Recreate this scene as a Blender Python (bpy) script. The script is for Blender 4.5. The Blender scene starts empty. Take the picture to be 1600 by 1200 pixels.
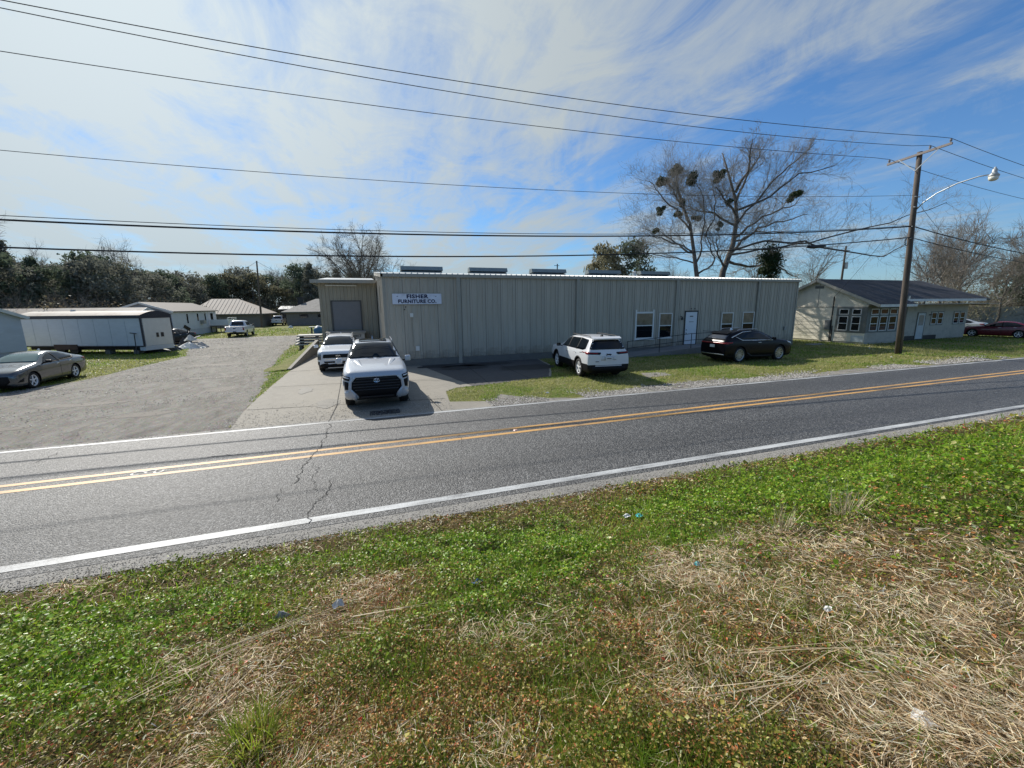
import bpy, bmesh, math, random
import numpy as np
from mathutils import Vector, Matrix
from mathutils.bvhtree import BVHTree
from mathutils.geometry import delaunay_2d_cdt
random.seed(7); rng = np.random.default_rng(11)
SC = bpy.context.scene; COL = SC.collection
PI = math.pi

# ------------------------------------------------------------------ camera
EYE = 3.15
fpx = 640.0; pit = math.atan(122/640.0); rol = 0.0103
up = Vector((-math.sin(rol)*math.cos(pit), math.cos(rol)*math.cos(pit), math.sin(pit)))
vx = 1860.0
vyy = -(vx*up.x - fpx*up.z)/up.y
Xc = Vector((vx, vyy, -fpx)).normalized(); Yc = up.cross(Xc)
cam_d = bpy.data.cameras.new('camera'); cam = bpy.data.objects.new('camera', cam_d); COL.objects.link(cam)
cam_d.sensor_width = 36.0; cam_d.lens = 36.0*fpx/1600.0; cam_d.clip_start = 0.05; cam_d.clip_end = 3000
cam.matrix_world = Matrix.Translation((0, 0, EYE)) @ Matrix((Xc, Yc, up)).to_4x4()
SC.camera = cam

# ------------------------------------------------------------------ sun, sky, exposure
sdir = Vector((-0.41, 1.0, 0.0)).normalized()
elev = math.radians(35.5)
S = Vector((sdir.x*math.cos(elev), sdir.y*math.cos(elev), math.sin(elev)))
sun_d = bpy.data.lights.new('sun', 'SUN'); sun_d.energy = 5.0; sun_d.angle = math.radians(0.5); sun_d.color = (1.0, 0.955, 0.88)
sun = bpy.data.objects.new('sun', sun_d); COL.objects.link(sun)
sun.rotation_euler = S.to_track_quat('Z', 'Y').to_euler(); sun.location = (-20, 40, 60)
SC.view_settings.view_transform = 'Standard'; SC.view_settings.look = 'None'
SC.view_settings.exposure = 0.22; SC.view_settings.gamma = 1.0; SC.view_settings.use_curve_mapping = False
W = bpy.data.worlds.new('World'); SC.world = W; W.use_nodes = True
nt = W.node_tree; nt.nodes.clear()
def N(t, typ, **kw):
    n = t.nodes.new(typ)
    for k, v in kw.items():
        if k.startswith('i_'): n.inputs[k[2:].replace('_', ' ')].default_value = v
        else: setattr(n, k, v)
    return n
def math_node(t, op, a, b=None, c=None, clamp=False):
    n = t.nodes.new('ShaderNodeMath'); n.operation = op; n.use_clamp = clamp
    for i, v in enumerate((a, b, c)):
        if v is None: continue
        if isinstance(v, (int, float)): n.inputs[i].default_value = v
        else: t.links.new(v, n.inputs[i])
    return n.outputs[0]
def ramp(t, fac, stops, interp='LINEAR'):
    n = t.nodes.new('ShaderNodeValToRGB'); cr = n.color_ramp; cr.interpolation = interp
    while len(cr.elements) < len(stops): cr.elements.new(0.5)
    for e, (p, c) in zip(cr.elements, stops):
        e.position = p; e.color = c if len(c) == 4 else (*c, 1)
    t.links.new(fac, n.inputs[0]); return n.outputs[0]
def mixc(t, fac, a, b, mode='MIX'):
    n = t.nodes.new('ShaderNodeMix'); n.data_type = 'RGBA'; n.blend_type = mode
    for v, i in ((fac, 0), (a, 6), (b, 7)):
        if isinstance(v, (int, float)): n.inputs[i].default_value = v
        elif isinstance(v, tuple): n.inputs[i].default_value = v if len(v) == 4 else (*v, 1)
        else: t.links.new(v, n.inputs[i])
    return n.outputs[2]
sky = N(nt, 'ShaderNodeTexSky', sky_type='NISHITA', sun_disc=False)
sky.sun_elevation = elev; sky.sun_rotation = math.atan2(S.x, S.y)
sky.air_density = 1.0; sky.dust_density = 0.15; sky.ozone_density = 3.2
tc = N(nt, 'ShaderNodeTexCoord'); sep = N(nt, 'ShaderNodeSeparateXYZ'); nt.links.new(tc.outputs['Generated'], sep.inputs[0])
zz = math_node(nt, 'ADD', math_node(nt, 'MAXIMUM', sep.outputs[2], 0.0), 0.10)
px = math_node(nt, 'DIVIDE', sep.outputs[0], zz); py = math_node(nt, 'DIVIDE', sep.outputs[1], zz)
cmb = N(nt, 'ShaderNodeCombineXYZ'); nt.links.new(px, cmb.inputs[0]); nt.links.new(py, cmb.inputs[1])
def noise(t, vec, scale, detail=6, rough=0.6, dist=0.0, rot=0.0, sc=(1, 1, 1), loc=(0, 0, 0)):
    m = N(t, 'ShaderNodeMapping'); m.inputs['Scale'].default_value = sc; m.inputs['Rotation'].default_value = (0, 0, rot); m.inputs['Location'].default_value = loc
    t.links.new(vec, m.inputs[0])
    n = N(t, 'ShaderNodeTexNoise'); n.inputs['Scale'].default_value = scale; n.inputs['Detail'].default_value = detail
    n.inputs['Roughness'].default_value = rough; n.inputs['Distortion'].default_value = dist
    t.links.new(m.outputs[0], n.inputs['Vector']); return n.outputs['Fac']
big = noise(nt, cmb.outputs[0], 0.42, 4, 0.5, 0.8, loc=(1.9, 0.3, 0))
strk = noise(nt, cmb.outputs[0], 1.5, 7, 0.62, 0.35, rot=0.3, sc=(1.15, 0.24, 1), loc=(5.0, 2.0, 0))
strk2 = noise(nt, cmb.outputs[0], 3.4, 6, 0.65, 0.5, rot=0.5, sc=(1.0, 0.30, 1), loc=(2.0, 8.0, 0))
fine = noise(nt, cmb.outputs[0], 2.2, 8, 0.68, 1.1, rot=0.5, sc=(1, 0.7, 1), loc=(1, 7, 0))
# thin cirrus veil, thicker towards the sun
dt = N(nt, 'ShaderNodeVectorMath', operation='DOT_PRODUCT'); nt.links.new(tc.outputs['Generated'], dt.inputs[0]); dt.inputs[1].default_value = S
g = math_node(nt, 'MAXIMUM', dt.outputs['Value'], 0.0)
veil = math_node(nt, 'MULTIPLY', math_node(nt, 'POWER', g, 1.6), 0.66)
cov = math_node(nt, 'ADD', math_node(nt, 'ADD', math_node(nt, 'MULTIPLY', big, 1.25), math_node(nt, 'MULTIPLY', strk, 1.25)), math_node(nt, 'ADD', math_node(nt, 'MULTIPLY', fine, 1.05), math_node(nt, 'MULTIPLY', strk2, 0.55)))
cov = math_node(nt, 'ADD', cov, veil)
covr = ramp(nt, math_node(nt, 'MULTIPLY', math_node(nt, 'SUBTRACT', cov, 1.93), 0.85), [(0.05, (0.03,)*3), (0.20, (0.20,)*3), (0.36, (0.60,)*3), (0.58, (0.95,)*3)], 'LINEAR')
glow = math_node(nt, 'MULTIPLY_ADD', math_node(nt, 'POWER', g, 6.0), 2.3, 3.6)
cc = N(nt, 'ShaderNodeVectorMath', operation='SCALE'); cc.inputs[0].default_value = (0.90, 1.0, 1.03); nt.links.new(glow, cc.inputs['Scale'])
skyb = mixc(nt, 1.0, sky.outputs[0], (0.38, 0.67, 0.92), 'MULTIPLY')
skyc = mixc(nt, covr, skyb, cc.outputs[0])
hz = math_node(nt, 'MULTIPLY', math_node(nt, 'POWER', 2.718, math_node(nt, 'MULTIPLY', math_node(nt, 'MAXIMUM', sep.outputs[2], 0.0), -8.5)), 0.70)
hc = N(nt, 'ShaderNodeVectorMath', operation='SCALE'); hc.inputs[0].default_value = (0.68, 0.87, 0.98); nt.links.new(glow, hc.inputs['Scale'])
skyc = mixc(nt, hz, skyc, hc.outputs[0])
bg = N(nt, 'ShaderNodeBackground'); bg.inputs[1].default_value = 0.125; nt.links.new(skyc, bg.inputs[0])
wo = N(nt, 'ShaderNodeOutputWorld'); nt.links.new(bg.outputs[0], wo.inputs[0])

# ------------------------------------------------------------------ helpers
class MB:
    def __init__(s): s.v = []; s.f = []; s.m = []
    def add(s, vs, fs, mi=0):
        o = len(s.v); s.v += [tuple(v) for v in vs]; s.f += [tuple(i+o for i in f) for f in fs]; s.m += [mi]*len(fs); return s
    def hexa(s, p, mi=0):   # 8 points: bottom ring 0-3, top ring 4-7
        return s.add(p, [(3,2,1,0),(4,5,6,7),(0,1,5,4),(1,2,6,5),(2,3,7,6),(3,0,4,7)], mi)
    def box(s, x0, x1, y0, y1, z0, z1, mi=0):
        return s.hexa([(x0,y0,z0),(x1,y0,z0),(x1,y1,z0),(x0,y1,z0),(x0,y0,z1),(x1,y0,z1),(x1,y1,z1),(x0,y1,z1)], mi)
    def obox(s, c, size, M=None, mi=0):
        M = M or Matrix.Identity(3); hx, hy, hz = (k/2 for k in size); c = Vector(c)
        pts = [c + M @ Vector((a*hx, b*hy, d*hz)) for d in (-1, 1) for a, b in ((-1,-1),(1,-1),(1,1),(-1,1))]
        return s.hexa(pts, mi)
    def beam(s, a, b, w, h, mi=0):
        a, b = Vector(a), Vector(b); d = (b-a); L = d.length; x = d.normalized()
        ref = Vector((0,0,1)) if abs(x.z) < 0.95 else Vector((0,1,0))
        y = ref.cross(x).normalized(); z = x.cross(y)
        M = Matrix((x, y, z)).transposed(); return s.obox((a+b)/2, (L, w, h), M, mi)
    def tube(s, pts, rad, n=6, mi=0, caps=True):
        pts = [Vector(p) for p in pts]; k = len(pts); rad = [rad]*k if isinstance(rad, (int, float)) else rad
        vs = []; prev = None
        for i, p in enumerate(pts):
            t = (pts[min(i+1, k-1)] - pts[max(i-1, 0)]).normalized()
            if prev is None:
                r = Vector((0,0,1)) if abs(t.z) < 0.9 else Vector((1,0,0)); u = t.cross(r).normalized()
            else: u = (prev - t*prev.dot(t)).normalized()
            prev = u; w = t.cross(u)
            for j in range(n):
                a = 2*PI*j/n; vs.append(p + (u*math.cos(a) + w*math.sin(a))*rad[i])
        fs = [(i*n+j, i*n+(j+1)%n, (i+1)*n+(j+1)%n, (i+1)*n+j) for i in range(k-1) for j in range(n)]
        if caps: fs += [tuple(range(n-1, -1, -1)), tuple((k-1)*n+j for j in range(n))]
        return s.add(vs, fs, mi)
    def prism(s, poly, z0, z1, mi=0):
        n = len(poly); vs = [(x, y, z0) for x, y in poly] + [(x, y, z1) for x, y in poly]
        return s.add(vs, [tuple(range(n-1,-1,-1)), tuple(range(n, 2*n))] + [(i, (i+1)%n, n+(i+1)%n, n+i) for i in range(n)], mi)
    def lathe(s, c, prof, n=24, axis='y', mi=0, caps=True):   # prof: (offset along axis, radius)
        vs = []; k = len(prof)
        for (a, r) in prof:
            for j in range(n):
                t = 2*PI*j/n; ca, sa = math.cos(t)*r, math.sin(t)*r
                vs.append((c[0]+ca, c[1]+a, c[2]+sa) if axis == 'y' else (c[0]+ca, c[1]+sa, c[2]+a) if axis == 'z' else (c[0]+a, c[1]+ca, c[2]+sa))
        fs = [(i*n+j, i*n+(j+1)%n, (i+1)*n+(j+1)%n, (i+1)*n+j) for i in range(k-1) for j in range(n)]
        if caps: fs += [tuple(range(n)), tuple((k-1)*n+j for j in range(n))]
        return s.add(vs, fs, mi)
    def quad(s, a, b, c, d, mi=0): return s.add([a, b, c, d], [(0,1,2,3)], mi)
    def build(s, name, mats, parent=None, smooth=False, fix=True):
        me = bpy.data.meshes.new(name); me.from_pydata(s.v, [], s.f)
        mats = mats if isinstance(mats, (list, tuple)) else [mats]
        for m in mats: me.materials.append(m)
        if len(mats) > 1: me.polygons.foreach_set('material_index', s.m)
        if fix:
            bm = bmesh.new(); bm.from_mesh(me); bmesh.ops.recalc_face_normals(bm, faces=bm.faces); bm.to_mesh(me); bm.free()
        if smooth: me.polygons.foreach_set('use_smooth', [True]*len(me.polygons))
        me.update()
        return link(name, me, parent)
def link(name, me, parent=None):
    o = bpy.data.objects.new(name, me); COL.objects.link(o)
    if parent is not None: o.parent = parent
    return o
def tag(o, label, cat, group=None, kind=None):
    if label: o['label'] = label
    if cat: o['category'] = cat
    if group: o['group'] = group
    if kind: o['kind'] = kind
    return o
def thing(name, label, cat, loc=(0,0,0), rz=0, group=None):
    o = bpy.data.objects.new(name, None); COL.objects.link(o); o.location = loc; o.rotation_euler = (0,0,rz); o.empty_display_size = .3
    return tag(o, label, cat, group)
def struct(o, label=None):
    o['kind'] = 'structure'
    if label: o['label'] = label
    return o
def np_mesh(name, V, F, mat, parent=None, tint=None, smooth=False):
    """V (n,3), F (m,k) ints"""
    me = bpy.data.meshes.new(name); n, k = F.shape
    me.vertices.add(len(V)); me.vertices.foreach_set('co', np.asarray(V, np.float32).ravel())
    me.loops.add(n*k); me.loops.foreach_set('vertex_index', F.astype(np.int32).ravel())
    me.polygons.add(n); me.polygons.foreach_set('loop_start', np.arange(0, n*k, k, dtype=np.int32))
    if smooth: me.polygons.foreach_set('use_smooth', np.ones(n, bool))
    me.update(calc_edges=True)
    if tint is not None:
        a = me.color_attributes.new('tint', 'FLOAT_COLOR', 'POINT')
        a.data.foreach_set('color', np.concatenate([tint, np.ones((len(tint), 1))], 1).astype(np.float32).ravel())
    me.materials.append(mat)
    return link(name, me, parent)
def smooth_noise(x, y, seed=0):
    xi = np.floor(x).astype(np.int64); yi = np.floor(y).astype(np.int64); fx = x-xi; fy = y-yi
    fx = fx*fx*(3-2*fx); fy = fy*fy*(3-2*fy)
    def h(a, b):
        n = (a*374761393 + b*668265263 + seed*974711) & 0x7fffffff
        n = ((n ^ (n >> 13))*1274126177) & 0x7fffffff
        n = (n ^ (n >> 16)) & 0xffff
        return n/65535.0
    return (h(xi,yi)*(1-fx)+h(xi+1,yi)*fx)*(1-fy) + (h(xi,yi+1)*(1-fx)+h(xi+1,yi+1)*fx)*fy
def fbm(x, y, seed=0, oct=4, gain=.5):
    s = 0; a = 1; t = 0
    for o in range(oct):
        s = s + a*smooth_noise(x*2**o, y*2**o, seed+o*17); t += a; a *= gain
    return s/t
def nz1(x, seed=0): return float(fbm(np.array([x], float), np.array([seed*3.7+.3]), seed)[0])

# ------------------------------------------------------------------ materials
MATS = {}
def pbr(name, col, rough=0.6, metal=0.0, var=0.12, vs=3.0, bump=0.0, bs=40.0, dirt=None, dirt_amt=0.0, ds=1.2, spec=0.5, coat=0.0, stretch=(1,1,1), coord='Object', rnd=0.0, splash=None):
    if name in MATS: return MATS[name]
    m = bpy.data.materials.new(name); m.use_nodes = True; t = m.node_tree; b = t.nodes['Principled BSDF']
    b.inputs['Roughness'].default_value = rough; b.inputs['Metallic'].default_value = metal
    b.inputs['Specular IOR Level'].default_value = spec; b.inputs['Coat Weight'].default_value = coat; b.inputs['Coat Roughness'].default_value = .04
    co = N(t, 'ShaderNodeTexCoord')
    n1 = noise(t, co.outputs[coord], vs, 5, .6, sc=stretch)
    lo = tuple(c*(1-var) for c in col); hi = tuple(min(1, c*(1+var)) for c in col)
    c = ramp(t, n1, [(0.3, lo), (0.7, hi)])
    if rnd:
        oi = N(t, 'ShaderNodeObjectInfo'); c = mixc(t, 1.0, c, ramp(t, oi.outputs['Random'], [(0, (1-rnd,)*3), (1, (1+rnd,)*3)]), 'MULTIPLY')
    if dirt:
        n2 = noise(t, co.outputs[coord], ds, 7, .68, .4, sc=stretch, loc=(4,2,1))
        f = ramp(t, n2, [(0.5, (0,0,0)), (0.72, (dirt_amt,)*3)])
        c = mixc(t, f, c, dirt)
    if splash:   # mud splashed up the foot of the wall
        sz_ = N(t, 'ShaderNodeSeparateXYZ'); t.links.new(co.outputs['Object'], sz_.inputs[0]); n5 = noise(t, co.outputs['Object'], 1.7, 6, .7)
        f = ramp(t, math_node(t, 'MULTIPLY_ADD', sz_.outputs[2], -.9, math_node(t, 'MULTIPLY', n5, 2.2)), [(.35, (0,0,0)), (.95, (.75,)*3)]); c = mixc(t, f, c, splash)
    t.links.new(c, b.inputs['Base Color'])
    if bump:
        bp = N(t, 'ShaderNodeBump'); bp.inputs['Strength'].default_value = bump; bp.inputs['Distance'].default_value = .02
        t.links.new(noise(t, co.outputs[coord], bs, 4, .6, sc=stretch), bp.inputs['Height']); t.links.new(bp.outputs[0], b.inputs['Normal'])
    MATS[name] = m; return m
def glassm(name, col=(0.008,0.011,0.014), rough=0.03, spec=0.4):
    if name in MATS: return MATS[name]
    m = bpy.data.materials.new(name); m.use_nodes = True; b = m.node_tree.nodes['Principled BSDF']
    b.inputs['Base Color'].default_value = (*col, 1); b.inputs['Roughness'].default_value = rough; b.inputs['Specular IOR Level'].default_value = spec
    MATS[name] = m; return m
def leafm(name, col=None, trans=0.45, rough=.55, tintmul=1.0):
    if name in MATS: return MATS[name]
    m = bpy.data.materials.new(name); m.use_nodes = True; t = m.node_tree; t.nodes.clear()
    out = N(t, 'ShaderNodeOutputMaterial')
    if col is None:
        a = N(t, 'ShaderNodeVertexColor', layer_name='tint'); c = a.outputs[0]
    else:
        co = N(t, 'ShaderNodeTexCoord'); n1 = noise(t, co.outputs['Object'], .8, 4, .6)
        c = ramp(t, n1, [(0.3, tuple(x*.6 for x in col)), (0.7, tuple(x*1.35 for x in col))])
    b = N(t, 'ShaderNodeBsdfPrincipled'); b.inputs['Roughness'].default_value = rough; b.inputs['Specular IOR Level'].default_value = .3
    t.links.new(c, b.inputs['Base Color'])
    tr = N(t, 'ShaderNodeBsdfTranslucent'); t.links.new(mixc(t, .35, c, (0.30, 0.42, 0.02), 'MIX') if col is None and trans > .4 else c, tr.inputs[0])
    mx = N(t, 'ShaderNodeMixShader'); mx.inputs[0].default_value = trans
    t.links.new(b.outputs[0], mx.inputs[1]); t.links.new(tr.outputs[0], mx.inputs[2]); t.links.new(mx.outputs[0], out.inputs[0])
    MATS[name] = m; return m
def textmesh(name, txt, size, mat, parent, M, bold=0.0, sx=1.0, align='CENTER', spacing=1.0, depth=.004):
    cu = bpy.data.curves.new(name, 'FONT'); cu.body = txt; cu.size = size; cu.align_x = align; cu.align_y = 'CENTER'
    cu.offset = bold; cu.extrude = depth; cu.space_character = spacing; cu.resolution_u = 3
    tmp = bpy.data.objects.new('tmp', cu); COL.objects.link(tmp)
    me = bpy.data.meshes.new_from_object(tmp.evaluated_get(bpy.context.evaluated_depsgraph_get())) ; bpy.data.objects.remove(tmp)
    me.transform(M @ Matrix.Diagonal((sx, 1, 1, 1))); me.materials.clear(); me.materials.append(mat); me.name = name
    return link(name, me, parent)

# ================================================================== GROUND, ROAD, YARD
def inpoly(x, y, poly):
    x = np.asarray(x); y = np.asarray(y); ins = np.zeros(x.shape, bool); n = len(poly)
    for i in range(n):
        x0, y0 = poly[i]; x1, y1 = poly[(i+1) % n]
        if y0 == y1: continue
        c = ((y0 > y) != (y1 > y)) & (x < (x1-x0)*(y-y0)/(y1-y0)+x0); ins ^= c
    return ins
def ragged(poly, step=.25, amp=.12, seed=1, keep=None):
    out = []; n = len(poly); k = 0
    for i in range(n):
        a = np.array(poly[i]); b = np.array(poly[(i+1) % n]); L = np.linalg.norm(b-a); m = max(1, int(L/step))
        nrm = np.array([-(b-a)[1], (b-a)[0]])/max(L, 1e-6)
        for j in range(m):
            p = a+(b-a)*j/m
            if keep is None or not keep(p):
                p = p + nrm*amp*2*(nz1(k*.55, seed)-.5) + nrm*amp*(nz1(k*1.9, seed+5)-.5)
            out.append((float(p[0]), float(p[1]))); k += 1
    return out
def sheet(name, poly, z, mat):
    bm = bmesh.new(); vs = [bm.verts.new((x, y, z)) for x, y in poly]
    f = bm.faces.new(vs); bmesh.ops.triangulate(bm, faces=[f])
    bmesh.ops.recalc_face_normals(bm, faces=bm.faces)
    me = bpy.data.meshes.new(name); bm.to_mesh(me); bm.free(); me.materials.append(mat)
    if me.polygons and me.polygons[0].normal.z < 0: me.flip_normals()
    return struct(link(name, me))

def world_tex(t): return N(t, 'ShaderNodeTexCoord').outputs['Object']
def ground_mat():
    m = bpy.data.materials.new('lawn'); m.use_nodes = True; t = m.node_tree; b = t.nodes['Principled BSDF']; o = world_tex(t)
    n1 = noise(t, o, .42, 6, .7, .6, sc=(.7,1.3,1)); n2 = noise(t, o, 2.3, 7, .75, .4, sc=(.6,1.2,1)); n3 = noise(t, o, 30.0, 4, .75)
    c = ramp(t, n1, [(.36, (.085,.15,.022)), (.48, (.17,.20,.045)), (.58, (.33,.29,.13)), (.68, (.24,.20,.12))])
    c = mixc(t, .55, c, ramp(t, n2, [(.36, (.05,.075,.015)), (.5, (.18,.21,.055)), (.64, (.42,.38,.18))]))
    c = mixc(t, .45, c, ramp(t, n3, [(.35, (.03,.04,.012)), (.7, (.38,.36,.15))]))
    t.links.new(c, b.inputs['Base Color']); b.inputs['Roughness'].default_value = .95; b.inputs['Specular IOR Level'].default_value = .1
    bp = N(t, 'ShaderNodeBump'); bp.inputs['Strength'].default_value = .8; bp.inputs['Distance'].default_value = .05
    t.links.new(n3, bp.inputs['Height']); t.links.new(bp.outputs[0], b.inputs['Normal']); return m
def gravel_mat():
    m = bpy.data.materials.new('gravel'); m.use_nodes = True; t = m.node_tree; b = t.nodes['Principled BSDF']; o = world_tex(t)
    n1 = noise(t, o, .55, 7, .7, .9, sc=(1.2,.45,1)); n2 = noise(t, o, 2.0, 7, .75, .8, sc=(1.3,.55,1)); n3 = noise(t, o, 55.0, 3, .75)
    v = N(t, 'ShaderNodeTexVoronoi'); v.inputs['Scale'].default_value = 26; t.links.new(o, v.inputs['Vector'])
    c = ramp(t, n1, [(.34, (.095,.08,.062)), (.44, (.24,.215,.175)), (.54, (.38,.355,.31)), (.64,(.20,.17,.13))])
    c = mixc(t, .5, c, ramp(t, n2, [(.38, (.065,.052,.038)), (.5, (.27,.24,.195)), (.62, (.50,.47,.41))]))
    c = mixc(t, .4, c, ramp(t, n3, [(.3, (.09,.085,.07)), (.7, (.50,.48,.44))]))
    c = mixc(t, .25, c, mixc(t, 1.0, (.30,.28,.25), v.outputs['Color'], 'MULTIPLY'))
    t.links.new(c, b.inputs['Base Color']); b.inputs['Roughness'].default_value = .92; b.inputs['Specular IOR Level'].default_value = .2
    h = math_node(t, 'ADD', math_node(t, 'MULTIPLY', n2, 1.0), math_node(t, 'MULTIPLY', n3, .4))
    bp = N(t, 'ShaderNodeBump'); bp.inputs['Strength'].default_value = .9; bp.inputs['Distance'].default_value = .06
    t.links.new(h, bp.inputs['Height']); t.links.new(bp.outputs[0], b.inputs['Normal']); return m
def asphalt_mat(name='asphalt', base=.062, contrast=1.0, bands=True):
    m = bpy.data.materials.new(name); m.use_nodes = True; t = m.node_tree; b = t.nodes['Principled BSDF']; o = world_tex(t)
    n1 = noise(t, o, .5, 6, .6, .4, sc=(.35,1.2,1)); n3 = noise(t, o, 75.0, 2, .8); n2 = noise(t, o, 6, 6, .7)
    v = N(t, 'ShaderNodeTexVoronoi'); v.inputs['Scale'].default_value = 46; t.links.new(o, v.inputs['Vector'])
    k = base
    c = ramp(t, n1, [(.3, (k*.86, k*.89, k*.92)), (.7, (k*1.18, k*1.19, k*1.17))])
    c = mixc(t, .5, c, ramp(t, n2, [(.3, (k*.7,)*3), (.7, (k*1.3,)*3)]))
    sp = N(t, 'ShaderNodeSeparateColor'); t.links.new(v.outputs['Color'], sp.inputs[0])
    c = mixc(t, math_node(t, 'MULTIPLY', ramp(t, sp.outputs[0], [(.55, (0,0,0)), (.95, (1,1,1))]), .85*contrast), c, (.29,.285,.275))
    c = mixc(t, math_node(t, 'MULTIPLY', ramp(t, n3, [(.38, (1,1,1)), (.55, (0,0,0))]), .5*contrast), c, (.012,.013,.014))
    if bands:   # oily strip down each lane, polished wheel paths
        s = N(t, 'ShaderNodeSeparateXYZ'); t.links.new(o, s.inputs[0])
        w = math_node(t, 'ADD', s.outputs[1], math_node(t, 'MULTIPLY', noise(t, o, .25, 3, .5), .35))
        f = ramp(t, math_node(t, 'DIVIDE', math_node(t, 'SUBTRACT', w, 6.0), 6.4), [(0, (.1,)*3), (.10, (.0,)*3), (.25, (.55,)*3), (.40, (.0,)*3), (.58, (.1,)*3), (.64, (.0,)*3), (.80, (.5,)*3), (.93, (.05,)*3)], 'EASE')
        c = mixc(t, math_node(t, 'MULTIPLY', f, .55), c, (k*.42, k*.43, k*.45))
    t.links.new(c, b.inputs['Base Color']); b.inputs['Specular IOR Level'].default_value = .5
    t.links.new(ramp(t, n3, [(.3, (.42,)*3), (.7, (.66,)*3)]), b.inputs['Roughness'])
    bp = N(t, 'ShaderNodeBump'); bp.inputs['Strength'].default_value = .85; bp.inputs['Distance'].default_value = .012
    t.links.new(math_node(t, 'ADD', n3, math_node(t, 'MULTIPLY', v.outputs['Distance'], -1.2)), bp.inputs['Height']); t.links.new(bp.outputs[0], b.inputs['Normal']); return m
def paint_mat(name, col, worn=.5, dark=(.10,.10,.10)):
    m = bpy.data.materials.new(name); m.use_nodes = True; t = m.node_tree; b = t.nodes['Principled BSDF']; o = world_tex(t)
    n1 = noise(t, o, 1.3, 6, .7, sc=(.5,2,1)); n3 = noise(t, o, 60.0, 2, .8)
    f = math_node(t, 'ADD', math_node(t, 'MULTIPLY', n1, .7), math_node(t, 'MULTIPLY', n3, .5))
    f = ramp(t, f, [(.62-.12*worn, (0,0,0)), (.86-.12*worn, (worn,)*3)])
    c = mixc(t, f, (*col, 1), (*dark, 1)); t.links.new(c, b.inputs['Base Color']); b.inputs['Roughness'].default_value = .6; return m
def concrete_mat(name='concrete', col=(.285,.26,.215), bump=.5):
    m = bpy.data.materials.new(name); m.use_nodes = True; t = m.node_tree; b = t.nodes['Principled BSDF']; o = world_tex(t)
    n1 = noise(t, o, .6, 7, .7, .6); n2 = noise(t, o, 4, 7, .72); n3 = noise(t, o, 70.0, 2, .8)
    lo = tuple(x*.62 for x in col); hi = tuple(x*1.14 for x in col)
    c = ramp(t, n1, [(.3, lo), (.5, col), (.72, hi)])
    c = mixc(t, .4, c, ramp(t, n2, [(.3, lo), (.7, hi)])); c = mixc(t, .25, c, ramp(t, n3, [(.3, tuple(x*.4 for x in col)), (.7, tuple(x*1.3 for x in col))]))
    t.links.new(c, b.inputs['Base Color']); b.inputs['Roughness'].default_value = .85
    bp = N(t, 'ShaderNodeBump'); bp.inputs['Strength'].default_value = bump; bp.inputs['Distance'].default_value = .015
    t.links.new(math_node(t, 'ADD', n2, math_node(t, 'MULTIPLY', n3, .5)), bp.inputs['Height']); t.links.new(bp.outputs[0], b.inputs['Normal']); return m
M_lawn = ground_mat(); M_gravel = gravel_mat(); M_asph = asphalt_mat('asphalt', .047, 1.0); M_pad = concrete_mat('old_asphalt', (.085,.082,.08), .5); M_conc = concrete_mat()
M_should = concrete_mat('shoulder_concrete', (.30,.285,.255), .9)
M_white = paint_mat('road_white', (.54,.55,.54), .9); M_yel = paint_mat('road_yellow', (.66,.36,.10), .8)
M_crack = pbr('crack_tar', (.012,.012,.012), .9)

gm = MB(); gx = [-900,-200,-60,-20,0,20,60,200,900]; gy = [5.6,12,20,30,50,90,200,1500]
for i in range(len(gx)-1):
    for j in range(len(gy)-1): gm.quad((gx[i],gy[j],0),(gx[i+1],gy[j],0),(gx[i+1],gy[j+1],0),(gx[i],gy[j+1],0))
struct(gm.build('ground', M_lawn, fix=False), 'flat lawn of thin winter grass running back to the trees')

LANE = [(-24,12.0),(-8.16,12.0),(-5.98,12.0),(-4.04,12.0),(-3.6,12.0),(-3.79,14.73),(-3.99,17.05),(-4.3,19.63),(-4.96,24.87),(-5.63,31.53),(-6.22,39.41),(-5.88,45.97),(-4.79,48.22),(-5.34,54.04),(-10.09,54.14),(-14.26,53.03),(-17.72,52.81),(-20.16,50.48),(-14.2,41.22),(-11.82,33.92),(-12.2,28.14),(-12.39,24.35),(-13.89,20.87),(-15.95,19.2),(-24,18.2)]
CONC = [(-3.58,12.0),(-3.76,13.89),(-3.84,15.49),(-3.88,17.76),(-3.88,19.78),(-3.84,23.67),(-3.4,32.9),(1.1,32.9),(1.1,22.6),(9.6,22.6),(9.22,20.03),(7.74,16.66),(4.44,15.86),(3.14,15.68),(2.65,15.09),(2.46,13.36),(3.63,12.99),(4.86,12.0)]
PAD = [(2.6,22.55),(9.5,22.55),(9.1,20.0),(7.6,16.7),(4.6,15.95),(3.85,15.75)]
GR = {'gravel_patch': ([(3.63,12.0),(3.9,12.99),(4.4,13.9),(5.3,12.9),(6.23,12.6),(6.9,12.0)], [(7.2,12.0),(7.79,12.5),(10.42,13.2),(13.19,13.3),(17.07,12.6),(21.75,13.0),(25.6,12.6),(28.5,12.0)], [(11.91,15.87),(13.11,15.56),(12.89,14.87),(11.42,14.76)])}
k12 = lambda p: p[1] < 12.05
struct(sheet('gravel_lane', ragged(LANE, .3, .28, 3, k12), .004, M_gravel)).__setitem__('label', 'rutted grey gravel lane leading back between the trailers and the warehouse')
sheet('driveway', ragged(CONC, .4, .03, 9), .008, M_conc)['label'] = 'weathered tan concrete driveway in front of the warehouse'
sheet('parking_pad', ragged(PAD, .4, .05, 4), .012, M_pad)['label'] = 'dark stained asphalt parking pad along the warehouse wall'
for i, p in enumerate(GR['gravel_patch']): sheet('gravel_patch', ragged(p, .15, .16, 20+i, k12), .004, M_gravel)
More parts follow.
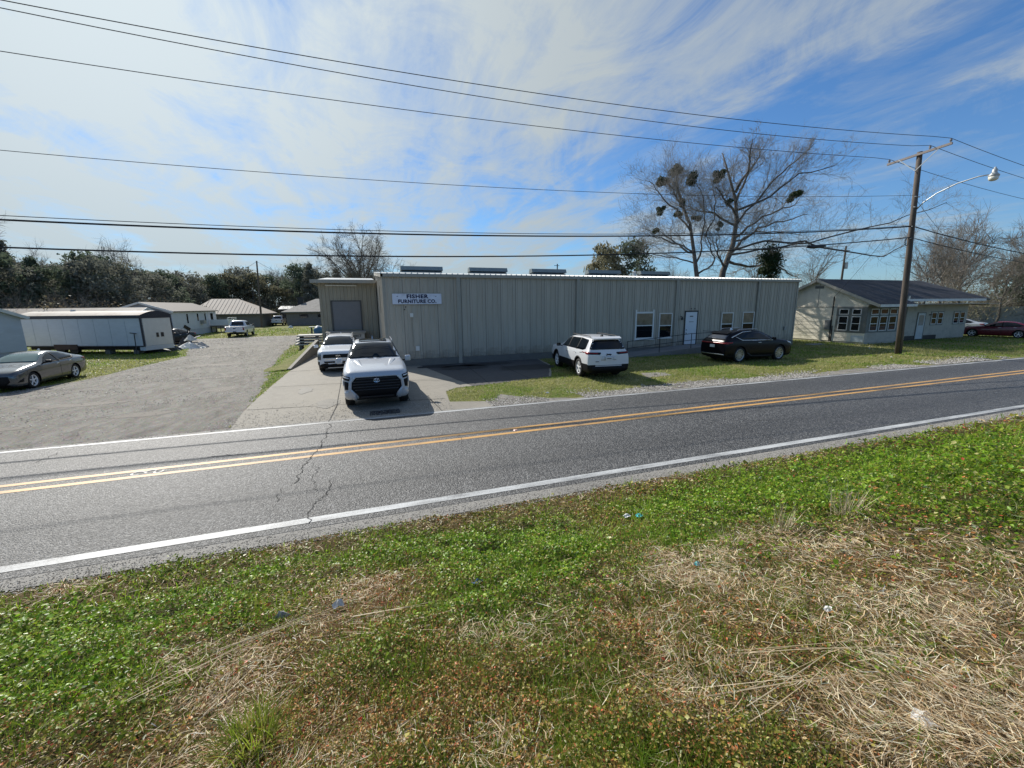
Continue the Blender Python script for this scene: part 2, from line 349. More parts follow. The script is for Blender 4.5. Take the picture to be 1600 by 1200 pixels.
PUD = [(-6.6,15.2,.8,.35),(-9.3,17.6,1.3,.3),(-7.0,22.5,1.0,.4),(-8.2,27.5,1.2,.5),(-10.5,14.6,1.6,.3),(-5.6,18.9,.5,.6),(-9.8,33.0,1.3,.6),(-13.0,16.6,1.5,.35)]
for i, (cx, cy, rx, ry_) in enumerate(PUD):
    sheet('wheel_rut', ragged([(cx+rx*math.cos(a), cy+ry_*math.sin(a)) for a in np.linspace(0, 2*PI, 13)[:-1]], .15, .16, 60+i), .008, pbr('rut_mud', (.085,.07,.052), .8, var=.3, vs=5, bump=.8, bs=20))
def stones(n, seed, name, label, region, cols, smin, smax):
    R = np.random.default_rng(seed); x, y = region(R, n); n = len(x); s = R.uniform(smin, smax, n)*np.maximum(1, np.hypot(x, y)/14)**.6
    base = np.array([[1,0,0],[0,1,0],[-1,0,0],[0,-1,0],[0,0,.7]], float); a = R.uniform(0, 6.3, n); ca, sa = np.cos(a), np.sin(a)
    V = base[None]*R.uniform(.6,1.2,(n,5,1))*s[:,None,None]; X = V[...,0]*ca[:,None]-V[...,1]*sa[:,None]+x[:,None]; Y = V[...,0]*sa[:,None]+V[...,1]*ca[:,None]+y[:,None]
    V = np.stack([X, Y, V[...,2]+.018], -1).reshape(-1,3); b = np.arange(n)[:,None]*5; F = np.concatenate([b+[k,(k+1)%4,4] for k in range(4)])
    return tag(np_mesh(name, V, F, leafm('stone', None, 0.0, .85), tint=np.repeat(pick(R, n, cols), 5, 0)), label, 'gravel', kind='stuff')
def pick(R, n, cols, w=None):
    cols = np.array(cols); i = R.choice(len(cols), n, p=w); return cols[i]*R.uniform(.75, 1.25, (n, 1))
SC_ = [(.36,.34,.30),(.28,.26,.23),(.17,.16,.14),(.48,.46,.42),(.10,.09,.08)]
def r_lane(R, n):
    x = R.uniform(-24, -3.6, n); y = 12.15+R.random(n)**1.6*40; w = fbm(x*.35, y*.9, 5, 4); k = inpoly(x, y, LANE) & (R.random(n) < np.clip((w-.40)*5, .08, 1)); return x[k], y[k]
stones(45000, 5, 'loose_gravel', 'loose stones scattered over the gravel lane', r_lane, SC_, .007, .026)
def r_sh(R, n):
    x = R.uniform(2.5, 34, n); y = 12.18+np.abs(R.normal(0, .45, n)); q = GR['gravel_patch']; w = fbm(x*.8, y*.8, 6, 3)
    k = (y < 14.6) & (w > .50) & ((x > 3.6)); k |= inpoly(x, y, q[2]); return x[k], y[k]
stones(30000, 6, 'loose_gravel', 'pale loose stones along the far road edge', r_sh, SC_, .010, .035)
def r_dr(R, n):
    x = R.uniform(-4.1, 2.4, n); y = 12.2+np.abs(R.normal(0, 1.2, n)); return x, y
stones(2500, 7, 'loose_gravel', 'scattered grit on the driveway by the road', r_dr, SC_, .008, .02)
def r_ns(R, n):
    x = R.uniform(-6.5, 26, n); y = 6.175-.006*x-R.random(n)**.6*.46; return x, y
LATE_STONES = (26000, 8, 'loose_gravel', 'fine grit along the near concrete shoulder', r_ns, SC_, .005, .013)
# oil and damp stains
for i, (cx, cy, rx, ry_, wh_) in enumerate([(4.6,20.9,1.3,.9,'d'),(3.4,21.8,1.1,.6,'d'),(7.7,19.6,1.5,.9,'d'),(6.0,21.6,1.6,.5,'d'),(.3,20.5,.3,.6,'c'),(-1.4,14.6,.35,.8,'c'),(-2.4,17.4,.25,.7,'c'),(-1.2,26.2,.6,1.0,'c')]):
    sheet('stain', ragged([(cx+rx*math.cos(a), cy+ry_*math.sin(a)) for a in np.linspace(0, 2*PI, 15)[:-1]], .15, .22, 90+i), .0162, pbr('dark_stain', (.03,.029,.028), .7, var=.3, vs=3) if wh_ == 'd' else pbr('oil_stain', (.115,.105,.085), .7, var=.2, vs=4))
# driveway joints, cracks
def strip(name, pts, w, z, mat, jit=0.0, sub=6):
    P = []
    for a, b in zip(pts[:-1], pts[1:]):
        for k in range(sub):
            q = Vector(a).lerp(Vector(b), k/sub); P.append(Vector((q.x+random.uniform(-jit, jit), q.y+random.uniform(-jit, jit))))
    P.append(Vector(pts[-1])); vs = []
    for i, p in enumerate(P):
        d = (P[min(i+1,len(P)-1)]-P[max(i-1,0)]).normalized(); nn = Vector((-d.y, d.x)); ww = w*(.5+random.random()*.6)*.5 if jit else w/2
        vs += [(p.x+nn.x*ww, p.y+nn.y*ww, z), (p.x-nn.x*ww, p.y-nn.y*ww, z)]
    mb = MB(); mb.add(vs, [(2*i, 2*i+1, 2*i+3, 2*i+2) for i in range(len(P)-1)]); return struct(mb.build(name, mat, fix=False))
for pts in ([(-3.75,14.6),(2.4,13.9)], [(-3.8,18.6),(1.0,18.3),(4.4,17.0)], [(-1.2,12.1),(-1.1,14.3),(-1.3,22.0),(-1.2,30)], [(1.2,14.0),(1.35,22)], [(-3.85,23),(.9,23.2)], [(2.0,12.1),(1.9,14)]):
    strip('driveway_joint', pts, .035, .0165, M_crack, .006)
for pts in ([(4.6,15.95),(5.0,22.4)], [(6.6,16.5),(6.7,22.4)], [(2.9,20.5),(9.2,20.2)]): strip('pad_joint', pts, .03, .0165, M_crack, .01)
# road
RX0, RX1 = -60.0, 130.0
def band(name, yfun, w, z, mat, x0=RX0, x1=RX1, step=.5, wob=0.0, seed=3):
    xs = np.arange(x0, x1+step, step); vs = []
    for x in xs:
        y = yfun(x); a = (nz1(x*.9, seed)-.5)*wob; b_ = (nz1(x*1.1, seed+4)-.5)*wob
        vs += [(x, y-w/2+a, z), (x, y+w/2+b_, z)]
    mb = MB(); mb.add(vs, [(2*i, 2*i+2, 2*i+3, 2*i+1) for i in range(len(xs)-1)]); return struct(mb.build(name, mat, fix=False))
nearl = lambda x: 6.345-.006*x*(1 if x < 40 else 40/x)
farl = lambda x: 12.06-.006*x*(1 if x < 40 else 40/x)
band('road', lambda x: 9.13-.003*x, 6.05, .020, M_asph, wob=.03, step=1)['label'] = 'two lane grey asphalt road with worn aggregate'
band('shoulder', lambda x: nearl(x)-.345, .36, .016, M_should, wob=.10, step=.2)['label'] = 'narrow rough concrete shoulder at the grass edge'
band('shoulder', lambda x: farl(x)+.13, .22, .016, M_should, wob=.10, step=.25, seed=7)['label'] = 'thin crumbling shoulder on the warehouse side'
band('edge_line', nearl, .165, .024, M_white, wob=.012, seed=5)['label'] = 'white edge line on the near side'
band('edge_line', farl, .125, .024, M_white, wob=.012, seed=6)['label'] = 'white edge line on the far side'
band('centre_line', lambda x: 9.32, .135, .024, M_yel, wob=.014, seed=8)['label'] = 'nearer of the two yellow centre lines'
band('centre_line', lambda x: 9.67, .13, .024, M_yel, wob=.014, seed=9)['label'] = 'farther of the two yellow centre lines'
for pts, w in (([(-1.1,11.9),(-1.16,11.2),(-1.18,10.4),(-1.2,9.84),(-1.34,9.25),(-1.41,8.67),(-1.45,7.9)], .035), ([(-.8,7.8),(-.82,7.27),(-.95,7.07),(-1.03,6.8),(-1.02,6.25)], .03), ([(-1.64,7.7),(-1.6,7.2)], .02), ([(-1.3,8.9),(-1.1,8.5),(-1.15,7.9),(-1.0,7.4)], .018),
               ([(19.3,12.4),(20.3,10.35)], .03), ([(-6.7,11.6),(-6.75,11.0)], .03), ([(1.95,9.66),(1.88,8.9)], .02), ([(5.0,11.9),(5.2,9.0)], .012), ([(8.5,9.2),(8.9,7.2),(8.8,6.4)], .012), ([(9.4,8.0),(11.3,7.6)], .02), ([(3.2,8.1),(4.6,7.9)], .012), ([(-3.4,10.1),(-2.7,10.0)],.05)):
    strip('road_crack', pts, w*.55, .0285, M_crack, .05, 7)
stones(*LATE_STONES)
# faint surveyor's scribble by the centre line
def spray(cx, cy, sc, mat):
    mb = MB()
    for (x0, y0, rx, ry, a0, a1) in ((-.16,.0,.10,.10,.5,5.2), (.05,.02,.09,.09,0,4.5), (.2,-.02,.07,.09,2,7)):
        ps = [(cx+sc*(x0+rx*math.cos(a0+(a1-a0)*k/12)), cy+sc*(y0+ry*math.sin(a0+(a1-a0)*k/12))) for k in range(13)]
        vs = []
        for i, p in enumerate(ps):
            q = ps[min(i+1,12)]; o = ps[max(i-1,0)]; d = Vector((q[0]-o[0], q[1]-o[1])).normalized()
            vs += [(p[0]-d.y*.02*sc, p[1]+d.x*.02*sc, .0285), (p[0]+d.y*.02*sc, p[1]-d.x*.02*sc, .0285)]
        mb.add(vs, [(2*i, 2*i+1, 2*i+3, 2*i+2) for i in range(12)])
    struct(mb.build('paint_scribble', mat, fix=False), 'worn white spray paint scribble between the yellow lines')
spray(-4.25, 9.5, .95, paint_mat('scribble_paint', (.50,.50,.48), 1.0))
# raised reflective marker between the yellow lines
mk = MB(); mk.hexa([(3.35,9.44,.02),(3.47,9.44,.02),(3.47,9.54,.02),(3.35,9.54,.02),(3.38,9.455,.038),(3.44,9.455,.038),(3.44,9.525,.038),(3.38,9.525,.038)])
tag(mk.build('road_marker', pbr('marker', (.75,.45,.38), .4)), 'small pinkish raised marker between the yellow centre lines', 'road marker')
# drain under the pickup's nose
dr = MB(); dr.box(-.1, .78, 12.45, 12.95, .010, .014); dgr = dr.build('storm_drain', pbr('iron', (.02,.02,.022), .6)); tag(dgr, 'dark iron storm drain grate in the driveway under the nearest pickup', 'drain')
bar0 = None
for k in range(7):
    if bar0 is None:
        b_ = MB(); b_.box(-.03, .03, 12.47, 12.93, .014, .03); bar0 = b_.build('grate_bar', pbr('iron2', (.06,.06,.06), .6), dgr); bar0.location = (0, 0, 0)
    else:
        c = bar0.copy(); COL.objects.link(c); c.parent = dgr; c.location = (.12*k, 0, 0)

# ================================================================== VERGE
KY = np.array([-60,-3,0,1,2.5,4,5.0,5.6,6.02]); KZ = np.array([2.0,1.9,1.55,1.4,1.0,.42,.10,.02,.0])
def vz(x, y):
    z = (np.interp(y-.12, KY, KZ)+np.interp(y, KY, KZ)+np.interp(y+.12, KY, KZ))/3
    f = np.clip((5.9-y)/1.2, 0, 1); a = np.clip((x+60)/1, 0, 1)
    return z + f*(.10*(fbm(x*.7, y*.7, 3, 3)-.5) + .05*(fbm(x*2.6, y*2.6, 5, 3)-.5)) * 1.0
BL = [(-2.52, 4.08, 1.0237, -0.6543, -0.452, 0.8174, 'g', 1.3), (-2.13, 3.07, 0.5927, -0.3437, -0.4496, 0.7164, 'g', 1.1), (-1.52, 4.0, 0.7801, -0.5563, -0.2503, 0.7571, 'g', 0.8), (1.28, 3.17, 0.6021, -0.5341, 0.7138, 1.7654, 'g', 1.2), (0.71, 2.34, 0.5257, -0.2861, 0.1279, 0.4095, 'g', 0.8), (4.16, 3.52, 0.611, -0.9982, 1.7245, 1.5206, 'g', 1.2), (8.22, 3.59, 0.1263, -1.2861, 4.1178, 1.9086, 'g', 1.4), (5.57, 1.87, 0.4009, -0.32, 1.1605, 0.4345, 'g', 1.0), (0.32, 4.99, 1.1241, -0.8023, 0.0719, 0.8025, 'g', 0.6), (-2.27, 5.7, 1.5474, -0.7771, -0.1586, 0.4731, 'g', 0.6), (2.15, 1.08, 0.4152, -0.1915, 0.3435, 0.2035, 'g', 0.7), (0.87, 1.12, 0.4045, -0.1782, 0.0548, 0.0773, 'g', 0.4), (-0.19, 2.27, 0.3542, -0.179, -0.0116, 0.3132, 'g', 0.4), (-1.34, 2.38, 0.6703, -0.3186, -0.2547, 0.5262, 'g', 0.45), (2.72, 2.08, 0.6118, -0.3777, 0.5233, 0.4316, 's', 1.3), (1.56, 1.96, 0.5421, -0.2988, 0.2208, 0.2928, 's', 1.1), (3.64, 1.39, 0.5825, -0.3528, 0.8382, 0.3667, 's', 1.2), (2.96, 0.92, 0.3555, -0.1566, 0.7761, 0.2976, 's', 1.2), (3.66, 2.12, 0.4449, -0.3011, 0.3992, 0.2519, 's', 0.9), (0.64, 2.12, 0.3165, -0.1663, 0.0554, 0.1766, 's', 0.8), (1.58, 1.08, 0.5595, -0.2451, 0.1072, 0.0845, 's', 0.8), (1.24, 1.43, 0.3271, -0.1625, 0.0976, 0.1219, 's', 0.8), (2.08, 0.66, 0.3424, -0.1412, 0.1882, 0.0805, 's', 1.2), (-1.23, 3.04, 0.5057, -0.3202, -0.1552, 0.4371, 's', 0.6), (-0.81, 4.54, 0.7943, -0.5012, -0.0893, 0.6138, 's', 0.5), (-3.37, 5.45, 1.0982, -0.5583, -0.2423, 0.4462, 's', 0.6), (-0.77, 2.21, 0.2994, -0.1443, -0.0599, 0.222, 's', 0.4), (0.26, 1.46, 0.3044, -0.1412, 0.0389, 0.1843, 's', 0.5), (-0.32, 3.15, 0.4271, -0.3051, -0.0308, 0.4259, 's', 0.3), (1.79, 1.75, 0.4769, -0.2595, 0.2365, 0.2503, 'r', 1.2), (0.75, 1.68, 0.6319, -0.3139, 0.1391, 0.3146, 'r', 1.0), (3.55, 1.7, 0.4264, -0.2687, 0.4086, 0.2183, 'r', 0.9), (-0.06, 1.77, 0.5659, -0.269, 0.007, 0.3008, 'r', 0.6), (-0.03, 2.94, 0.3564, -0.2546, 0.0058, 0.384, 'r', 0.5), (2.29, 1.26, 0.3243, -0.1705, 0.1882, 0.1188, 'r', 0.6), (-1.76, 2.66, 0.2423, -0.1356, -0.0846, 0.1435, 'r', 0.6), (-1.22, 3.37, 0.6074, -0.4063, -0.1416, 0.4429, 'r', 0.5)]
def fields(x, y):
    low = np.clip((3.6-y)/1.4, 0, 1); F = {'g': .10+0*x, 's': .12+.16*low, 'r': .28+.20*low}
    for cx, cy, ax, ay, bx, by, ty, w in BL:
        det = ax*by-ay*bx; dx = x-cx; dy = y-cy
        u = (dx*by-dy*bx)/det; v = (ax*dy-ay*dx)/det
        F[ty] = F[ty] + w*np.exp(-(u*u+v*v)*.9)
    # the strip nearest the road stays green, what is out of frame follows the same bands
    F['g'] = F['g'] + .8*np.exp(-((y-4.7)/.9)**2)*(fbm(x*.9, y*.9, 41, 3)*1.6-.2)
    F['g'] = F['g'] + .9*np.exp(-((y-3.4)/1.2)**2)*np.clip((x-4)/4, 0, 1)
    F['s'] = F['s'] + .6*np.clip((2.2-y)/1.5, 0, 1)*np.clip((x-2.5)/2, 0, 1) + .5*np.exp(-((y-5.5)/.35)**2)*fbm(x*.8, y*.8, 43, 2)
    F['g'] = F['g']*(.35+1.3*fbm(x*2.1, y*2.1, 11, 4)); F['s'] = F['s']*(.25+1.5*fbm(x*2.4, y*2.4, 12, 4)); F['r'] = F['r']*(.3+1.4*fbm(x*2.7, y*2.7, 13, 4))
    return F['g'], F['s'], F['r']
xs = np.concatenate([-np.geomspace(300, 6.2, 60), np.arange(-6, 10, .055), np.geomspace(10.1, 400, 110)])
ys = np.concatenate([[-60,-30,-12,-6,-3,-1.5], np.arange(-1, 6.03, .055), [6.03]])
GXX, GYY = np.meshgrid(xs, ys, indexing='ij'); GZZ = vz(GXX, GYY)
g_, s_, r_ = fields(GXX, GYY); tot = g_+s_+r_+.25
fine_ = fbm(GXX*9, GYY*9, 21, 4)[..., None]
tint = (g_[...,None]*np.array([.030,.055,.012]) + s_[...,None]*np.array([.22,.155,.085]) + r_[...,None]*np.array([.12,.06,.026]) + .25*np.array([.05,.04,.022]))/tot[...,None]
tint = tint*(.35+1.3*fine_)
ny = len(ys); idx = np.arange(len(xs)*ny).reshape(len(xs), ny)
Fq = np.stack([idx[:-1,:-1], idx[1:,:-1], idx[1:,1:], idx[:-1,1:]], -1).reshape(-1, 4)
def thatch_mat():
    m = bpy.data.materials.new('thatch'); m.use_nodes = True; t = m.node_tree; b = t.nodes['Principled BSDF']; o = world_tex(t)
    a = N(t, 'ShaderNodeVertexColor', layer_name='tint')
    n3 = noise(t, o, 70, 4, .8, .5)
    c = mixc(t, 1.0, a.outputs[0], ramp(t, n3, [(.3, (.35,.35,.35)), (.7, (1.7,1.7,1.6))]), 'MULTIPLY')
    t.links.new(c, b.inputs['Base Color']); b.inputs['Roughness'].default_value = .95; b.inputs['Specular IOR Level'].default_value = .1
    bp = N(t, 'ShaderNodeBump'); bp.inputs['Strength'].default_value = 1.0; bp.inputs['Distance'].default_value = .02
    t.links.new(n3, bp.inputs['Height']); t.links.new(bp.outputs[0], b.inputs['Normal']); return m
vo = np_mesh('verge', np.stack([GXX, GYY, GZZ], -1).reshape(-1, 3), Fq, thatch_mat(), tint=tint.reshape(-1, 3), smooth=True)
struct(vo, 'sloping bank of brown thatch between the camera and the road')

def sample_verge(n, rmin=.5, rmax=34, ylo=-.6, yhi=5.86, seed=0):
    R = np.random.default_rng(seed); r = np.exp(R.uniform(math.log(rmin), math.log(rmax), n)); a = R.uniform(math.radians(-72), math.radians(93), n)
    x = r*np.sin(a); y = r*np.cos(a); k = (y > ylo) & (y < yhi-.06*fbm(x*3, x*0+1, 9, 2)*3); return x[k], y[k], r[k], R
def unit(v): return v/np.maximum(np.linalg.norm(v, axis=-1, keepdims=True), 1e-9)
def pick(R, n, cols, w=None):
    cols = np.array(cols); i = R.choice(len(cols), n, p=w); return cols[i]*R.uniform(.75, 1.25, (n, 1))
def canopy(x, y, g):
    b1 = fbm(x*3.2, y*3.2, 31, 4); b2 = fbm(x*10, y*10, 37, 3); b0 = fbm(x*5.5, y*5.5, 33, 2); return (.006+(.34*np.clip(b1-.38, 0, 1)+.16*np.clip(b0-.5, 0, 1))*(.2+1.6*b2)*np.clip(g+.2, .45, 1.3))
def leaves(name, n, seed, label, which):
    x, y, r, R = sample_verge(n, seed=seed); g, s, rd = fields(x, y)
    pg = g/(g+s*1.3+rd*1.3+.14); pr = rd/(g+s*1.1+rd+.12); u = R.random(len(x))
    if which == 'green': k = u < np.clip(pg*1.45, 0, 1)**2.0
    else: k = u < np.clip(pr*1.9+.06, 0, 1)
    x, y, r, g = x[k], y[k], r[k], g[k]; n = len(x)
    sz = (.0080*np.maximum(1, (r/2.0))**.8)*R.uniform(.35, 1.0, n)*(1+.45*(R.random(n)<.2))*(.75+.6*fbm(x*1.9,y*1.9,71,2))*(1.15 if which == 'green' else .95)
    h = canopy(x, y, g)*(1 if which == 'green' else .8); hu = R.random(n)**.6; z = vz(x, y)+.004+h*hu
    nr = unit(np.stack([R.normal(0, .55, n), R.normal(0, .55, n)-.15, np.ones(n)], -1)); a = R.uniform(0, 2*PI, n)
    t1 = unit(np.cross(nr, np.stack([np.cos(a), np.sin(a), 0*a], -1))); t2 = np.cross(nr, t1)
    c = np.stack([x, y, z], -1); S_ = sz[:, None]; asp = R.uniform(.55, .95, (n, 1)) if which == 'green' else R.uniform(.3, .7, (n, 1))
    V = np.stack([c-t1*S_, c+t2*S_*asp+nr*S_*.25, c+t1*S_, c-t2*S_*asp+nr*S_*.25], 1).reshape(-1, 3)
    b = np.arange(n)[:, None]*4; F = np.concatenate([b+[0, 1, 2], b+[0, 2, 3]])
    if which == 'green':
        strong = np.clip(g, 0, 1.3)[:, None]/1.3
        pal = pick(R, n, [(.19,.36,.022),(.14,.28,.018),(.27,.44,.03),(.07,.14,.014),(.36,.46,.05),(.22,.27,.03)])
        old = pick(R, n, [(.21,.20,.035),(.30,.28,.05),(.11,.11,.02),(.42,.36,.08),(.22,.14,.035),(.13,.17,.025)])
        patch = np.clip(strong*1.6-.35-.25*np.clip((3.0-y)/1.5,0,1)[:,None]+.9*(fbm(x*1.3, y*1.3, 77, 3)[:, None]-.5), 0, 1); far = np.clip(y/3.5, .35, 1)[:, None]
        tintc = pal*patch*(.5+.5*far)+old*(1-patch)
        tintc = np.where(R.random((n, 1)) < .05, np.array([.55,.52,.20]), tintc)
    else:
        tintc = pick(R, n, [(.36,.16,.05),(.44,.20,.06),(.22,.13,.035),(.29,.22,.05),(.48,.15,.055),(.46,.32,.12),(.19,.20,.035),(.62,.50,.24),(.60,.12,.06)], [.14,.12,.17,.17,.08,.12,.12,.06,.02])
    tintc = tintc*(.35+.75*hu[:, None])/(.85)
    tintc = np.repeat(tintc, 4, 0)
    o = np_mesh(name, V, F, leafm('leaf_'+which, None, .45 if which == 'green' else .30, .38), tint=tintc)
    return tag(o, label, 'ground cover' if which == 'green' else 'weeds', kind='stuff')
leaves('clover_cover', 900000, 101, 'low green clover and weeds in patches across the near bank', 'green')
leaves('red_weeds', 650000, 102, 'small red brown and olive weed leaves on the near bank', 'red')

def ribbons(name, x, y, z0, L, w, ang, tilt, curl, cols, mat, cat, label, R, seg=3):
    n = len(x); d = np.stack([np.cos(ang), np.sin(ang), 0*ang], -1); side = np.stack([-np.sin(ang), np.cos(ang), R.normal(0, .4, n)], -1)
    P = [np.stack([x, y, z0], -1)]; tl = tilt.copy(); yaw = ang.copy(); cv = R.normal(0, curl, n)
    for k in range(seg):
        dd = np.stack([np.cos(yaw)*np.cos(tl), np.sin(yaw)*np.cos(tl), np.sin(tl)], -1); P.append(P[-1]+dd*(L/seg)[:, None]); yaw = yaw+cv; tl = tl-np.abs(cv)*.5
    V = []; ww = [1, .9, .7, .12] if seg == 3 else [1, .6, .1]
    side = unit(side)
    for k in range(seg+1): V += [P[k]-side*(w*ww[k]/2)[:, None], P[k]+side*(w*ww[k]/2)[:, None]]
    V = np.stack(V, 1); m = 2*(seg+1); b = np.arange(n)[:, None]*m
    F = np.concatenate([b+[2*k, 2*k+1, 2*k+3, 2*k+2] for k in range(seg)])
    o = np_mesh(name, V.reshape(-1, 3), F, mat, tint=np.repeat(cols, m, 0))
    return tag(o, label, cat, kind='stuff')
x, y, r, R = sample_verge(560000, seed=103); g, s, rd = fields(x, y)
k = R.random(len(x)) < np.clip((s*1.9/(g*1.3+s+rd*1.0+.12))*(.10+1.6*fbm(x*3.4, y*3.4, 58, 4)), .04, 1)**1.9; x, y, r, s = x[k], y[k], r[k], s[k]; n = len(x)
fa = fbm(x*2.2, y*2.2, 55, 2)*9; ang = fa+R.normal(0, .6, n); ang = np.where(R.random(n) < .3, R.uniform(0, 2*PI, n), ang)
zz_ = vz(x, y)+.004+R.random(n)**1.5*.075*np.clip(s+.2, .5, 1.3)
colS = pick(R, n, [(.86,.69,.45),(.66,.49,.28),(.46,.31,.16),(.90,.79,.58),(.32,.20,.10),(.74,.60,.40)])
colS = np.clip(colS*(.6+.65*R.random((n,1))), 0, .93)
ribbons('dead_straw', x, y, zz_, R.uniform(.02, .13, n)*np.maximum(1, r/4)**.5, R.uniform(.0010, .0030, n)*np.maximum(1, (r/1.8))**.85, ang, R.normal(.02, .16, n), .22, colS, leafm('straw_leaf', None, .25, .6), 'straw', 'matted pale dead straw lying over the near bank', R)
# fine green grass blades mixed in
x, y, r, R = sample_verge(420000, seed=104); g, s, rd = fields(x, y)
gb = fbm(x*1.1, y*1.1, 66, 3); k = R.random(len(x)) < np.clip((g*1.4/(g+s+rd+.15))*(gb*2.6-.75), 0.012, .95); x, y, r = x[k], y[k], r[k]; n = len(x)
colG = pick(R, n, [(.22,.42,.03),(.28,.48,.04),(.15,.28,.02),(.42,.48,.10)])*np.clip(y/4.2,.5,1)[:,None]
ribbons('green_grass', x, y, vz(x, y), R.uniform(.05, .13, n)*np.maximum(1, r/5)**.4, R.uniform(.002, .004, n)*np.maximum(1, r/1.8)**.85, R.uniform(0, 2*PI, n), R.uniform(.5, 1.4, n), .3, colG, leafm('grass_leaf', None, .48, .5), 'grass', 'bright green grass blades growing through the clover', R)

def tuft(name, cx, cy, n, L, w, cols, label, cat, spread=.06, tilt=(.6, 1.5), seed=1, curl=.25, seg=3, mat='grass_leaf'):
    R = np.random.default_rng(seed); x = cx+R.normal(0, spread, n); y = cy+R.normal(0, spread, n)
    z = vz(x, y); a = np.arctan2(y-cy, x-cx)+R.normal(0, .6, n)
    o = ribbons(name, x, y, z, R.uniform(.55, 1.1, n)*L, np.full(n, w), a, R.uniform(*tilt, n), curl, pick(R, n, cols), leafm(mat, None), cat, label, R, seg)
    del o['kind']; return o
YG = [(.26,.30,.05),(.20,.27,.04),(.34,.33,.08),(.14,.20,.03)]; DS = [(.55,.46,.31),(.44,.35,.22),(.62,.55,.40)]
tuft('grass_tuft', -.62, 1.84, 260, .22, .0045, YG, 'bright yellow green grass tuft at the bottom edge of the photo', 'grass tuft', .06, (.5,1.4), 1)
tuft('grass_tuft', 2.3, 1.6, 130, .17, .004, YG, 'flat yellow green grass tuft in the straw below the cyan scrap', 'grass tuft', .05, (.2,1.0), 2)
tuft('grass_tuft', 2.0, 2.75, 150, .16, .005, [(.12,.24,.03),(.18,.30,.04)], 'bright green grass tuft in front of the straw band', 'grass tuft', .12, (.6,1.4), 3)
tuft('grass_tuft', 5.6, 1.75, 160, .22, .006, [(.12,.19,.04),(.20,.22,.06)], 'olive grass tuft at the right edge of the photo', 'grass tuft', .12, (.3,1.2), 4)
tuft('dead_stalks', 4.47, 2.5, 70, .34, .006, DS, 'tall pale dead stalks standing right of centre in the bank', 'dead stalks', .07, (.9,1.5), 5, .1, mat='straw_leaf')
tuft('dead_stalks', 3.58, 2.5, 45, .30, .006, DS, 'thin pale dead stalks left of the tallest clump', 'dead stalks', .05, (.9,1.5), 6, .1, mat='straw_leaf')
tuft('dead_stalks', 3.0, 2.55, 30, .22, .005, DS, 'short leaning dead stalks at the left end of the straw band', 'dead stalks', .06, (.7,1.3), 7, .1, mat='straw_leaf')
tuft('dead_stalks', 3.3, .95, 60, .20, .005, DS, 'pale dead stalks low at the right edge of the bank', 'dead stalks', .08, (.5,1.2), 8, .15, mat='straw_leaf')
# a few long fallen stems
R = np.random.default_rng(77); LX = []
for (x0, y0, x1, y1) in ((-1.55,2.35,-.95,3.3), (-1.35,2.5,-.4,3.35), (-1.1,2.9,-.2,3.2), (-.95,2.2,-.65,2.9), (-.75,1.75,-.5,2.2), (-1.25,2.75,-1.1,2.5), (.05,2.55,.5,2.5), (-.2,2.6,.1,2.35), (1.25,1.05,2.2,1.15), (1.2,1.25,1.9,1.02), (1.7,1.35,2.6,1.05), (-.3,2.9,.4,2.75), (.0,1.6,.35,1.75)):
    for q in range(3): LX.append((x0+R.normal(0,.04), y0+R.normal(0,.04), x1+R.normal(0,.05), y1+R.normal(0,.05)))
LX = np.array(LX); n = len(LX); LL = np.hypot(LX[:,2]-LX[:,0], LX[:,3]-LX[:,1])
ribbons('fallen_stems', LX[:,0], LX[:,1], vz(LX[:,0], LX[:,1])+.05, LL, np.full(n, .0045), np.arctan2(LX[:,3]-LX[:,1], LX[:,2]-LX[:,0]), (vz(LX[:,2], LX[:,3])-vz(LX[:,0], LX[:,1]))/LL+.03, .06, pick(R, n, [(.62,.52,.36),(.5,.4,.26)]), leafm('straw_leaf'), 'straw', 'long pale fallen stems crossing the lower left of the bank', R)

# litter
def scrap(cx, cy, s, mat, label, seed, h=.3, up_=.05, name='litter_scrap'):
    R = random.Random(seed); n = 9; mb = MB(); z0 = float(vz(np.array([cx]), np.array([cy]))[0])+up_
    vs = [(cx, cy, z0+s*h)]
    for ring, rr in ((0, .5), (1, 1.0)):
        for k in range(n):
            a = 2*PI*k/n; q = s*rr*R.uniform(.55, 1.1); vs.append((cx+q*math.cos(a), cy+q*math.sin(a)*.7, z0+s*R.uniform(-.25, h*(1-ring*.7))))
    fs = [(0, 1+k, 1+(k+1) % n) for k in range(n)]+[(1+k, 1+n+k, 1+n+(k+1) % n, 1+(k+1) % n) for k in range(n)]
    mb.add(vs, fs); return tag(mb.build(name, mat, fix=False), label, 'litter')
WP = pbr('white_plastic', (.72,.72,.70), .4, var=.1, vs=20); CY = pbr('cyan_plastic', (.08,.50,.52), .35, var=.2, vs=30); BP = pbr('blue_bag', (.10,.16,.30), .3)
GP = pbr('grey_rubbish', (.42,.40,.37), .7, var=.2, vs=15)
scrap(-.83, 3.39, .075, GP, 'crumpled grey rag lying in the weeds left of centre', 1, .5)
scrap(-.38, 3.23, .06, WP, 'white crumpled plastic cup in the weeds right of the grey rag', 2, .9, name='plastic_cup')
scrap(.73, 3.0, .06, BP, 'dark blue plastic scrap half hidden in the green clover', 3, .5)
scrap(3.17, 4.1, .06, CY, 'farthest cyan plastic scrap in the clover near the road', 4, .4)
scrap(3.02, 4.16, .07, WP, 'white paper scrap beside the far cyan plastic', 5, .3)
scrap(2.36, 2.3, .035, CY, 'bright cyan plastic scrap in the straw', 6, .6)
scrap(1.66, 2.31, .032, WP, 'small white bottle cap in the straw left of the cyan scrap', 7, .5, name='bottle_cap')
scrap(2.05, .77, .07, WP, 'clear white plastic film at the lower right', 8, .2, .03)
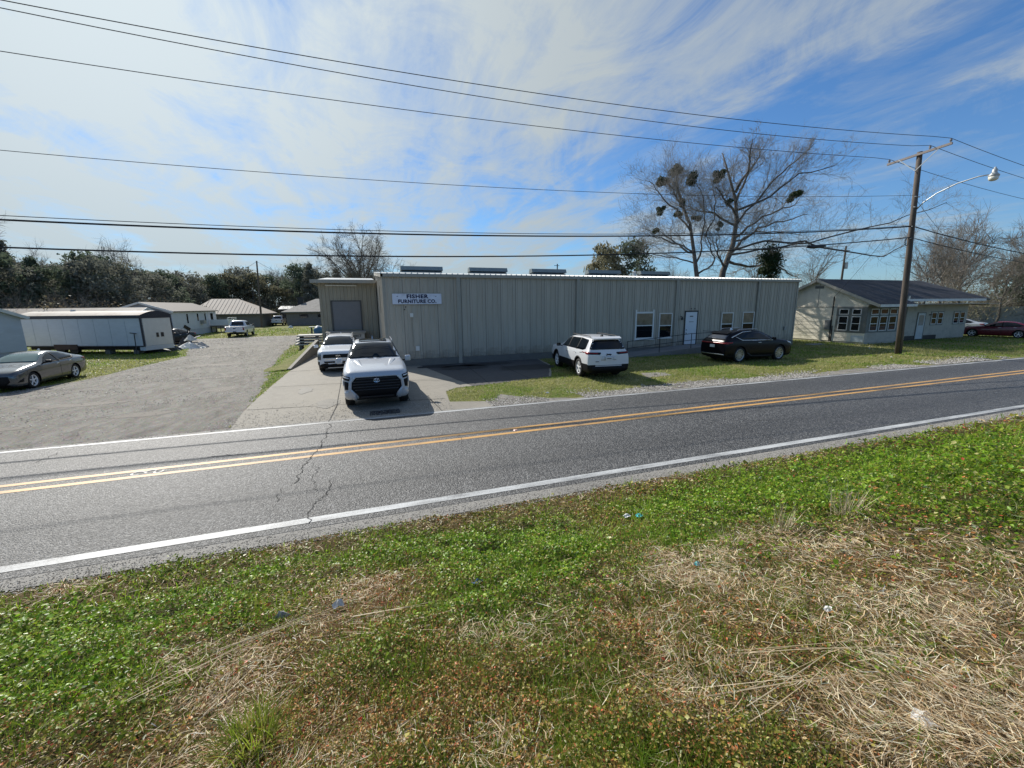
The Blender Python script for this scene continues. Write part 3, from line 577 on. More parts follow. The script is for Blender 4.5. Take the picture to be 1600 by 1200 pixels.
scrap(2.55, 1.45, .04, WP, 'white plastic scrap right of the flat grass tuft', 9, .2, .03)
scrap(6.3, 4.9, .05, WP, 'white scrap at the grass edge by the road on the right', 10, .4, .02)
scrap(12.3, 15.3, .10, GP, 'grey paper on the lawn right of the white utility vehicle', 11, .2, -vz(np.array([12.3]), np.array([15.3]))[0]+.03)
scrap(6.07, 13.45, .12, WP, 'white paper on the strip of lawn beside the driveway', 12, .2, .02)
scrap(32.9, 18.6, .14, WP, 'white rag on the shaded lawn between house and utility pole', 13, .2, .03)
scrap(28.6, 15.0, .10, WP, 'white wrapper on the sunny lawn left of the utility pole', 14, .2, .03)

# thin lawn on the far side of the road
def far_lawn(n, seed):
    R = np.random.default_rng(seed); r = np.exp(R.uniform(math.log(11.8), math.log(75), n)); a = R.uniform(math.radians(-50), math.radians(76), n)
    x = r*np.sin(a); y = r*np.cos(a)
    nzv = (fbm(x*1.5, y*1.5, 88, 3)-.5)*.5
    k = (y+nzv*.6 > 12.45) & ~inpoly(x+nzv, y+nzv, LANE) & ~inpoly(x+nzv*.3, y, CONC) & ~((x > .9) & (x < 30.9) & (y > 22.5)) & ~((x > 35.5) & (x < 50.5) & (y > 21))
    for q in GR['gravel_patch']: k &= ~(inpoly(x+nzv, y+nzv*.6, q) & (R.random(n) < .9))
    x, y, r = x[k], y[k], r[k]; n = len(x)
    p = fbm(x*.45, y*.45, 91, 4)[:, None]
    c = np.where(p > .5, pick(R, n, [(.33,.29,.12),(.24,.25,.07),(.44,.38,.20)]), pick(R, n, [(.11,.21,.028),(.15,.25,.035),(.22,.28,.05)]))
    # greener rim round the driveway wall
    near = ((x < -3.9) & (x > -5.4) & (y < 33))[:, None]; c = np.where(near, pick(R, n, [(.11,.22,.03),(.15,.26,.04)]), c)
    ribbons('lawn_grass', x, y, 0*x, R.uniform(.04, .10, n)*(r/14)**.4, .019*(r/13)**.9*R.uniform(.7, 1.3, n), R.uniform(0, 2*PI, n), R.uniform(.2, 1.2, n), .3, c, leafm('grass_leaf', None), 'grass', 'short thin yellowish lawn grass across the road', R, 2)
far_lawn(300000, 200)

# ================================================================== WAREHOUSE
M_panel = pbr('beige_panel', (.43,.39,.32), .5, var=.06, vs=.8, dirt=(.24,.20,.15), dirt_amt=.4, ds=1.1, stretch=(2.2,2.2,.22), rnd=.045, splash=(.16,.135,.10))
M_trim = pbr('panel_trim', (.33,.31,.26), .5, var=.06)
M_roofw = pbr('white_roof', (.50,.51,.50), .35, metal=.2, var=.08)
M_vent = pbr('vent_grey', (.20,.235,.235), .5, var=.1)
M_slab = concrete_mat('slab_concrete', (.17,.165,.15))
M_wfr = pbr('white_frame', (.68,.68,.65), .5, var=.05)
M_glass = glassm('window_glass'); M_dark = pbr('dark_void', (.01,.01,.011), .8)
M_door = pbr('white_door', (.66,.70,.74), .45, var=.04)
M_black = pbr('black_paint', (.018,.018,.02), .5); M_steel = pbr('dull_steel', (.30,.31,.32), .45, metal=.6)
WX0, WX1, WY, WB = .95, 30.8, 22.7, 46.0
ZE = 4.86; SLOPE = .078; RY = 35.5
def panel_mesh(name, w, z0, z1a, z1b=None, rib=.305, mat=M_panel, depth=.034):
    """corrugated sheet in the xz plane, ribs towards -y"""
    z1b = z1a if z1b is None else z1b; xs = [(0, 0)]; n = max(1, round(w/rib)); s = w/n
    for k in range(n):
        c = s*(k+.5); xs += [(c-.035, 0), (c-.018, -depth), (c+.018, -depth), (c+.035, 0)]
        if k < n-1: xs += [(s*(k+1)-.012, 0), (s*(k+1), -.006), (s*(k+1)+.012, 0)]
    xs.append((w-.004, 0)); xs.append((w-.002, .02))
    mb = MB(); vs = []
    for x, y in xs: vs += [(x, y, z0), (x, y, z1a+(z1b-z1a)*x/w)]
    mb.add(vs, [(2*i, 2*i+2, 2*i+3, 2*i+1) for i in range(len(xs)-1)])
    me = bpy.data.meshes.new(name); me.from_pydata(mb.v, [], mb.f); me.materials.append(mat); return me
wh = thing('warehouse', 'long beige ribbed metal warehouse with white roof edge and roof vents', 'warehouse', (WX0, WY, 0))
def P(mb, name, mat, par=wh, **k): # mesh in world coordinates, under a thing placed at its base
    o = mb.build(name, mat, par, **k)
    q = par; off = Vector((0,0,0))
    while q is not None: off += q.location; q = q.parent
    o.data.transform(Matrix.Translation(-off)); return o
PW = (WX1-WX0-.12)/33
pm = [panel_mesh('wall_panel', PW, .36, ZE-.15) for _ in range(1)][0]
for k in range(33):
    o = link('wall_panel', pm, wh); o.location = (.06+PW*k, -.003*(k % 2), 0)
lapm = None
for k in range(1, 33):
    if lapm is None:
        g_ = MB(); g_.box(-.009, .009, -.010, .004, .37, ZE-.17); lapm = g_.build('lap_shadow_strip', pbr('lap_shadow', (.13,.12,.10), .6), wh); lapm.location = (.06+PW*k-.002, -.0035, 0)  # dark strip painted in as the shade between neighbouring wall panels
    else: o = lapm.copy(); COL.objects.link(o); o.parent = wh; o.location = (.06+PW*k-.002, -.0035, 0)
nS = 12; sw = (RY-WY)/nS
for k in range(nS):    # left end wall, rising to the ridge, seen edge on
    a = WY+sw*k; me = panel_mesh('end_wall_panel', sw-.002, .3, ZE-.1+SLOPE*(sw*(nS-k)) if False else ZE-.1+SLOPE*(RY-WY-sw*k), ZE-.1+SLOPE*(RY-WY-sw*(k+1)))
    o = link('end_wall_panel', me, wh); o.rotation_euler = (0, 0, -PI/2); o.location = (0, RY-sw*k-WY, 0)
c = MB(); c.hexa([(WX0+.03,WY+.03,.05),(WX1-.03,WY+.03,.05),(WX1-.03,WB,.05),(WX0+.03,WB,.05),(WX0+.03,WY+.03,ZE-.05),(WX1-.03,WY+.03,ZE-.05),(WX1-.03,WB,ZE-.05),(WX0+.03,WB,ZE-.05)])
c.add([(WX0+.03,WY+.03,ZE-.05),(WX0+.03,WB,ZE-.05),(WX0+.03,RY,ZE+SLOPE*(RY-WY)-.1),(WX1-.03,WY+.03,ZE-.05),(WX1-.03,WB,ZE-.05),(WX1-.03,RY,ZE+SLOPE*(RY-WY)-.1)], [(0,1,2),(3,5,4),(0,2,5,3),(2,1,4,5)])
P(c, 'wall_core', M_panel)
c = MB(); c.box(WX0-.02, WX1+.02, WY-.09, WY+.02, -.1, .352); c.box(WX1-.01, WX1+.05, WY, WB, 0, .35); P(c, 'foundation', M_slab)
zr = ZE+SLOPE*(RY-WY); rf = MB()
rf.add([(WX0-.1,WY-.14,ZE),(WX1+.12,WY-.14,ZE),(WX1+.12,RY,zr+.02),(WX0-.1,RY,zr+.02),(WX0-.1,WB+.2,ZE),(WX1+.12,WB+.2,ZE),(WX0-.1,WY-.14,ZE-.03),(WX1+.12,WY-.14,ZE-.03)], [(0,1,2,3),(3,2,5,4),(6,7,1,0)])
nr = 98
for k in range(nr+1):
    x = WX0-.08+(WX1-WX0+.16)*k/nr; rf.hexa([(x-.045,WY-.16,ZE-.01),(x+.045,WY-.16,ZE-.01),(x+.045,RY,zr+.015),(x-.045,RY,zr+.015),(x-.02,WY-.16,ZE+.045),(x+.02,WY-.16,ZE+.045),(x+.02,RY,zr+.07),(x-.02,RY,zr+.07)])
P(rf, 'roof', M_roofw)
g_ = MB(); g_.box(WX0-.12, WX1+.14, WY-.16, WY-.01, ZE-.17, ZE-.035); P(g_, 'gutter', M_trim)
g_ = MB(); g_.hexa([(WX0-.11,WY-.16,ZE-.2),(WX0+.0,WY-.16,ZE-.2),(WX0+.0,RY,zr-.2),(WX0-.11,RY,zr-.2),(WX0-.11,WY-.16,ZE-.02),(WX0+.0,WY-.16,ZE-.02),(WX0+.0,RY,zr),(WX0-.11,RY,zr)]); P(g_, 'rake_trim', M_trim)
for x0 in (WX0-.055, WX1-.075): 
    g_ = MB(); g_.box(x0, x0+.13, WY-.05, WY+.05, .34, ZE-.17); P(g_, 'corner_trim', M_trim)
for x in (4.86, 12.2, 19.6, 26.85):
    g_ = MB(); g_.box(x-.10, x+.10, WY-.135, WY-.038, .02, ZE-.165); o = P(g_, 'downspout', M_trim)
    for z in (1.2, 3.4): g_ = MB(); g_.box(x-.115, x+.115, WY-.142, WY-.036, z, z+.05); P(g_, 'downspout_strap', M_trim)
for (a, b) in ((2.83,6.0),(8.28,11.45),(13.77,16.95),(19.27,22.6),(24.9,28.2)):
    v = MB(); v.prism([(0,0)]*0 or [(a,RY-1.75),(b,RY-1.75),(b,RY-1.15),(a,RY-1.15)], zr-.28, zr+.02)
    v.hexa([(a-.05,RY-1.85,zr+.12),(b+.05,RY-1.85,zr+.12),(b+.05,RY-1.05,zr+.02),(a-.05,RY-1.05,zr+.02),(a-.05,RY-1.7,zr+.42),(b+.05,RY-1.7,zr+.42),(b+.05,RY-1.2,zr+.42),(a-.05,RY-1.2,zr+.42)])
    P(v, 'roof_vent', M_vent)
v = MB(); v.tube([(24.4,RY-1.4,zr-.3),(24.4,RY-1.4,zr+.32)], .16, 10); v.tube([(24.4,RY-1.4,zr+.32),(24.4,RY-1.4,zr+.42)], [.26,.1], 10); P(v, 'roof_pipe', M_roofw)
v = MB(); v.tube([(16.3,RY-1.4,zr+.1),(16.3,RY-1.4,zr+.9)], .05, 6); v.beam((16.0,RY-1.4,zr+.75),(16.5,RY-1.4,zr+.75),.04,.04); P(v, 'roof_mast', M_black)
def sash(par, x0, x1, z0, z1, y, fr=.07, mid=.5, ext=0):
    f = MB(); yo = y-.075; yi = y-.036
    f.box(x0-fr, x0, yo, yi, z0-fr, z1+fr+ext); f.box(x1, x1+fr, yo, yi, z0-fr, z1+fr+ext)
    f.box(x0, x1, yo+.001, yi, z1, z1+fr); f.box(x0, x1, yo+.001, yi, z0-fr, z0)
    zm = z0+(z1-z0)*mid; f.box(x0, x1, yo+.012, yi, zm-.03, zm+.03)
    w = P(f, 'window', M_wfr, par)
    for (a, b, dy) in ((zm+.03, z1, 0), (z0, zm-.03, .008)):
        p_ = MB(); p_.quad((x0,yi-.012+dy,a),(x1,yi-.012+dy,a),(x1,yi-.012+dy,b),(x0,yi-.012+dy,b)); P(p_, 'pane', M_glass if a < zm else M_glassup, w, fix=False)
    s_ = MB(); s_.box(x0-fr-.05, x1+fr+.05, y-.11, yi-.002, z0-fr-.05, z0-fr); P(s_, 'sill', M_wfr, w); return w
M_glassup = pbr('blind_behind_glass', (.17,.155,.115), .12, var=.35, vs=2.5, spec=.7)
sash(wh, 16.53, 17.78, 1.02, 2.58, WY, .11, .5, .13); sash(wh, 18.36, 19.30, 1.0, 2.52, WY, .06)
sash(wh, 23.66, 24.62, 1.0, 2.48, WY, .06); sash(wh, 25.62, 26.6, 1.0, 2.50, WY, .06)
d = MB(); d.box(20.45, 21.42, WY-.075, WY-.04, .44, 2.62); dr_ = P(d, 'door', M_door)
d = MB(); d.box(20.37, 20.448, WY-.085, WY-.036, .42, 2.71); d.box(21.422, 21.5, WY-.085, WY-.036, .42, 2.71); d.box(20.448, 21.422, WY-.085, WY-.036, 2.622, 2.71); P(d, 'door_frame', M_black, dr_)
d = MB()
for z in (1.20, 1.42): d.tube([(20.55,WY-.078,z),(20.55,WY-.125,z)], .03, 8)
d.box(20.53,20.57,WY-.13,WY-.10,1.19,1.23); P(d, 'handle', M_black, dr_)
d = MB(); d.box(20.80, 21.08, WY-.079, WY-.0755, 2.30, 2.36); P(d, 'door_plate', M_black, dr_)
d = MB(); 
for k in range(5): d.box(20.76+.08*k, 20.81+.08*k, WY-.079, WY-.0755, 1.93, 2.0)
P(d, 'door_lettering', M_steel, dr_)
l = MB(); l.tube([(20.05,WY-.04,2.33),(20.05,WY-.14,2.36),(20.05,WY-.2,2.28)], .025, 6); l.lathe((20.05,WY-.2,2.10), [(0,.085),(.14,.07),(.2,.03)], 10, 'z'); P(l, 'wall_lamp', M_black)
for x in (20.9, 21.2): 
    l = MB(); l.tube([(x,WY-.03,2.85),(x,WY-.09,2.83)], .03, 6); P(l, 'door_lamp', M_black)
l = MB(); l.box(2.22,2.38,WY-.13,WY-.037,2.62,2.82); P(l, 'wall_box', M_wfr)
l = MB(); l.tube([(2.28,WY-.06,2.62),(2.3,WY-.06,1.05)], .014, 6); P(l, 'conduit', M_trim)
l = MB(); l.box(2.42,2.62,WY-.15,WY-.037,.82,1.06); P(l, 'outlet_box', M_wfr)
l = MB(); l.box(29.75,29.95,WY-.13,WY-.037,1.15,1.42); P(l, 'meter_box', M_steel)
for (x, z) in ((2.02,3.15),(1.95,3.02)): 
    l = MB(); l.box(x-.025,x+.025,WY-.06,WY-.03,z-.03,z+.03); P(l, 'bolt_hole', M_black)
l = MB(); l.box(WX0-.065, WX0-.038, 26.9, 27.5, 2.9, 4.35); w_ = P(l, 'end_window', M_glass); l = MB(); l.box(WX0-.07, WX0-.036, 26.82, 26.9, 2.8, 4.45); l.box(WX0-.07, WX0-.036, 27.5, 27.58, 2.8, 4.45); P(l, 'end_window_frame', M_trim, w_)
# sign
sg = thing('sign', 'white board sign with dark blue lettering FISHER FURNITURE CO. on the warehouse wall', 'sign', (1.36, WY-.06, 3.31))
b = MB(); b.box(1.36, 3.92, WY-.085, WY-.045, 3.30, 3.84); P(b, 'board', pbr('sign_white', (.66,.70,.80), .5, var=.06, dirt=(.30,.30,.33), dirt_amt=.5, ds=2.0), sg)
b = MB(); b.box(1.33, 3.95, WY-.09, WY-.044, 3.275, 3.2985); b.box(1.33, 3.95, WY-.09, WY-.044, 3.8415, 3.865); P(b, 'board_edge', M_trim, sg)
NAVY = pbr('navy_lettering', (.008,.010,.055), .5)
RX = Matrix.Rotation(PI/2, 4, 'X')
def wall_text(name, txt, size, x, y, z, par, mat, bold=.012, sx=1.0, spacing=1.0, rz=0):
    return textmesh(name, txt, size, mat, par, Matrix.Translation(Vector((x, y, z))-(par.location if par else Vector())) @ Matrix.Rotation(rz, 4, 'Z') @ RX, bold, sx, spacing=spacing, depth=.003)
wall_text('lettering', 'FISHER', .27, 2.64, WY-.0895, 3.69, sg, NAVY, .013, 1.25, 1.12)
wall_text('lettering', 'FURNITURE CO.', .25, 2.64, WY-.0895, 3.435, sg, NAVY, .012, 1.02, 1.10)
for x in (1.62, 3.62): b = MB(); b.box(x-.035, x+.035, WY-.0925, WY-.087, 3.69, 3.715); P(b, 'lettering', NAVY, sg)

# entrance ramp and rail
rp = thing('entrance_ramp', 'concrete ramp with thin black pipe railing along the warehouse wall', 'ramp', (14.6, 20.9, 0))
b = MB(); b.hexa([(14.6,20.95,0),(20.0,20.95,0),(20.0,22.6,0),(14.6,22.6,0),(14.6,20.95,.03),(20.0,20.95,.40),(20.0,22.6,.40),(14.6,22.6,.03)]); b.box(20.001,22.0,20.95,22.6,0,.402); P(b, 'ramp_slab', concrete_mat('ramp_concrete', (.24,.235,.225)), rp)
b = MB(); ry = 21.0
zf = lambda x: .03+.37*min(1, (x-14.6)/5.4)
posts = [14.75, 17.1, 19.55, 21.9]
for x in posts: 
    q = MB(); q.tube([(x,ry,zf(x)-.02),(x,ry,zf(x)+.95)], .021, 6); P(q, 'post', M_black, rp)
for h in (.93, .52):
    q = MB(); q.tube([(14.75,ry,zf(14.75)+h),(19.55,ry,zf(19.55)+h),(21.9,ry,zf(21.9)+h)], .019, 6); P(q, 'rail', M_black, rp)
q = MB(); q.tube([(21.9,ry,.40+.93),(21.9,22.5,.4+.93)], .019, 6); P(q, 'rail', M_black, rp)

# ---------------------------------------------------------------- annex with loading dock
AYY = 32.85; AX0, AX1 = -3.05, .85; AZ = 5.0
an = thing('warehouse_annex', 'lower beige metal annex with grey roll up door left of the warehouse', 'warehouse', (AX0, AYY, 0))
M_pan2 = pbr('tan_panel', (.335,.305,.235), .6, var=.08, dirt=(.17,.145,.10), dirt_amt=.6, ds=.9, stretch=(2.2,2.2,.22), rnd=.07, splash=(.13,.11,.08))
c = MB(); c.box(AX0+.03, AX1, AYY+.03, 46, .05, AZ); P(c, 'wall_core', M_pan2, an)
DX0, DX1, DZ0, DZ1 = -2.28, -.32, 1.55, 3.6
def ap(x0, w, z0, z1, name='wall_panel', rz=0, loc=None):
    o = link(name, panel_mesh(name, w, z0, z1, rib=.27, mat=M_pan2, depth=.04), an); o.location = loc or (x0-AX0, 0, 0); o.rotation_euler = (0,0,rz)
ap(AX0, .77, .1, AZ); ap(DX0, .98, DZ1+.06, AZ); ap(DX0+.98, .98, DZ1+.06, AZ); ap(DX1, .6, .1, AZ); ap(DX1+.6, AX1-DX1-.6-.002, .1, AZ)
for k in range(8): ap(0, 1.2, .1, AZ, 'side_wall_panel', -PI/2, (0, 1.2*(k+1)+.05, 0))
rd = MB(); rd.quad((DX0,AYY+.01,DZ0),(DX1,AYY+.01,DZ0),(DX1,AYY+.01,DZ1),(DX0,AYY+.01,DZ1)); rdo = P(rd, 'roll_up_door', pbr('door_grey', (.20,.20,.205), .5, var=.05), an, fix=False)
nsl = 14
for k in range(nsl):
    z = DZ0+(DZ1-DZ0)*k/nsl; s_ = MB(); h = (DZ1-DZ0)/nsl
    s_.hexa([(DX0+.05,AYY-.02,z+.008),(DX1-.05,AYY-.02,z+.008),(DX1-.05,AYY+.008,z+.008),(DX0+.05,AYY+.008,z+.008),(DX0+.05,AYY-.012,z+h-.008),(DX1-.05,AYY-.012,z+h-.008),(DX1-.05,AYY+.008,z+h-.004),(DX0+.05,AYY+.008,z+h-.004)])
    P(s_, 'door_slat', MATS['door_grey'], rdo)
f_ = MB(); f_.box(DX0-.07,DX0+.03,AYY-.06,AYY+.02,DZ0-.3,DZ1+.07); f_.box(DX1-.03,DX1+.07,AYY-.06,AYY+.02,DZ0-.3,DZ1+.07); f_.box(DX0+.03,DX1-.03,AYY-.06,AYY+.02,DZ1,DZ1+.07); P(f_, 'door_frame', pbr('dark_trim', (.07,.07,.065), .5), an)
f_ = MB(); f_.hexa([(AX0-.42,AYY-.75,AZ-.06),(AX1,AYY-.75,AZ-.06),(AX1,46,AZ+1.0),(AX0-.42,46,AZ+1.0),(AX0-.42,AYY-.75,AZ+.02),(AX1,AYY-.75,AZ+.02),(AX1,46,AZ+1.1),(AX0-.42,46,AZ+1.1)]); P(f_, 'roof', M_roofw, an)
f_ = MB(); f_.box(AX0-.44, AX1-.02, AYY-.82, AYY-.752, AZ-.14, AZ+.10); f_.box(AX0-.46, AX0-.40, AYY-.75, 46, AZ-.12, AZ+.06); P(f_, 'fascia', M_trim, an)
f_ = MB(); f_.box(-2.6, -.5, AYY-.18, AYY-.05, AZ-.32, AZ-.24); P(f_, 'light_strip', M_wfr, an)
dk = thing('loading_dock', 'white painted loading dock block below the roll up door', 'loading dock', (-2.5, AYY-1.6, 0))
f_ = MB(); f_.box(-2.62, -.18, AYY-1.6, AYY-.05, 0, 1.36); P(f_, 'dock_wall', pbr('dock_white', (.46,.45,.41), .7, var=.1, dirt=(.2,.19,.16), dirt_amt=.6), dk)
f_ = MB(); f_.box(-2.72, -.08, AYY-1.72, AYY-.05, 1.362, 1.48); P(f_, 'dock_ledge', pbr('ledge', (.30,.29,.26), .8), dk)
wall_text('lettering', '907', .26, -.62, AYY-1.604, 1.15, dk, M_black, .006, 1.1)
# wing wall beside the driveway, green mound behind it
ww = MB(); pr = [(-4.02,23.6,.0),(-3.86,23.6,.0),(-3.36,32.8,.0),(-3.56,32.8,.0)]
ww.hexa([pr[0],pr[1],pr[2],pr[3],(-4.02,23.6,.08),(-3.86,23.6,.08),(-3.36,32.8,.88),(-3.56,32.8,.88)])
tag(ww.build('retaining_wall', concrete_mat('wall_concrete', (.27,.25,.215))), 'low concrete retaining wall rising beside the driveway', 'wall')
mo = MB(); vs = []; nn = 14
for i in range(nn+1):
    t_ = i/nn; y = 23.4+9.8*t_; xr = -4.03+.46*t_; hh = .06+.72*t_
    vs += [(xr, y, hh), (xr-.4, y, hh*.8+.02*math.sin(i*2.1)), (xr-.75, y, hh*.35), (xr-1.15-.15*math.sin(i), y, -.002)]
mo.add(vs, [(4*i+j, 4*i+j+1, 4*i+j+5, 4*i+j+4) for i in range(nn) for j in range(3)]); struct(mo.build('grass_mound', M_lawn if True else pbr('mound_grass', (.13,.19,.03), .95, var=.4, vs=3, bump=.9, bs=30, dirt=(.24,.21,.10), dirt_amt=.6, ds=1.5), smooth=True), 'bright green grass mound behind the retaining wall')
sk = thing('board_stack', 'stack of pale boards beside the annex corner', 'boards', (-5.0, 35.2, 0))
for k in range(4):
    f_ = MB(); x = -5.25+.06*k; f_.box(x, -3.35, 34.9, 36.4, .35+.22*k, .35+.22*k+.10); P(f_, 'board', pbr('pale_board', (.42,.41,.38), .7), sk)
    if k < 3:
        f_ = MB()
        for xx in (-4.9, -3.8): f_.box(xx, xx+.12, 35.0, 36.3, .4501+.22*k, .5699+.22*k)
        P(f_, 'spacer', M_dark, sk)
f_ = MB(); f_.box(-5.0,-4.8,35.1,36.2,0,.349); f_.box(-3.9,-3.7,35.1,36.2,0,.349); P(f_, 'support', M_slab, sk)
bd = thing('blue_tank', 'small blue covered tank on the grass behind the annex', 'tank', (-5.4, 53, 0)); f_ = MB(); f_.lathe((-5.3,52.6,0), [(0,.5),(.7,.55),(1.0,.3)], 14, 'z'); P(f_, 'tank_body', pbr('blue_tank', (.03,.12,.22), .5), bd, smooth=True); f_ = MB(); f_.lathe((-5.3,52.6,1.0), [(0,.32),(.16,.1)], 10, 'z'); P(f_, 'lid', M_wfr, bd)
pt_ = thing('picnic_table', 'dark picnic table by the annex corner', 'table', (-6.0, 55.5, 0)); f_ = MB(); f_.box(-6.6,-4.6,55,55.9,.85,.92); P(f_, 'tabletop', M_steel, pt_)
for x in (-6.4,-4.9): f_ = MB(); f_.box(x,x+.12,55.1,55.8,0,.849); P(f_, 'leg', M_black, pt_)

# ================================================================== HOUSE ON THE RIGHT
M_sid = pbr('cream_siding', (.80,.74,.60), .7, var=.07, dirt=(.25,.23,.19), dirt_amt=.4, ds=1.1)
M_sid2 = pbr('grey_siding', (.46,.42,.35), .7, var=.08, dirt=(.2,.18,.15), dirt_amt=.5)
M_gtrim = pbr('grey_trim', (.17,.175,.16), .6); M_fas = pbr('fascia', (.45,.41,.33), .6); M_fasw = pbr('fascia_white', (.60,.60,.56), .5)
def shingle_mat():
    m = bpy.data.materials.new('shingles'); m.use_nodes = True; t = m.node_tree; b = t.nodes['Principled BSDF']; o = world_tex(t)
    br = N(t, 'ShaderNodeTexBrick'); br.inputs['Scale'].default_value = 1.0; br.inputs['Brick Width'].default_value = .34; br.inputs['Row Height'].default_value = .15; br.inputs['Mortar Size'].default_value = .01
    br.inputs['Color1'].default_value = (.035,.036,.042,1); br.inputs['Color2'].default_value = (.055,.055,.062,1); br.inputs['Mortar'].default_value = (.02,.02,.02,1)
    t.links.new(o, br.inputs['Vector']); n1 = noise(t, o, .5, 5, .6)
    c = mixc(t, 1.0, br.outputs[0], ramp(t, n1, [(.3,(.8,.8,.8)),(.7,(1.3,1.3,1.35))]), 'MULTIPLY'); t.links.new(c, b.inputs['Base Color']); b.inputs['Roughness'].default_value = .9; return m
M_sh = shingle_mat()
HX, HXE = 35.6, 50.3; HF = 21.35; RF = 20.6
ho = thing('house', 'low cream house with dark shingle roof and corner sunroom windows', 'house', (HX, RF, 0))
def lap(mb, p0, p1, z0, z1, n, out, mi=0, th=.018):
    """lapped boards on a wall from p0 to p1 (xy); out = outward normal"""
    h = (z1-z0)/n
    for k in range(n):
        a = z0+h*k; ps = []
        for (p, zz, o_) in ((p0,a,th),(p1,a,th),(p1,a,0),(p0,a,0),(p0,a+h,.004),(p1,a+h,.004),(p1,a+h,0),(p0,a+h,0)):
            ps.append((p[0]+out[0]*o_, p[1]+out[1]*o_, zz))
        mb.hexa(ps, mi)
c = MB(); c.box(HX+.02, HXE, HF+.02, 28.4, 0, 2.98); c.box(HX+.02, 39.3, RF+.02, HF+.02, 0, 2.95); P(c, 'wall_core', M_sid2, ho)
w1 = MB(); lap(w1, (HX,RF), (HX,28.4), .12, 2.8, 9, (-1,0)); P(w1, 'gable_wall', M_sid, ho)
w1 = MB(); w1.add([(HX-.005,RF,2.8),(HX-.005,28.4,2.8),(HX-.005,28.4,3.15),(HX-.005,24.35,5.0),(HX-.005,RF,3.3)], [(0,1,2,3,4)]); P(w1, 'gable_panel', M_sid, ho)
w1 = MB(); w1.box(HX-.03, HX-.006, RF, 28.4, 2.78, 2.84); w1.box(HX-.02,HX-.006,24.3,24.36,2.84,4.9); P(w1, 'gable_batten', M_sid2, ho)
w1 = MB(); w1.box(HX-.03, HX-.006, 24.0, 24.7, 4.3, 4.5); 
for k in range(3): w1.box(HX-.045, HX-.031, 24.02, 24.68, 4.31+.06*k, 4.35+.06*k)
P(w1, 'gable_vent', M_gtrim, ho)
w1 = MB(); lap(w1, (HX,RF), (39.3,RF), .12, .85, 3, (0,-1)); P(w1, 'sunroom_wall', M_sid2, ho)
w1 = MB(); w1.box(41.75, HXE, HF-.02, HF+.018, .05, 2.98); P(w1, 'front_wall', M_sid2, ho)
w1 = MB(); w1.box(HXE, HXE+.03, HF, 28.4, .05, 2.98); P(w1, 'side_wall', M_sid2, ho)
w1 = MB(); w1.box(39.3, 41.75, 22.9, 22.95, 0, 2.95); w1.box(41.7, 41.75, HF, 22.9, 0, 2.95); w1.box(39.3, 39.34, RF, 22.9, 0, 2.95); P(w1, 'porch_recess', M_gtrim, ho)
w1 = MB(); w1.box(41.9, 46.2, HF-.035, HF-.021, 0.0, .36); P(w1, 'dark_skirt', M_black, ho)
rf = MB(); zE = 3.0; zR = 5.07; Y0, Y1, YR = 19.62, 29.1, 24.35; X0 = 35.15; XR = 48.9; XE = 51.3; YF = 20.5
z_at = lambda y: zE+(zR-zE)*(y-Y0)/(YR-Y0)
# front slope in two strips: the sunroom end comes further forward
rf.add([(X0,Y0,zE),(39.5,Y0,zE),(39.5,YR,zR),(X0,YR,zR)], [(0,1,2,3)]); rf.add([(39.5,YF,z_at(YF)),(XE,YF,z_at(YF)),(XR,YR,zR),(39.5,YR,zR)], [(0,1,2,3)])
rf.add([(XE,YF,z_at(YF)),(XE,Y1,zE),(XR,YR,zR)], [(0,1,2)]); rf.add([(X0,Y1,zE),(XE,Y1,zE),(XR,YR,zR),(X0,YR,zR)], [(3,2,1,0)])
for q in ([(X0,Y0,zE),(X0,YR,zR)], [(X0,Y1,zE),(X0,YR,zR)]): rf.beam((q[0][0]+.06,q[0][1],q[0][2]-.03), (q[1][0]+.06,q[1][1],q[1][2]-.03), .12, .05)
P(rf, 'roof', M_sh, ho, fix=False)
w1 = MB(); w1.beam((X0,Y0,zE-.12),(X0,YR,zR-.12),.05,.2); w1.beam((X0,Y1,zE-.12),(X0,YR,zR-.12),.05,.2); P(w1, 'rake_board', M_fas, ho)
w1 = MB(); w1.box(X0+.03,39.5,Y0-.03,Y0+.01,zE-.2,zE-.012); w1.box(39.5,XE-.6,YF-.03,YF+.01,z_at(YF)-.2,z_at(YF)-.012); w1.box(39.46,39.5,Y0+.01,YF,zE-.2,zE-.012); P(w1, 'fascia', M_fasw, ho)
w1 = MB(); w1.box(XE-.6,XE,YF-.03,YF+.01,z_at(YF)-.16,z_at(YF)-.012); w1.box(XE-.04,XE,YF+.01,Y1,zE-.16,zE-.03); P(w1, 'side_fascia', M_black, ho)
w1 = MB(); w1.box(X0+.1,XE-.1,Y0+.1,RF-.001,zE-.06,zE-.03); w1.box(39.5,XE-.1,RF,HF-.025,zE-.1,zE-.07); P(w1, 'soffit', M_sid2, ho)
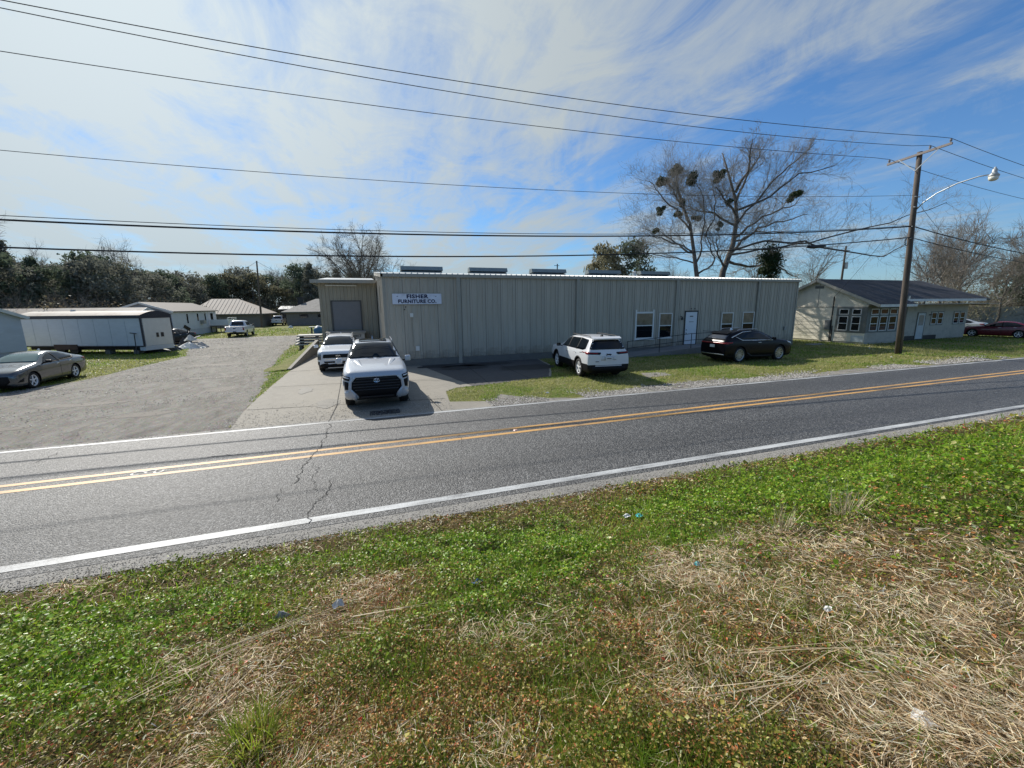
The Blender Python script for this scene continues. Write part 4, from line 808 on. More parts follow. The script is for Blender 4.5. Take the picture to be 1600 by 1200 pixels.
def hwin(rows, a, b, fixed, plane, trim=.09, fm=M_wfr):
    """rows: list of (z0,z1); spans a..b along y (plane 'x') or x (plane 'y')"""
    d0 = .035
    def bx(mb, u0, u1, z0, z1, o0, o1):
        if plane == 'x': mb.box(fixed-o1, fixed-o0, u0, u1, z0, z1)
        else: mb.box(u0, u1, fixed-o1, fixed-o0, z0, z1)
    z0a = min(r[0] for r in rows); z1a = max(r[1] for r in rows)
    t1 = MB(); bx(t1, a-trim, a, z0a-trim, z1a+trim, .02, .045); bx(t1, b, b+trim, z0a-trim, z1a+trim, .02, .045); bx(t1, a, b, z1a, z1a+trim, .02, .045); bx(t1, a, b, z0a-trim, z0a, .02, .045)
    w = P(t1, 'window', M_gtrim, ho)
    for (z0, z1, split) in rows:
        f = MB(); t = .055; bx(f, a, a+t, z0, z1, .02, .055); bx(f, b-t, b, z0, z1, .02, .055); bx(f, a+t, b-t, z0, z0+t, .02, .055); bx(f, a+t, b-t, z1-t, z1, .02, .055)
        if split: bx(f, a+t, b-t, (z0+z1)/2-.025, (z0+z1)/2+.025, .02, .05)
        P(f, 'frame', fm, w)
        g2 = MB(); bx(g2, a+t, b-t, z0+t, z1-t, .02, .03); P(g2, 'pane', M_glass, w)
for (a, b) in ((20.98,21.62),(21.86,22.56)): hwin([(.98,2.1,True),(2.22,2.66,False)], a, b, HX, 'x')
w1 = MB(); w1.box(HX-.028,HX-.018,20.7,22.75,.86,2.78) if False else w1.box(HX-.0185,HX-.0005,20.6,22.78,.82,2.79); P(w1, 'window_surround', M_gtrim, ho)
w1 = MB(); w1.box(HX,39.3,RF-.0185,RF+.015,.852,2.95); P(w1, 'sunroom_frame', M_gtrim, ho)
for (a, b) in ((35.95,36.85),(37.05,37.95),(38.15,39.05)): hwin([(.98,2.1,True),(2.22,2.66,False)], a, b, RF, 'y', .04)
for a in (45.1, 46.0, 48.3, 49.2): hwin([(1.25,2.25,True)], a, a+.72, HF, 'y', .08)
dd = MB(); dd.box(43.25,44.2,HF-.06,HF-.03,.08,2.2); d2 = P(dd, 'door', pbr('pale_door', (.50,.54,.55), .4), ho)
dd = MB(); dd.box(43.4,44.05,HF-.068,HF-.0605,1.2,2.05); P(dd, 'door_pane', pbr('door_glass', (.25,.28,.28), .1), d2); dd = MB(); dd.box(43.17,43.245,HF-.07,HF-.02,.05,2.28); dd.box(44.205,44.28,HF-.07,HF-.02,.05,2.28); dd.box(43.245,44.205,HF-.07,HF-.02,2.205,2.28); P(dd, 'door_frame', M_gtrim, d2)
dd = MB(); dd.box(44.75,45.0,HF-.12,HF-.03,2.02,2.1); P(dd, 'wall_lamp', M_black, ho)
dd = MB(); dd.box(HX-.16,HX-.02,23.1,23.5,1.0,1.75); P(dd, 'electric_meter', M_steel, ho); dd = MB(); dd.tube([(HX-.08,23.05,.1),(HX-.08,23.05,3.5),(HX-.18,23.0,3.6)], .045, 6); dd.tube([(HX-.05,22.95,.1),(HX-.05,22.95,1.3)], .04, 6); P(dd, 'service_mast', M_black, ho)
dd = MB(); dd.box(36.6,37.6,RF-.06,RF-.022,.3,.62) if False else dd.box(HX-.045,HX-.02,20.65,21.5,.15,.62); P(dd, 'repair_panel', pbr('pale_blue_panel', (.55,.60,.62), .6), ho)
st = MB(); st.box(31.6,33.0,21.6,22.2,0,.06); tag(st.build('stepping_slab', M_should), 'pale flat slab on the shaded lawn between warehouse and house', 'slab')

# ================================================================== VEHICLES
def carpaint(name, col, rough=.28, metal=0.0, coat=.6): return pbr(name, col, rough, metal, var=.03, vs=2, coat=coat, spec=.5)
CP_white = carpaint('pearl_white', (.66,.67,.68)); CP_silver = carpaint('silver_white', (.50,.52,.55), .3, .2); CP_black = pbr('black_car_paint', (.003,.003,.005), .25, var=.03, spec=.22, coat=.0)
CP_grey = carpaint('grey_car_paint', (.085,.09,.095), .2, .35, coat=.9); CP_red = carpaint('dark_red_paint', (.13,.008,.022), .25); CP_silv2 = carpaint('silver_paint', (.42,.45,.48), .3, .3)
M_plast = pbr('black_plastic', (.008,.008,.009), .5, var=.1, spec=.2); M_tyre = pbr('tyre_rubber', (.014,.014,.014), .8, var=.15); M_rim = pbr('alloy', (.55,.56,.57), .3, metal=.85, var=.03)
M_rimd = pbr('dark_alloy', (.03,.03,.032), .35, metal=.5); M_chrome = pbr('chrome', (.75,.76,.78), .12, metal=1.0, var=.02); M_cglass = glassm('car_glass', (.004,.006,.008), .04, .42)
M_tail = pbr('tail_light', (.22,.008,.012), .2, var=.1); M_lamp = pbr('headlamp', (.10,.11,.12), .08, metal=.3, spec=.9); M_lampw = pbr('lamp_white', (.72,.74,.76), .2); M_plate = pbr('licence_plate', (.62,.63,.62), .4, var=.06)
M_wshield = pbr('painted_reflection_glass', (.05,.12,.12), .05, var=.3, vs=1.6, spec=.9)  # mottled teal base colour imitates a reflection in the glass
M_gbar = pbr('grille_bar', (.035,.035,.038), .3)
M_under = pbr('underbody', (.01,.01,.01), .9)

def body_mesh(st, clad=True, levels=2, n_clad=2):
    """st: (x, zb, w, zbelt, wr, zt). returns mesh lofted and smoothed"""
    rows = []
    for (x, zb, w, zl, wr, zt) in st:
        h = zl-zb; u = zt-zl
        half = [(0,zb),(w*.55,zb),(w*.93,zb+.02*0),(w*.985,zb+.16*h),(w,zb+.45*h),(w*.995,zb+.75*h),(w*.965,zl-.02*min(1,h)),
                (w*.965+(wr-w*.965)*.18, zl+u*.10),(w*.965+(wr-w*.965)*.62, zl+u*.52),(wr, zl+u*.86),(wr*.86, zl+u*.965),(wr*.5, zt-.004),(0,zt)]
        rows.append([(x, y, z) for y, z in half]+[(x, -y, z) for y, z in half[-2:0:-1]])
    n = len(rows[0]); k = len(rows); V = [p for r in rows for p in r]; F = []; MI = []
    for i in range(k-1):
        for j in range(n):
            F.append((i*n+j, (i+1)*n+j, (i+1)*n+(j+1)%n, i*n+(j+1)%n)); jj = min(j, n-1-j); MI.append(1 if clad and jj < n_clad+1 else 0)
    # end caps: quads between mirrored halves
    for i0, flip in ((0, False), (k-1, True)):
        b = i0*n
        for j in range(n//2):
            a0, a1 = b+j, b+j+1; c0, c1 = b+(n-j)%n, b+(n-j-1)%n
            f = (a0, a1, c1, c0) if a0 != c0 and a1 != c1 else (a0, a1, c1) if a0 == c0 else (a0, a1, c0)
            F.append(f if not flip else tuple(reversed(f))); MI.append(1 if clad and j < n_clad else 0)
    me = bpy.data.meshes.new('b'); me.from_pydata(V, [], F); me.polygons.foreach_set('material_index', MI)
    bm = bmesh.new(); bm.from_mesh(me); bmesh.ops.recalc_face_normals(bm, faces=bm.faces); bm.to_mesh(me); bm.free()
    return me, levels
def evalmesh(me, mods, mats):
    for m in mats: me.materials.append(m)
    o = bpy.data.objects.new('t', me); COL.objects.link(o); extra = []
    for f in mods: extra += f(o) or []
    dg = bpy.context.evaluated_depsgraph_get(); dg.update(); out = bpy.data.meshes.new_from_object(o.evaluated_get(dg))
    bpy.data.objects.remove(o)
    for e in extra: bpy.data.objects.remove(e)
    return out
def carve(me, cutters, mats):
    def f(o):
        ex = []
        for c in cutters:
            cm = bpy.data.meshes.new('c'); cm.from_pydata(c.v, [], c.f)
            bm = bmesh.new(); bm.from_mesh(cm); bmesh.ops.recalc_face_normals(bm, faces=bm.faces); bm.to_mesh(cm); bm.free()
            for m in mats: cm.materials.append(m)
            cm.polygons.foreach_set('material_index', [1]*len(cm.polygons))
            co = bpy.data.objects.new('c', cm); COL.objects.link(co); md = o.modifiers.new('b', 'BOOLEAN'); md.operation = 'DIFFERENCE'; md.solver = 'EXACT'; md.object = co; ex.append(co)
        return ex
    return evalmesh(me, [f], mats)
def build_car(label, loc, rz, spec, name='parked_car', cat='car', group='cars and trucks parked by the road'):
    car = thing(name, label, cat, loc, rz, group)
    paint = spec['paint']; me, lv = body_mesh(spec['st'], spec.get('clad', True), n_clad=spec.get('n_clad', 2))
    def sub(o):
        m = o.modifiers.new('s', 'SUBSURF'); m.levels = spec.get('lv', 2); m.render_levels = m.levels
    full = evalmesh(me, [sub], [paint, M_plast])
    bm = bmesh.new(); bm.from_mesh(full); bvh = BVHTree.FromBMesh(bm); bm.free()
    cut = []; R = spec['R']; wr = R*1.15; hw = max(s[2] for s in spec['st'])
    for ax in spec['axles']:
        for sgn in (-1, 1):
            c = MB(); y0, y1 = sgn*(hw-.34), sgn*(hw+.3); c.lathe((ax, 0, R*1.02), [(y0, wr), (y1, wr)], 28); cut.append(c)
    for b in spec.get('cuts', []): c = MB(); c.box(*b); cut.append(c)
    body = carve(full, cut, [paint, M_plast])
    bm = bmesh.new(); bm.from_mesh(body)
    for f in bm.faces: f.smooth = True
    for e in bm.edges:
        if len(e.link_faces) == 2 and e.calc_face_angle(0) > math.radians(38): e.smooth = False
    bm.to_mesh(body); bm.free(); body.name = 'body'
    bo = link('body', body, car)
    def patch(nm, poly, view, mat, off=.006, par=car, step=.09, sym=False, label=None, thick=.02):
        """a thin shell laid on the body; poly in the plane named by view"""
        dirs = {'L': Vector((0,-1,0)), 'R': Vector((0,1,0)), 'F': Vector((-1,0,0)), 'B': Vector((1,0,0)), 'T': Vector((0,0,-1))}; d = dirs[view]
        P2 = []; n = len(poly)
        for i in range(n):
            a, b = Vector(poly[i]), Vector(poly[(i+1) % n]); m = max(1, int((b-a).length/step))
            P2 += [a.lerp(b, k/m) for k in range(m)]
        nb = len(P2); xs = [p.x for p in P2]; ys = [p.y for p in P2]; X, Y = np.meshgrid(np.arange(min(xs)+step*.5, max(xs), step), np.arange(min(ys)+step*.5, max(ys), step))
        pts = np.array([p[:] for p in P2]); ins = inpoly(X.ravel(), Y.ravel(), [p[:] for p in P2])
        for x, y in zip(X.ravel()[ins], Y.ravel()[ins]):
            if np.min(np.hypot(pts[:,0]-x, pts[:,1]-y)) > step*.35: P2.append(Vector((x, y)))
        vs, es, fs, *_ = delaunay_2d_cdt(P2, [(i, (i+1) % nb) for i in range(nb)], [], 1, 1e-5)
        V = []; ok = []
        for v in vs:
            o = Vector({'L': (v.x, 5, v.y), 'R': (v.x, -5, v.y), 'F': (8, v.x, v.y), 'B': (-8, v.x, v.y), 'T': (v.x, v.y, 5)}[view])
            h = bvh.ray_cast(o, d)
            ok.append(h[0] is not None); V.append((h[0]+h[1]*off) if h[0] is not None else o)
        fs = [f for f in fs if all(ok[i] for i in f)]
        if not fs: print('EMPTY PATCH', nm, label); return None
        m = MB(); m.v = [tuple(v) for v in V]; m.f = [tuple(f) for f in fs]; m.m = [0]*len(fs)
        # rim going back into the body
        cnt = {}
        for f in fs:
            for i in range(len(f)): a, b = f[i], f[(i+1) % len(f)]; cnt[(a, b)] = 1
        base = len(m.v); back = {}
        for (a, b) in list(cnt):
            if (b, a) in cnt: continue
            for q in (a, b):
                if q not in back: back[q] = len(m.v); m.v.append(tuple(Vector(V[q])+d*(off+thick)))
            m.f.append((b, a, back[a], back[b])); m.m.append(0)
        ob = m.build(nm, mat, par, smooth=False)
        for p in ob.data.polygons: p.use_smooth = len(p.vertices) == 3
        return ob
    # wheels
    W0 = spec.get('tw', .24)
    for ax in spec['axles']:
        for sgn in (-1, 1):
            yo = sgn*(hw-.035); w = MB(); a = -sgn; rr = R*spec.get('rim', .68)
            w.lathe((ax, yo, R), [(a*W0, rr*.9), (a*W0, R*.93), (a*(W0-.03), R), (a*.03, R), (0, R*.95), (a*.004, rr*1.02), (a*.03, rr*.98), (a*.05, rr*.9)], 30, caps=False)
            t = w.build('tyre', M_tyre, car, smooth=False)
            for p in t.data.polygons: p.use_smooth = len(p.vertices) == 4
            r = MB(); rm = spec.get('rimmat', M_rim); ns = spec.get('spokes', 5)
            r.lathe((ax, yo, R), [(a*.012, rr*1.0), (a*.006, rr*.97), (a*.02, rr*.90), (a*.06, rr*.88)], 30, mi=0, caps=False)
            r.lathe((ax, yo, R), [(a*.075, rr*.9), (a*.07, rr*.01)], 20, mi=1)
            r.lathe((ax, yo, R), [(a*.035, rr*.22), (a*.012, rr*.18), (a*.012, .005)], 12, mi=0)
            for k in range(ns):
                an_ = 2*PI*k/ns+.3; ca, sa = math.cos(an_), math.sin(an_); wd = spec.get('sw', .05)
                for (off2) in ((-.13, .13) if spec.get('twin') else (0,)):
                    cb, sb = math.cos(an_+off2), math.sin(an_+off2)
                    p0 = Vector((ax+ca*rr*.15, yo+a*.03, R+sa*rr*.15)); p1 = Vector((ax+cb*rr*.93, yo+a*.018, R+sb*rr*.93)); tv = Vector((-sa, 0, ca))
                    yv = Vector((0, a, 0))
                    r.hexa([p0-tv*wd*.7, p0+tv*wd*.7, p1+tv*wd*.5, p1-tv*wd*.5, p0-tv*wd*.7+yv*.03, p0+tv*wd*.7+yv*.03, p1+tv*wd*.5+yv*.03, p1-tv*wd*.5+yv*.03], 0)
            ro = r.build('rim', [rm, M_rimd if spec.get('rimmat') is None else M_plast], t)
            for p in ro.data.polygons: p.use_smooth = False
    # under floor keeps light from passing below
    u = MB(); L0 = min(s[0] for s in spec['st']); L1 = max(s[0] for s in spec['st']); u.box(L0+.3, L1-.3, -hw*.72, hw*.72, spec['zb']-.02, spec['zb']+.12); u.build('underbody', M_under, car)
    # mirrors
    mx, mz, mm = spec['mirror']; ms = spec.get('msize', (.12, .20, .15))
    for sgn in (-1, 1):
        q = MB(); q.obox((mx, sgn*(hw+.13), mz+.02), ms); q.obox((mx+.01, sgn*(hw+.01), mz-.04), (.06, .16, .05))
        q2 = MB(); q2.v = q.v[:8]; q2.f = q.f[:6]; q2.m = [0]*6
        mo_ = q2.build('mirror', mm, car); md = mo_.modifiers.new('bev', 'BEVEL'); md.width = .04; md.segments = 3
        q3 = MB(); q3.beam((mx+.01, sgn*(hw-.08), mz-.05), (mx, sgn*(hw+.08), mz-.02), .05, .04); q3.build('mirror_arm', M_plast, mo_)
        q3 = MB(); q3.obox((mx-ms[0]/2-.004, sgn*(hw+.13), mz+.02), (.006, ms[1]*.8, ms[2]*.75)); q3.build('mirror_glass', M_cglass, mo_)
    for p in spec.get('patches', []):
        nm, poly, view, mat = p[:4]; kw = p[4] if len(p) > 4 else {}
        if view in 'LR' or (view == 'S'):
            for vv in ('L', 'R'): patch(nm, poly, vv, mat, **kw)
        elif kw.get('sym'):
            kw2 = {k: v for k, v in kw.items() if k != 'sym'}
            patch(nm, poly, view, mat, **kw2); patch(nm, [(-a, b) for a, b in reversed(poly)], view, mat, **kw2)
        else: patch(nm, poly, view, mat, **kw)
    return car, patch
def bx(nm, b, mat, par): m = MB(); m.box(*b); return m.build(nm, mat, par)

# ---- the pickup nearest the road (front view)
ST = [(2.965,.62,.78,.86,.70,1.00),(2.95,.46,.86,1.0,.76,1.12),(2.86,.34,.955,1.10,.80,1.21),(2.62,.30,1.0,1.17,.83,1.27),(2.2,.30,1.015,1.22,.86,1.32),(1.6,.30,1.015,1.26,.87,1.37),(1.32,.30,1.01,1.27,.87,1.395),(1.22,.30,1.005,1.28,.85,1.42),(.95,.30,1.0,1.285,.79,1.60),(.62,.30,1.0,1.285,.74,1.80),(.40,.30,1.0,1.29,.715,1.90),(.15,.30,1.0,1.29,.70,1.95),(-.4,.30,1.0,1.29,.70,1.965),(-.95,.30,1.0,1.29,.70,1.955),(-1.12,.30,1.0,1.29,.69,1.92),(-1.24,.30,1.0,1.28,.72,1.6),(-1.28,.30,1.0,1.24,.86,1.33),(-1.34,.30,1.0,1.22,.93,1.30),(-2.0,.34,1.01,1.22,.95,1.30),(-2.85,.40,1.0,1.22,.95,1.30),(-2.94,.45,.98,1.2,.94,1.29),(-2.96,.5,.96,1.18,.93,1.27)]
hood_l = [(1.35,.52),(2.55,.28),(2.62,.34),(1.42,.66)]
sp = dict(paint=CP_silver, st=ST, R=.415, axles=(2.0,-1.70), zb=.30, tw=.27, spokes=6, mirror=(1.0,1.32,CP_silver), msize=(.12,.20,.20), clad=False, cuts=[(-2.86,-1.40,-.86,.86,.8,1.5)],
  patches=[('windscreen',[(-.82,1.42),(-.84,1.46),(-.66,1.865),(0,1.895),(.66,1.865),(.84,1.46),(.82,1.42),(0,1.44)],'F',M_cglass,dict(off=.008)),
   ('side_window',[(.95,1.33),(.55,1.74),(.3,1.84),(-.95,1.85),(-1.08,1.34)],'S',M_cglass,dict(off=.008)),
   ('window_pillar',[(-.02,1.32),(-.02,1.86),(-.12,1.86),(-.12,1.32)],'S',M_plast,dict(off=.014)),
   ('sunroof',[(.3,-.48),(-.75,-.48),(-.75,.48),(.3,.48)],'T',M_cglass,dict(off=.008)),
   ('grille',[(-.60,1.03),(-.72,.90),(-.74,.68),(-.60,.52),(-.56,.36),(.56,.36),(.60,.52),(.74,.68),(.72,.90),(.60,1.03)],'F',M_plast,dict(off=.012)),
   ('headlight',[(.76,1.06),(.99,1.10),(.99,.98),(.79,.94)],'F',M_plast,dict(off=.012,sym=True,step=.05)),
   ('headlight_lens',[(.79,1.035),(.95,1.06),(.95,1.035),(.80,1.005)],'F',M_lampw,dict(off=.022,sym=True,step=.04)),
   ('fog_lamp_recess',[(.80,.90),(.93,.93),(.93,.66),(.82,.68)],'F',M_plast,dict(off=.012,sym=True,step=.05)),
   ('lamp_strip',[(.95,.95),(.985,.96),(.98,.76),(.95,.78)],'F',M_lampw,dict(off=.02,sym=True,step=.04)),
   ('bumper_corner',[(.62,.50),(.76,.66),(.93,.60),(.93,.36),(.64,.34)],'F',CP_silver,dict(off=.03,sym=True,step=.06)),
   ('door_seam',[(.12,.45),(.14,.45),(.14,1.29),(.12,1.29)],'S',M_plast,dict(off=.003,thick=.005)),('door_seam',[(-1.06,.45),(-1.04,.45),(-1.04,1.29),(-1.06,1.29)],'S',M_plast,dict(off=.003,thick=.005)),
   ('tail_light',[(-2.95,.9),(-2.80,.9),(-2.80,1.2),(-2.95,1.2)],'S',M_tail,dict(off=.01))])
tun, pt = build_car('white pickup truck with black grille parked nose to the road, nearest the camera', (.17, 16.15, .012), -PI/2, sp, 'pickup_truck', 'pickup truck')
for z, w in ((.985,.60),(.90,.68),(.815,.70),(.73,.69),(.645,.64)):
    pt('grille_bar', [(-w,z-.013),(w,z-.013),(w,z+.013),(-w,z+.013)], 'F', M_gbar, .035, step=.05)
OUT = [(.66,1.075),(.80,.91),(.83,.66),(.74,.54),(.70,.33),(.60,.33),(.64,.56),(.745,.69),(.72,.89),(.60,1.03)]
pt('grille_surround', OUT, 'F', CP_silver, .045, step=.05); pt('grille_surround', [(-a_, b_) for a_, b_ in reversed(OUT)], 'F', CP_silver, .045, step=.05)
pt('grille_top', [(-.66,1.03),(.66,1.03),(.64,1.075),(-.64,1.075)], 'F', CP_silver, .03, step=.05)
def rings(par, x, y, z, sc, mat):   # emblem of three crossing ovals
    for (ry_, rz_, dz) in ((.085,.058,0),(.028,.052,.004),(.055,.022,.028)):
        m = MB(); m.tube([(x, y+sc*ry_*math.cos(a), z+sc*(dz+rz_*math.sin(a))) for a in np.linspace(0, 2*PI, 25)], .009*sc, 5, caps=False); m.build('emblem', mat, par)
rings(tun, 3.012, 0, .925, 1.0, M_chrome)
bx('bumper_guard', (2.93,3.0,-.5,.5,.40,.44), M_rimd, tun)
for s_ in (-1, 1):
    m = MB(); m.tube([(.35,s_*.66,1.945),(.1,s_*.665,1.985),(-.8,s_*.665,1.99),(-1.0,s_*.66,1.96)], .018, 6); m.build('roof_rail', CP_silver, tun)
    m = MB(); m.hexa([(1.45,s_*.70,1.375),(2.6,s_*.42,1.24),(2.6,s_*.34,1.245),(1.45,s_*.48,1.385),(1.50,s_*.66,1.405),(2.45,s_*.41,1.285),(2.45,s_*.37,1.287),(1.50,s_*.54,1.41)]); mo_ = m.build('hood_ridge', CP_silver, tun); md = mo_.modifiers.new('b','BEVEL'); md.width=.02; md.segments=2
    m = MB(); m.tube([(1.27,s_*.05+.02,1.425),(1.06,s_*.05-.62 if s_<0 else .62,1.51)], .011, 4); m.build('wiper', M_plast, tun)
m = MB(); m.hexa([(-.82,-.03,1.95),(-.66,-.03,1.95),(-.66,.03,1.95),(-.82,.03,1.95),(-.82,-.006,2.05),(-.76,-.006,2.06),(-.76,.006,2.06),(-.82,.006,2.05)]); m.build('antenna_fin', CP_silver, tun)
bx('sticker', (.99,1.0,.62,.70,1.52,1.56), M_lampw, tun) if False else None

# ---- white utility vehicle behind it
SV = [(2.50,.45,.72,.76,.66,.90),(2.47,.32,.84,.92,.74,1.02),(2.38,.24,.93,1.0,.78,1.08),(2.1,.22,.985,1.05,.82,1.13),(1.6,.22,.995,1.08,.84,1.17),(1.15,.22,.995,1.10,.84,1.21),(1.05,.22,.995,1.10,.82,1.25),(.75,.22,.995,1.11,.76,1.44),(.4,.22,.995,1.11,.70,1.62),(.15,.22,.995,1.12,.68,1.69),(-.4,.22,.995,1.12,.68,1.73),(-1.3,.22,.995,1.12,.67,1.72),(-1.9,.22,.99,1.12,.66,1.68),(-2.12,.24,.98,1.11,.66,1.6),(-2.3,.26,.97,1.08,.72,1.35),(-2.42,.30,.95,1.02,.80,1.12),(-2.48,.36,.90,.9,.80,1.0)]
def suv_patches(win='S'):
    return [('windscreen',[(-.80,1.25),(-.81,1.28),(-.63,1.62),(0,1.655),(.63,1.62),(.81,1.28),(.80,1.25),(0,1.27)],'F',M_cglass,dict(off=.008)),
     ('side_window',[(.78,1.14),(.35,1.50),(.1,1.59),(-1.2,1.61),(-1.85,1.56),(-1.98,1.18)],'S',M_cglass,dict(off=.008)),
     ('window_pillar',[(-.08,1.13),(-.08,1.6),(-.17,1.6),(-.17,1.13)],'S',M_plast,dict(off=.014)),
     ('window_pillar',[(-1.15,1.13),(-1.15,1.6),(-1.23,1.6),(-1.23,1.13)],'S',M_plast,dict(off=.014)),
     ('door_seam',[(-.12,.4),(-.10,.4),(-.10,1.12),(-.12,1.12)],'S',M_plast,dict(off=.003,thick=.005)),
     ('door_handle',[(-.05,.98),(-.27,.98),(-.27,.95),(-.05,.95)],'S',M_chrome,dict(off=.025)),('door_handle',[(-1.05,.99),(-1.27,.99),(-1.27,.96),(-1.05,.96)],'S',M_chrome,dict(off=.025))]
sp = dict(paint=CP_white, st=SV, R=.39, axles=(1.50,-1.40), zb=.22, spokes=5, mirror=(.80,1.17,CP_white), msize=(.12,.22,.15),
  patches=suv_patches()+[('rear_window',[(-.66,1.3),(-.6,1.58),(.6,1.58),(.66,1.3)],'B',M_cglass,dict(off=.008)),
   ('grille',[(-.66,.92),(-.70,.74),(.70,.74),(.66,.92)],'F',M_plast,dict(off=.012)),
   ('headlight',[(.76,.93),(.93,.94),(.94,.66),(.78,.66)],'F',M_lamp,dict(off=.012,sym=True,step=.05)),
   ('lower_grille',[(-.66,.58),(-.62,.50),(.62,.50),(.66,.58)],'F',M_plast,dict(off=.012)),
   ('lower_grille',[(-.74,.40),(-.70,.29),(.70,.29),(.74,.40)],'F',M_plast,dict(off=.012)),
   ('fog_lamp_recess',[(.84,.56),(.93,.57),(.94,.40),(.86,.40)],'F',M_plast,dict(off=.012,sym=True,step=.04)),
   ('tail_light',[(-2.46,.75),(-2.25,.75),(-2.2,1.05),(-2.40,1.05)],'S',M_tail,dict(off=.01))])
kia, _ = build_car('white utility vehicle parked nose out before the loading dock, half hidden by the pickup', (-1.42, 24.1, .012), -PI/2, sp, 'parked_car', 'suv')
bx('bumper_bar', (2.44,2.50,-.6,.6,.64,.68), M_chrome, kia); bx('licence_plate', (2.50,2.525,-.16,.16,.46,.60), M_plate, kia); bx('skid_plate', (2.38,2.46,-.5,.5,.235,.275), M_rim, kia)
textmesh('emblem', 'KIA', .09, M_chrome, kia, Matrix.Translation((2.53,0,.84)) @ Matrix.Rotation(PI/2,4,'Z') @ RX, .004, 1.5)
m = MB(); m.hexa([(-1.5,-.025,1.71),(-1.34,-.025,1.71),(-1.34,.025,1.71),(-1.5,.025,1.71),(-1.5,-.005,1.79),(-1.45,-.005,1.79),(-1.45,.005,1.79),(-1.5,.005,1.79)]); m.build('antenna_fin', CP_white, kia)
for s_ in (-1,1):
    m = MB(); m.tube([(.1,s_*.62,1.70),(0,s_*.62,1.745),(-1.7,s_*.61,1.73),(-1.85,s_*.61,1.67)], .018, 6); m.build('roof_rail', M_rim, kia)
    m = MB(); m.hexa([(1.15,s_*.55,1.19),(2.2,s_*.45,1.06),(2.2,s_*.38,1.06),(1.15,s_*.42,1.2),(1.2,s_*.52,1.215),(2.1,s_*.435,1.10),(2.1,s_*.40,1.10),(1.2,s_*.45,1.22)]); m.build('hood_ridge', CP_white, kia)

# ---- white utility vehicle seen from behind on the lawn
JV = [(2.60,.45,.78,.8,.72,.98),(2.56,.32,.88,.98,.80,1.06),(2.45,.26,.95,1.04,.83,1.10),(2.1,.24,.985,1.08,.85,1.16),(1.6,.24,.985,1.11,.86,1.20),(1.15,.24,.985,1.13,.86,1.24),(1.0,.24,.985,1.14,.82,1.30),(.7,.24,.985,1.15,.75,1.50),(.35,.24,.985,1.15,.70,1.68),(.1,.24,.985,1.16,.68,1.76),(-.5,.24,.985,1.16,.68,1.80),(-1.5,.24,.98,1.17,.67,1.79),(-2.15,.24,.975,1.17,.66,1.76),(-2.32,.25,.97,1.17,.66,1.70),(-2.42,.27,.965,1.16,.72,1.45),(-2.52,.30,.955,1.12,.82,1.20),(-2.59,.34,.94,1.0,.86,1.12),(-2.61,.42,.90,.9,.84,1.02)]
sp = dict(paint=CP_white, st=JV, R=.40, axles=(1.57,-1.52), zb=.24, spokes=5, mirror=(.78,1.22,M_plast), twin=True, sw=.03, rimmat=None, n_clad=3,
  patches=[('windscreen',[(-.78,1.3),(-.62,1.70),(.62,1.70),(.78,1.3)],'F',M_cglass,dict(off=.008)),
   ('side_window',[(.80,1.20),(.42,1.55),(.1,1.67),(-1.2,1.70),(-2.05,1.66),(-2.12,1.28),(-1.9,1.22)],'S',M_cglass,dict(off=.008)),
   ('window_pillar',[(-.08,1.2),(-.08,1.67),(-.16,1.67),(-.16,1.2)],'S',M_plast,dict(off=.014)),('window_pillar',[(-1.15,1.2),(-1.2,1.68),(-1.27,1.68),(-1.22,1.2)],'S',M_plast,dict(off=.014)),
   ('rear_window',[(-.76,1.27),(-.80,1.30),(-.62,1.66),(.62,1.66),(.80,1.30),(.76,1.27)],'B',M_cglass,dict(off=.010)),
   ('tail_light',[(.36,1.15),(.92,1.17),(.95,1.09),(.42,1.06),(.36,1.10)],'B',M_plast,dict(off=.014,sym=True,step=.05)),
   ('tail_light_lens',[(.48,1.135),(.93,1.155),(.94,1.12),(.50,1.10)],'B',M_tail,dict(off=.024,sym=True,step=.04)),
   ('tail_light',[(-2.56,1.08),(-2.34,1.09),(-2.24,1.13),(-2.30,1.18),(-2.52,1.17)],'S',M_tail,dict(off=.014,step=.04)),
   ('bumper_lower',[(-.90,.60),(-.72,.565),(.72,.565),(.90,.60),(.9,.33),(-.9,.33)],'B',M_plast,dict(off=.016)),
   ('plate_recess',[(-.30,1.0),(-.36,.82),(.36,.82),(.30,1.0)],'B',CP_silver,dict(off=.004,thick=.002)),
   ('tailgate_seam',[(-.74,.60),(.74,.60),(.74,.615),(-.74,.615)],'B',M_plast,dict(off=.003,thick=.004)),
   ('wheel_arch_trim',[(-1.52+.52*math.cos(a),.42+.52*math.sin(a)) for a in np.linspace(-.1,PI+.1,14)]+[(-1.52+.45*math.cos(a),.42+.45*math.sin(a)) for a in np.linspace(PI+.1,-.1,14)],'S',M_plast,dict(off=.012,step=.08)),
   ('wheel_arch_trim',[(1.57+.52*math.cos(a),.42+.52*math.sin(a)) for a in np.linspace(-.1,PI+.1,14)]+[(1.57+.45*math.cos(a),.42+.45*math.sin(a)) for a in np.linspace(PI+.1,-.1,14)],'S',M_plast,dict(off=.012,step=.08)),
   ('door_seam',[(-.12,.45),(-.10,.45),(-.10,1.18),(-.12,1.18)],'S',M_plast,dict(off=.003,thick=.005)),
   ('door_handle',[(.0,1.04),(-.22,1.04),(-.22,1.01),(.0,1.01)],'S',M_chrome,dict(off=.025)),('door_handle',[(-1.0,1.06),(-1.22,1.06),(-1.22,1.03),(-1.0,1.03)],'S',M_chrome,dict(off=.025))])
jp, _ = build_car('white utility vehicle with black rear window parked half on the lawn, seen from behind', (9.98, 17.6, .012), PI/2-.13, sp, 'parked_car', 'suv')
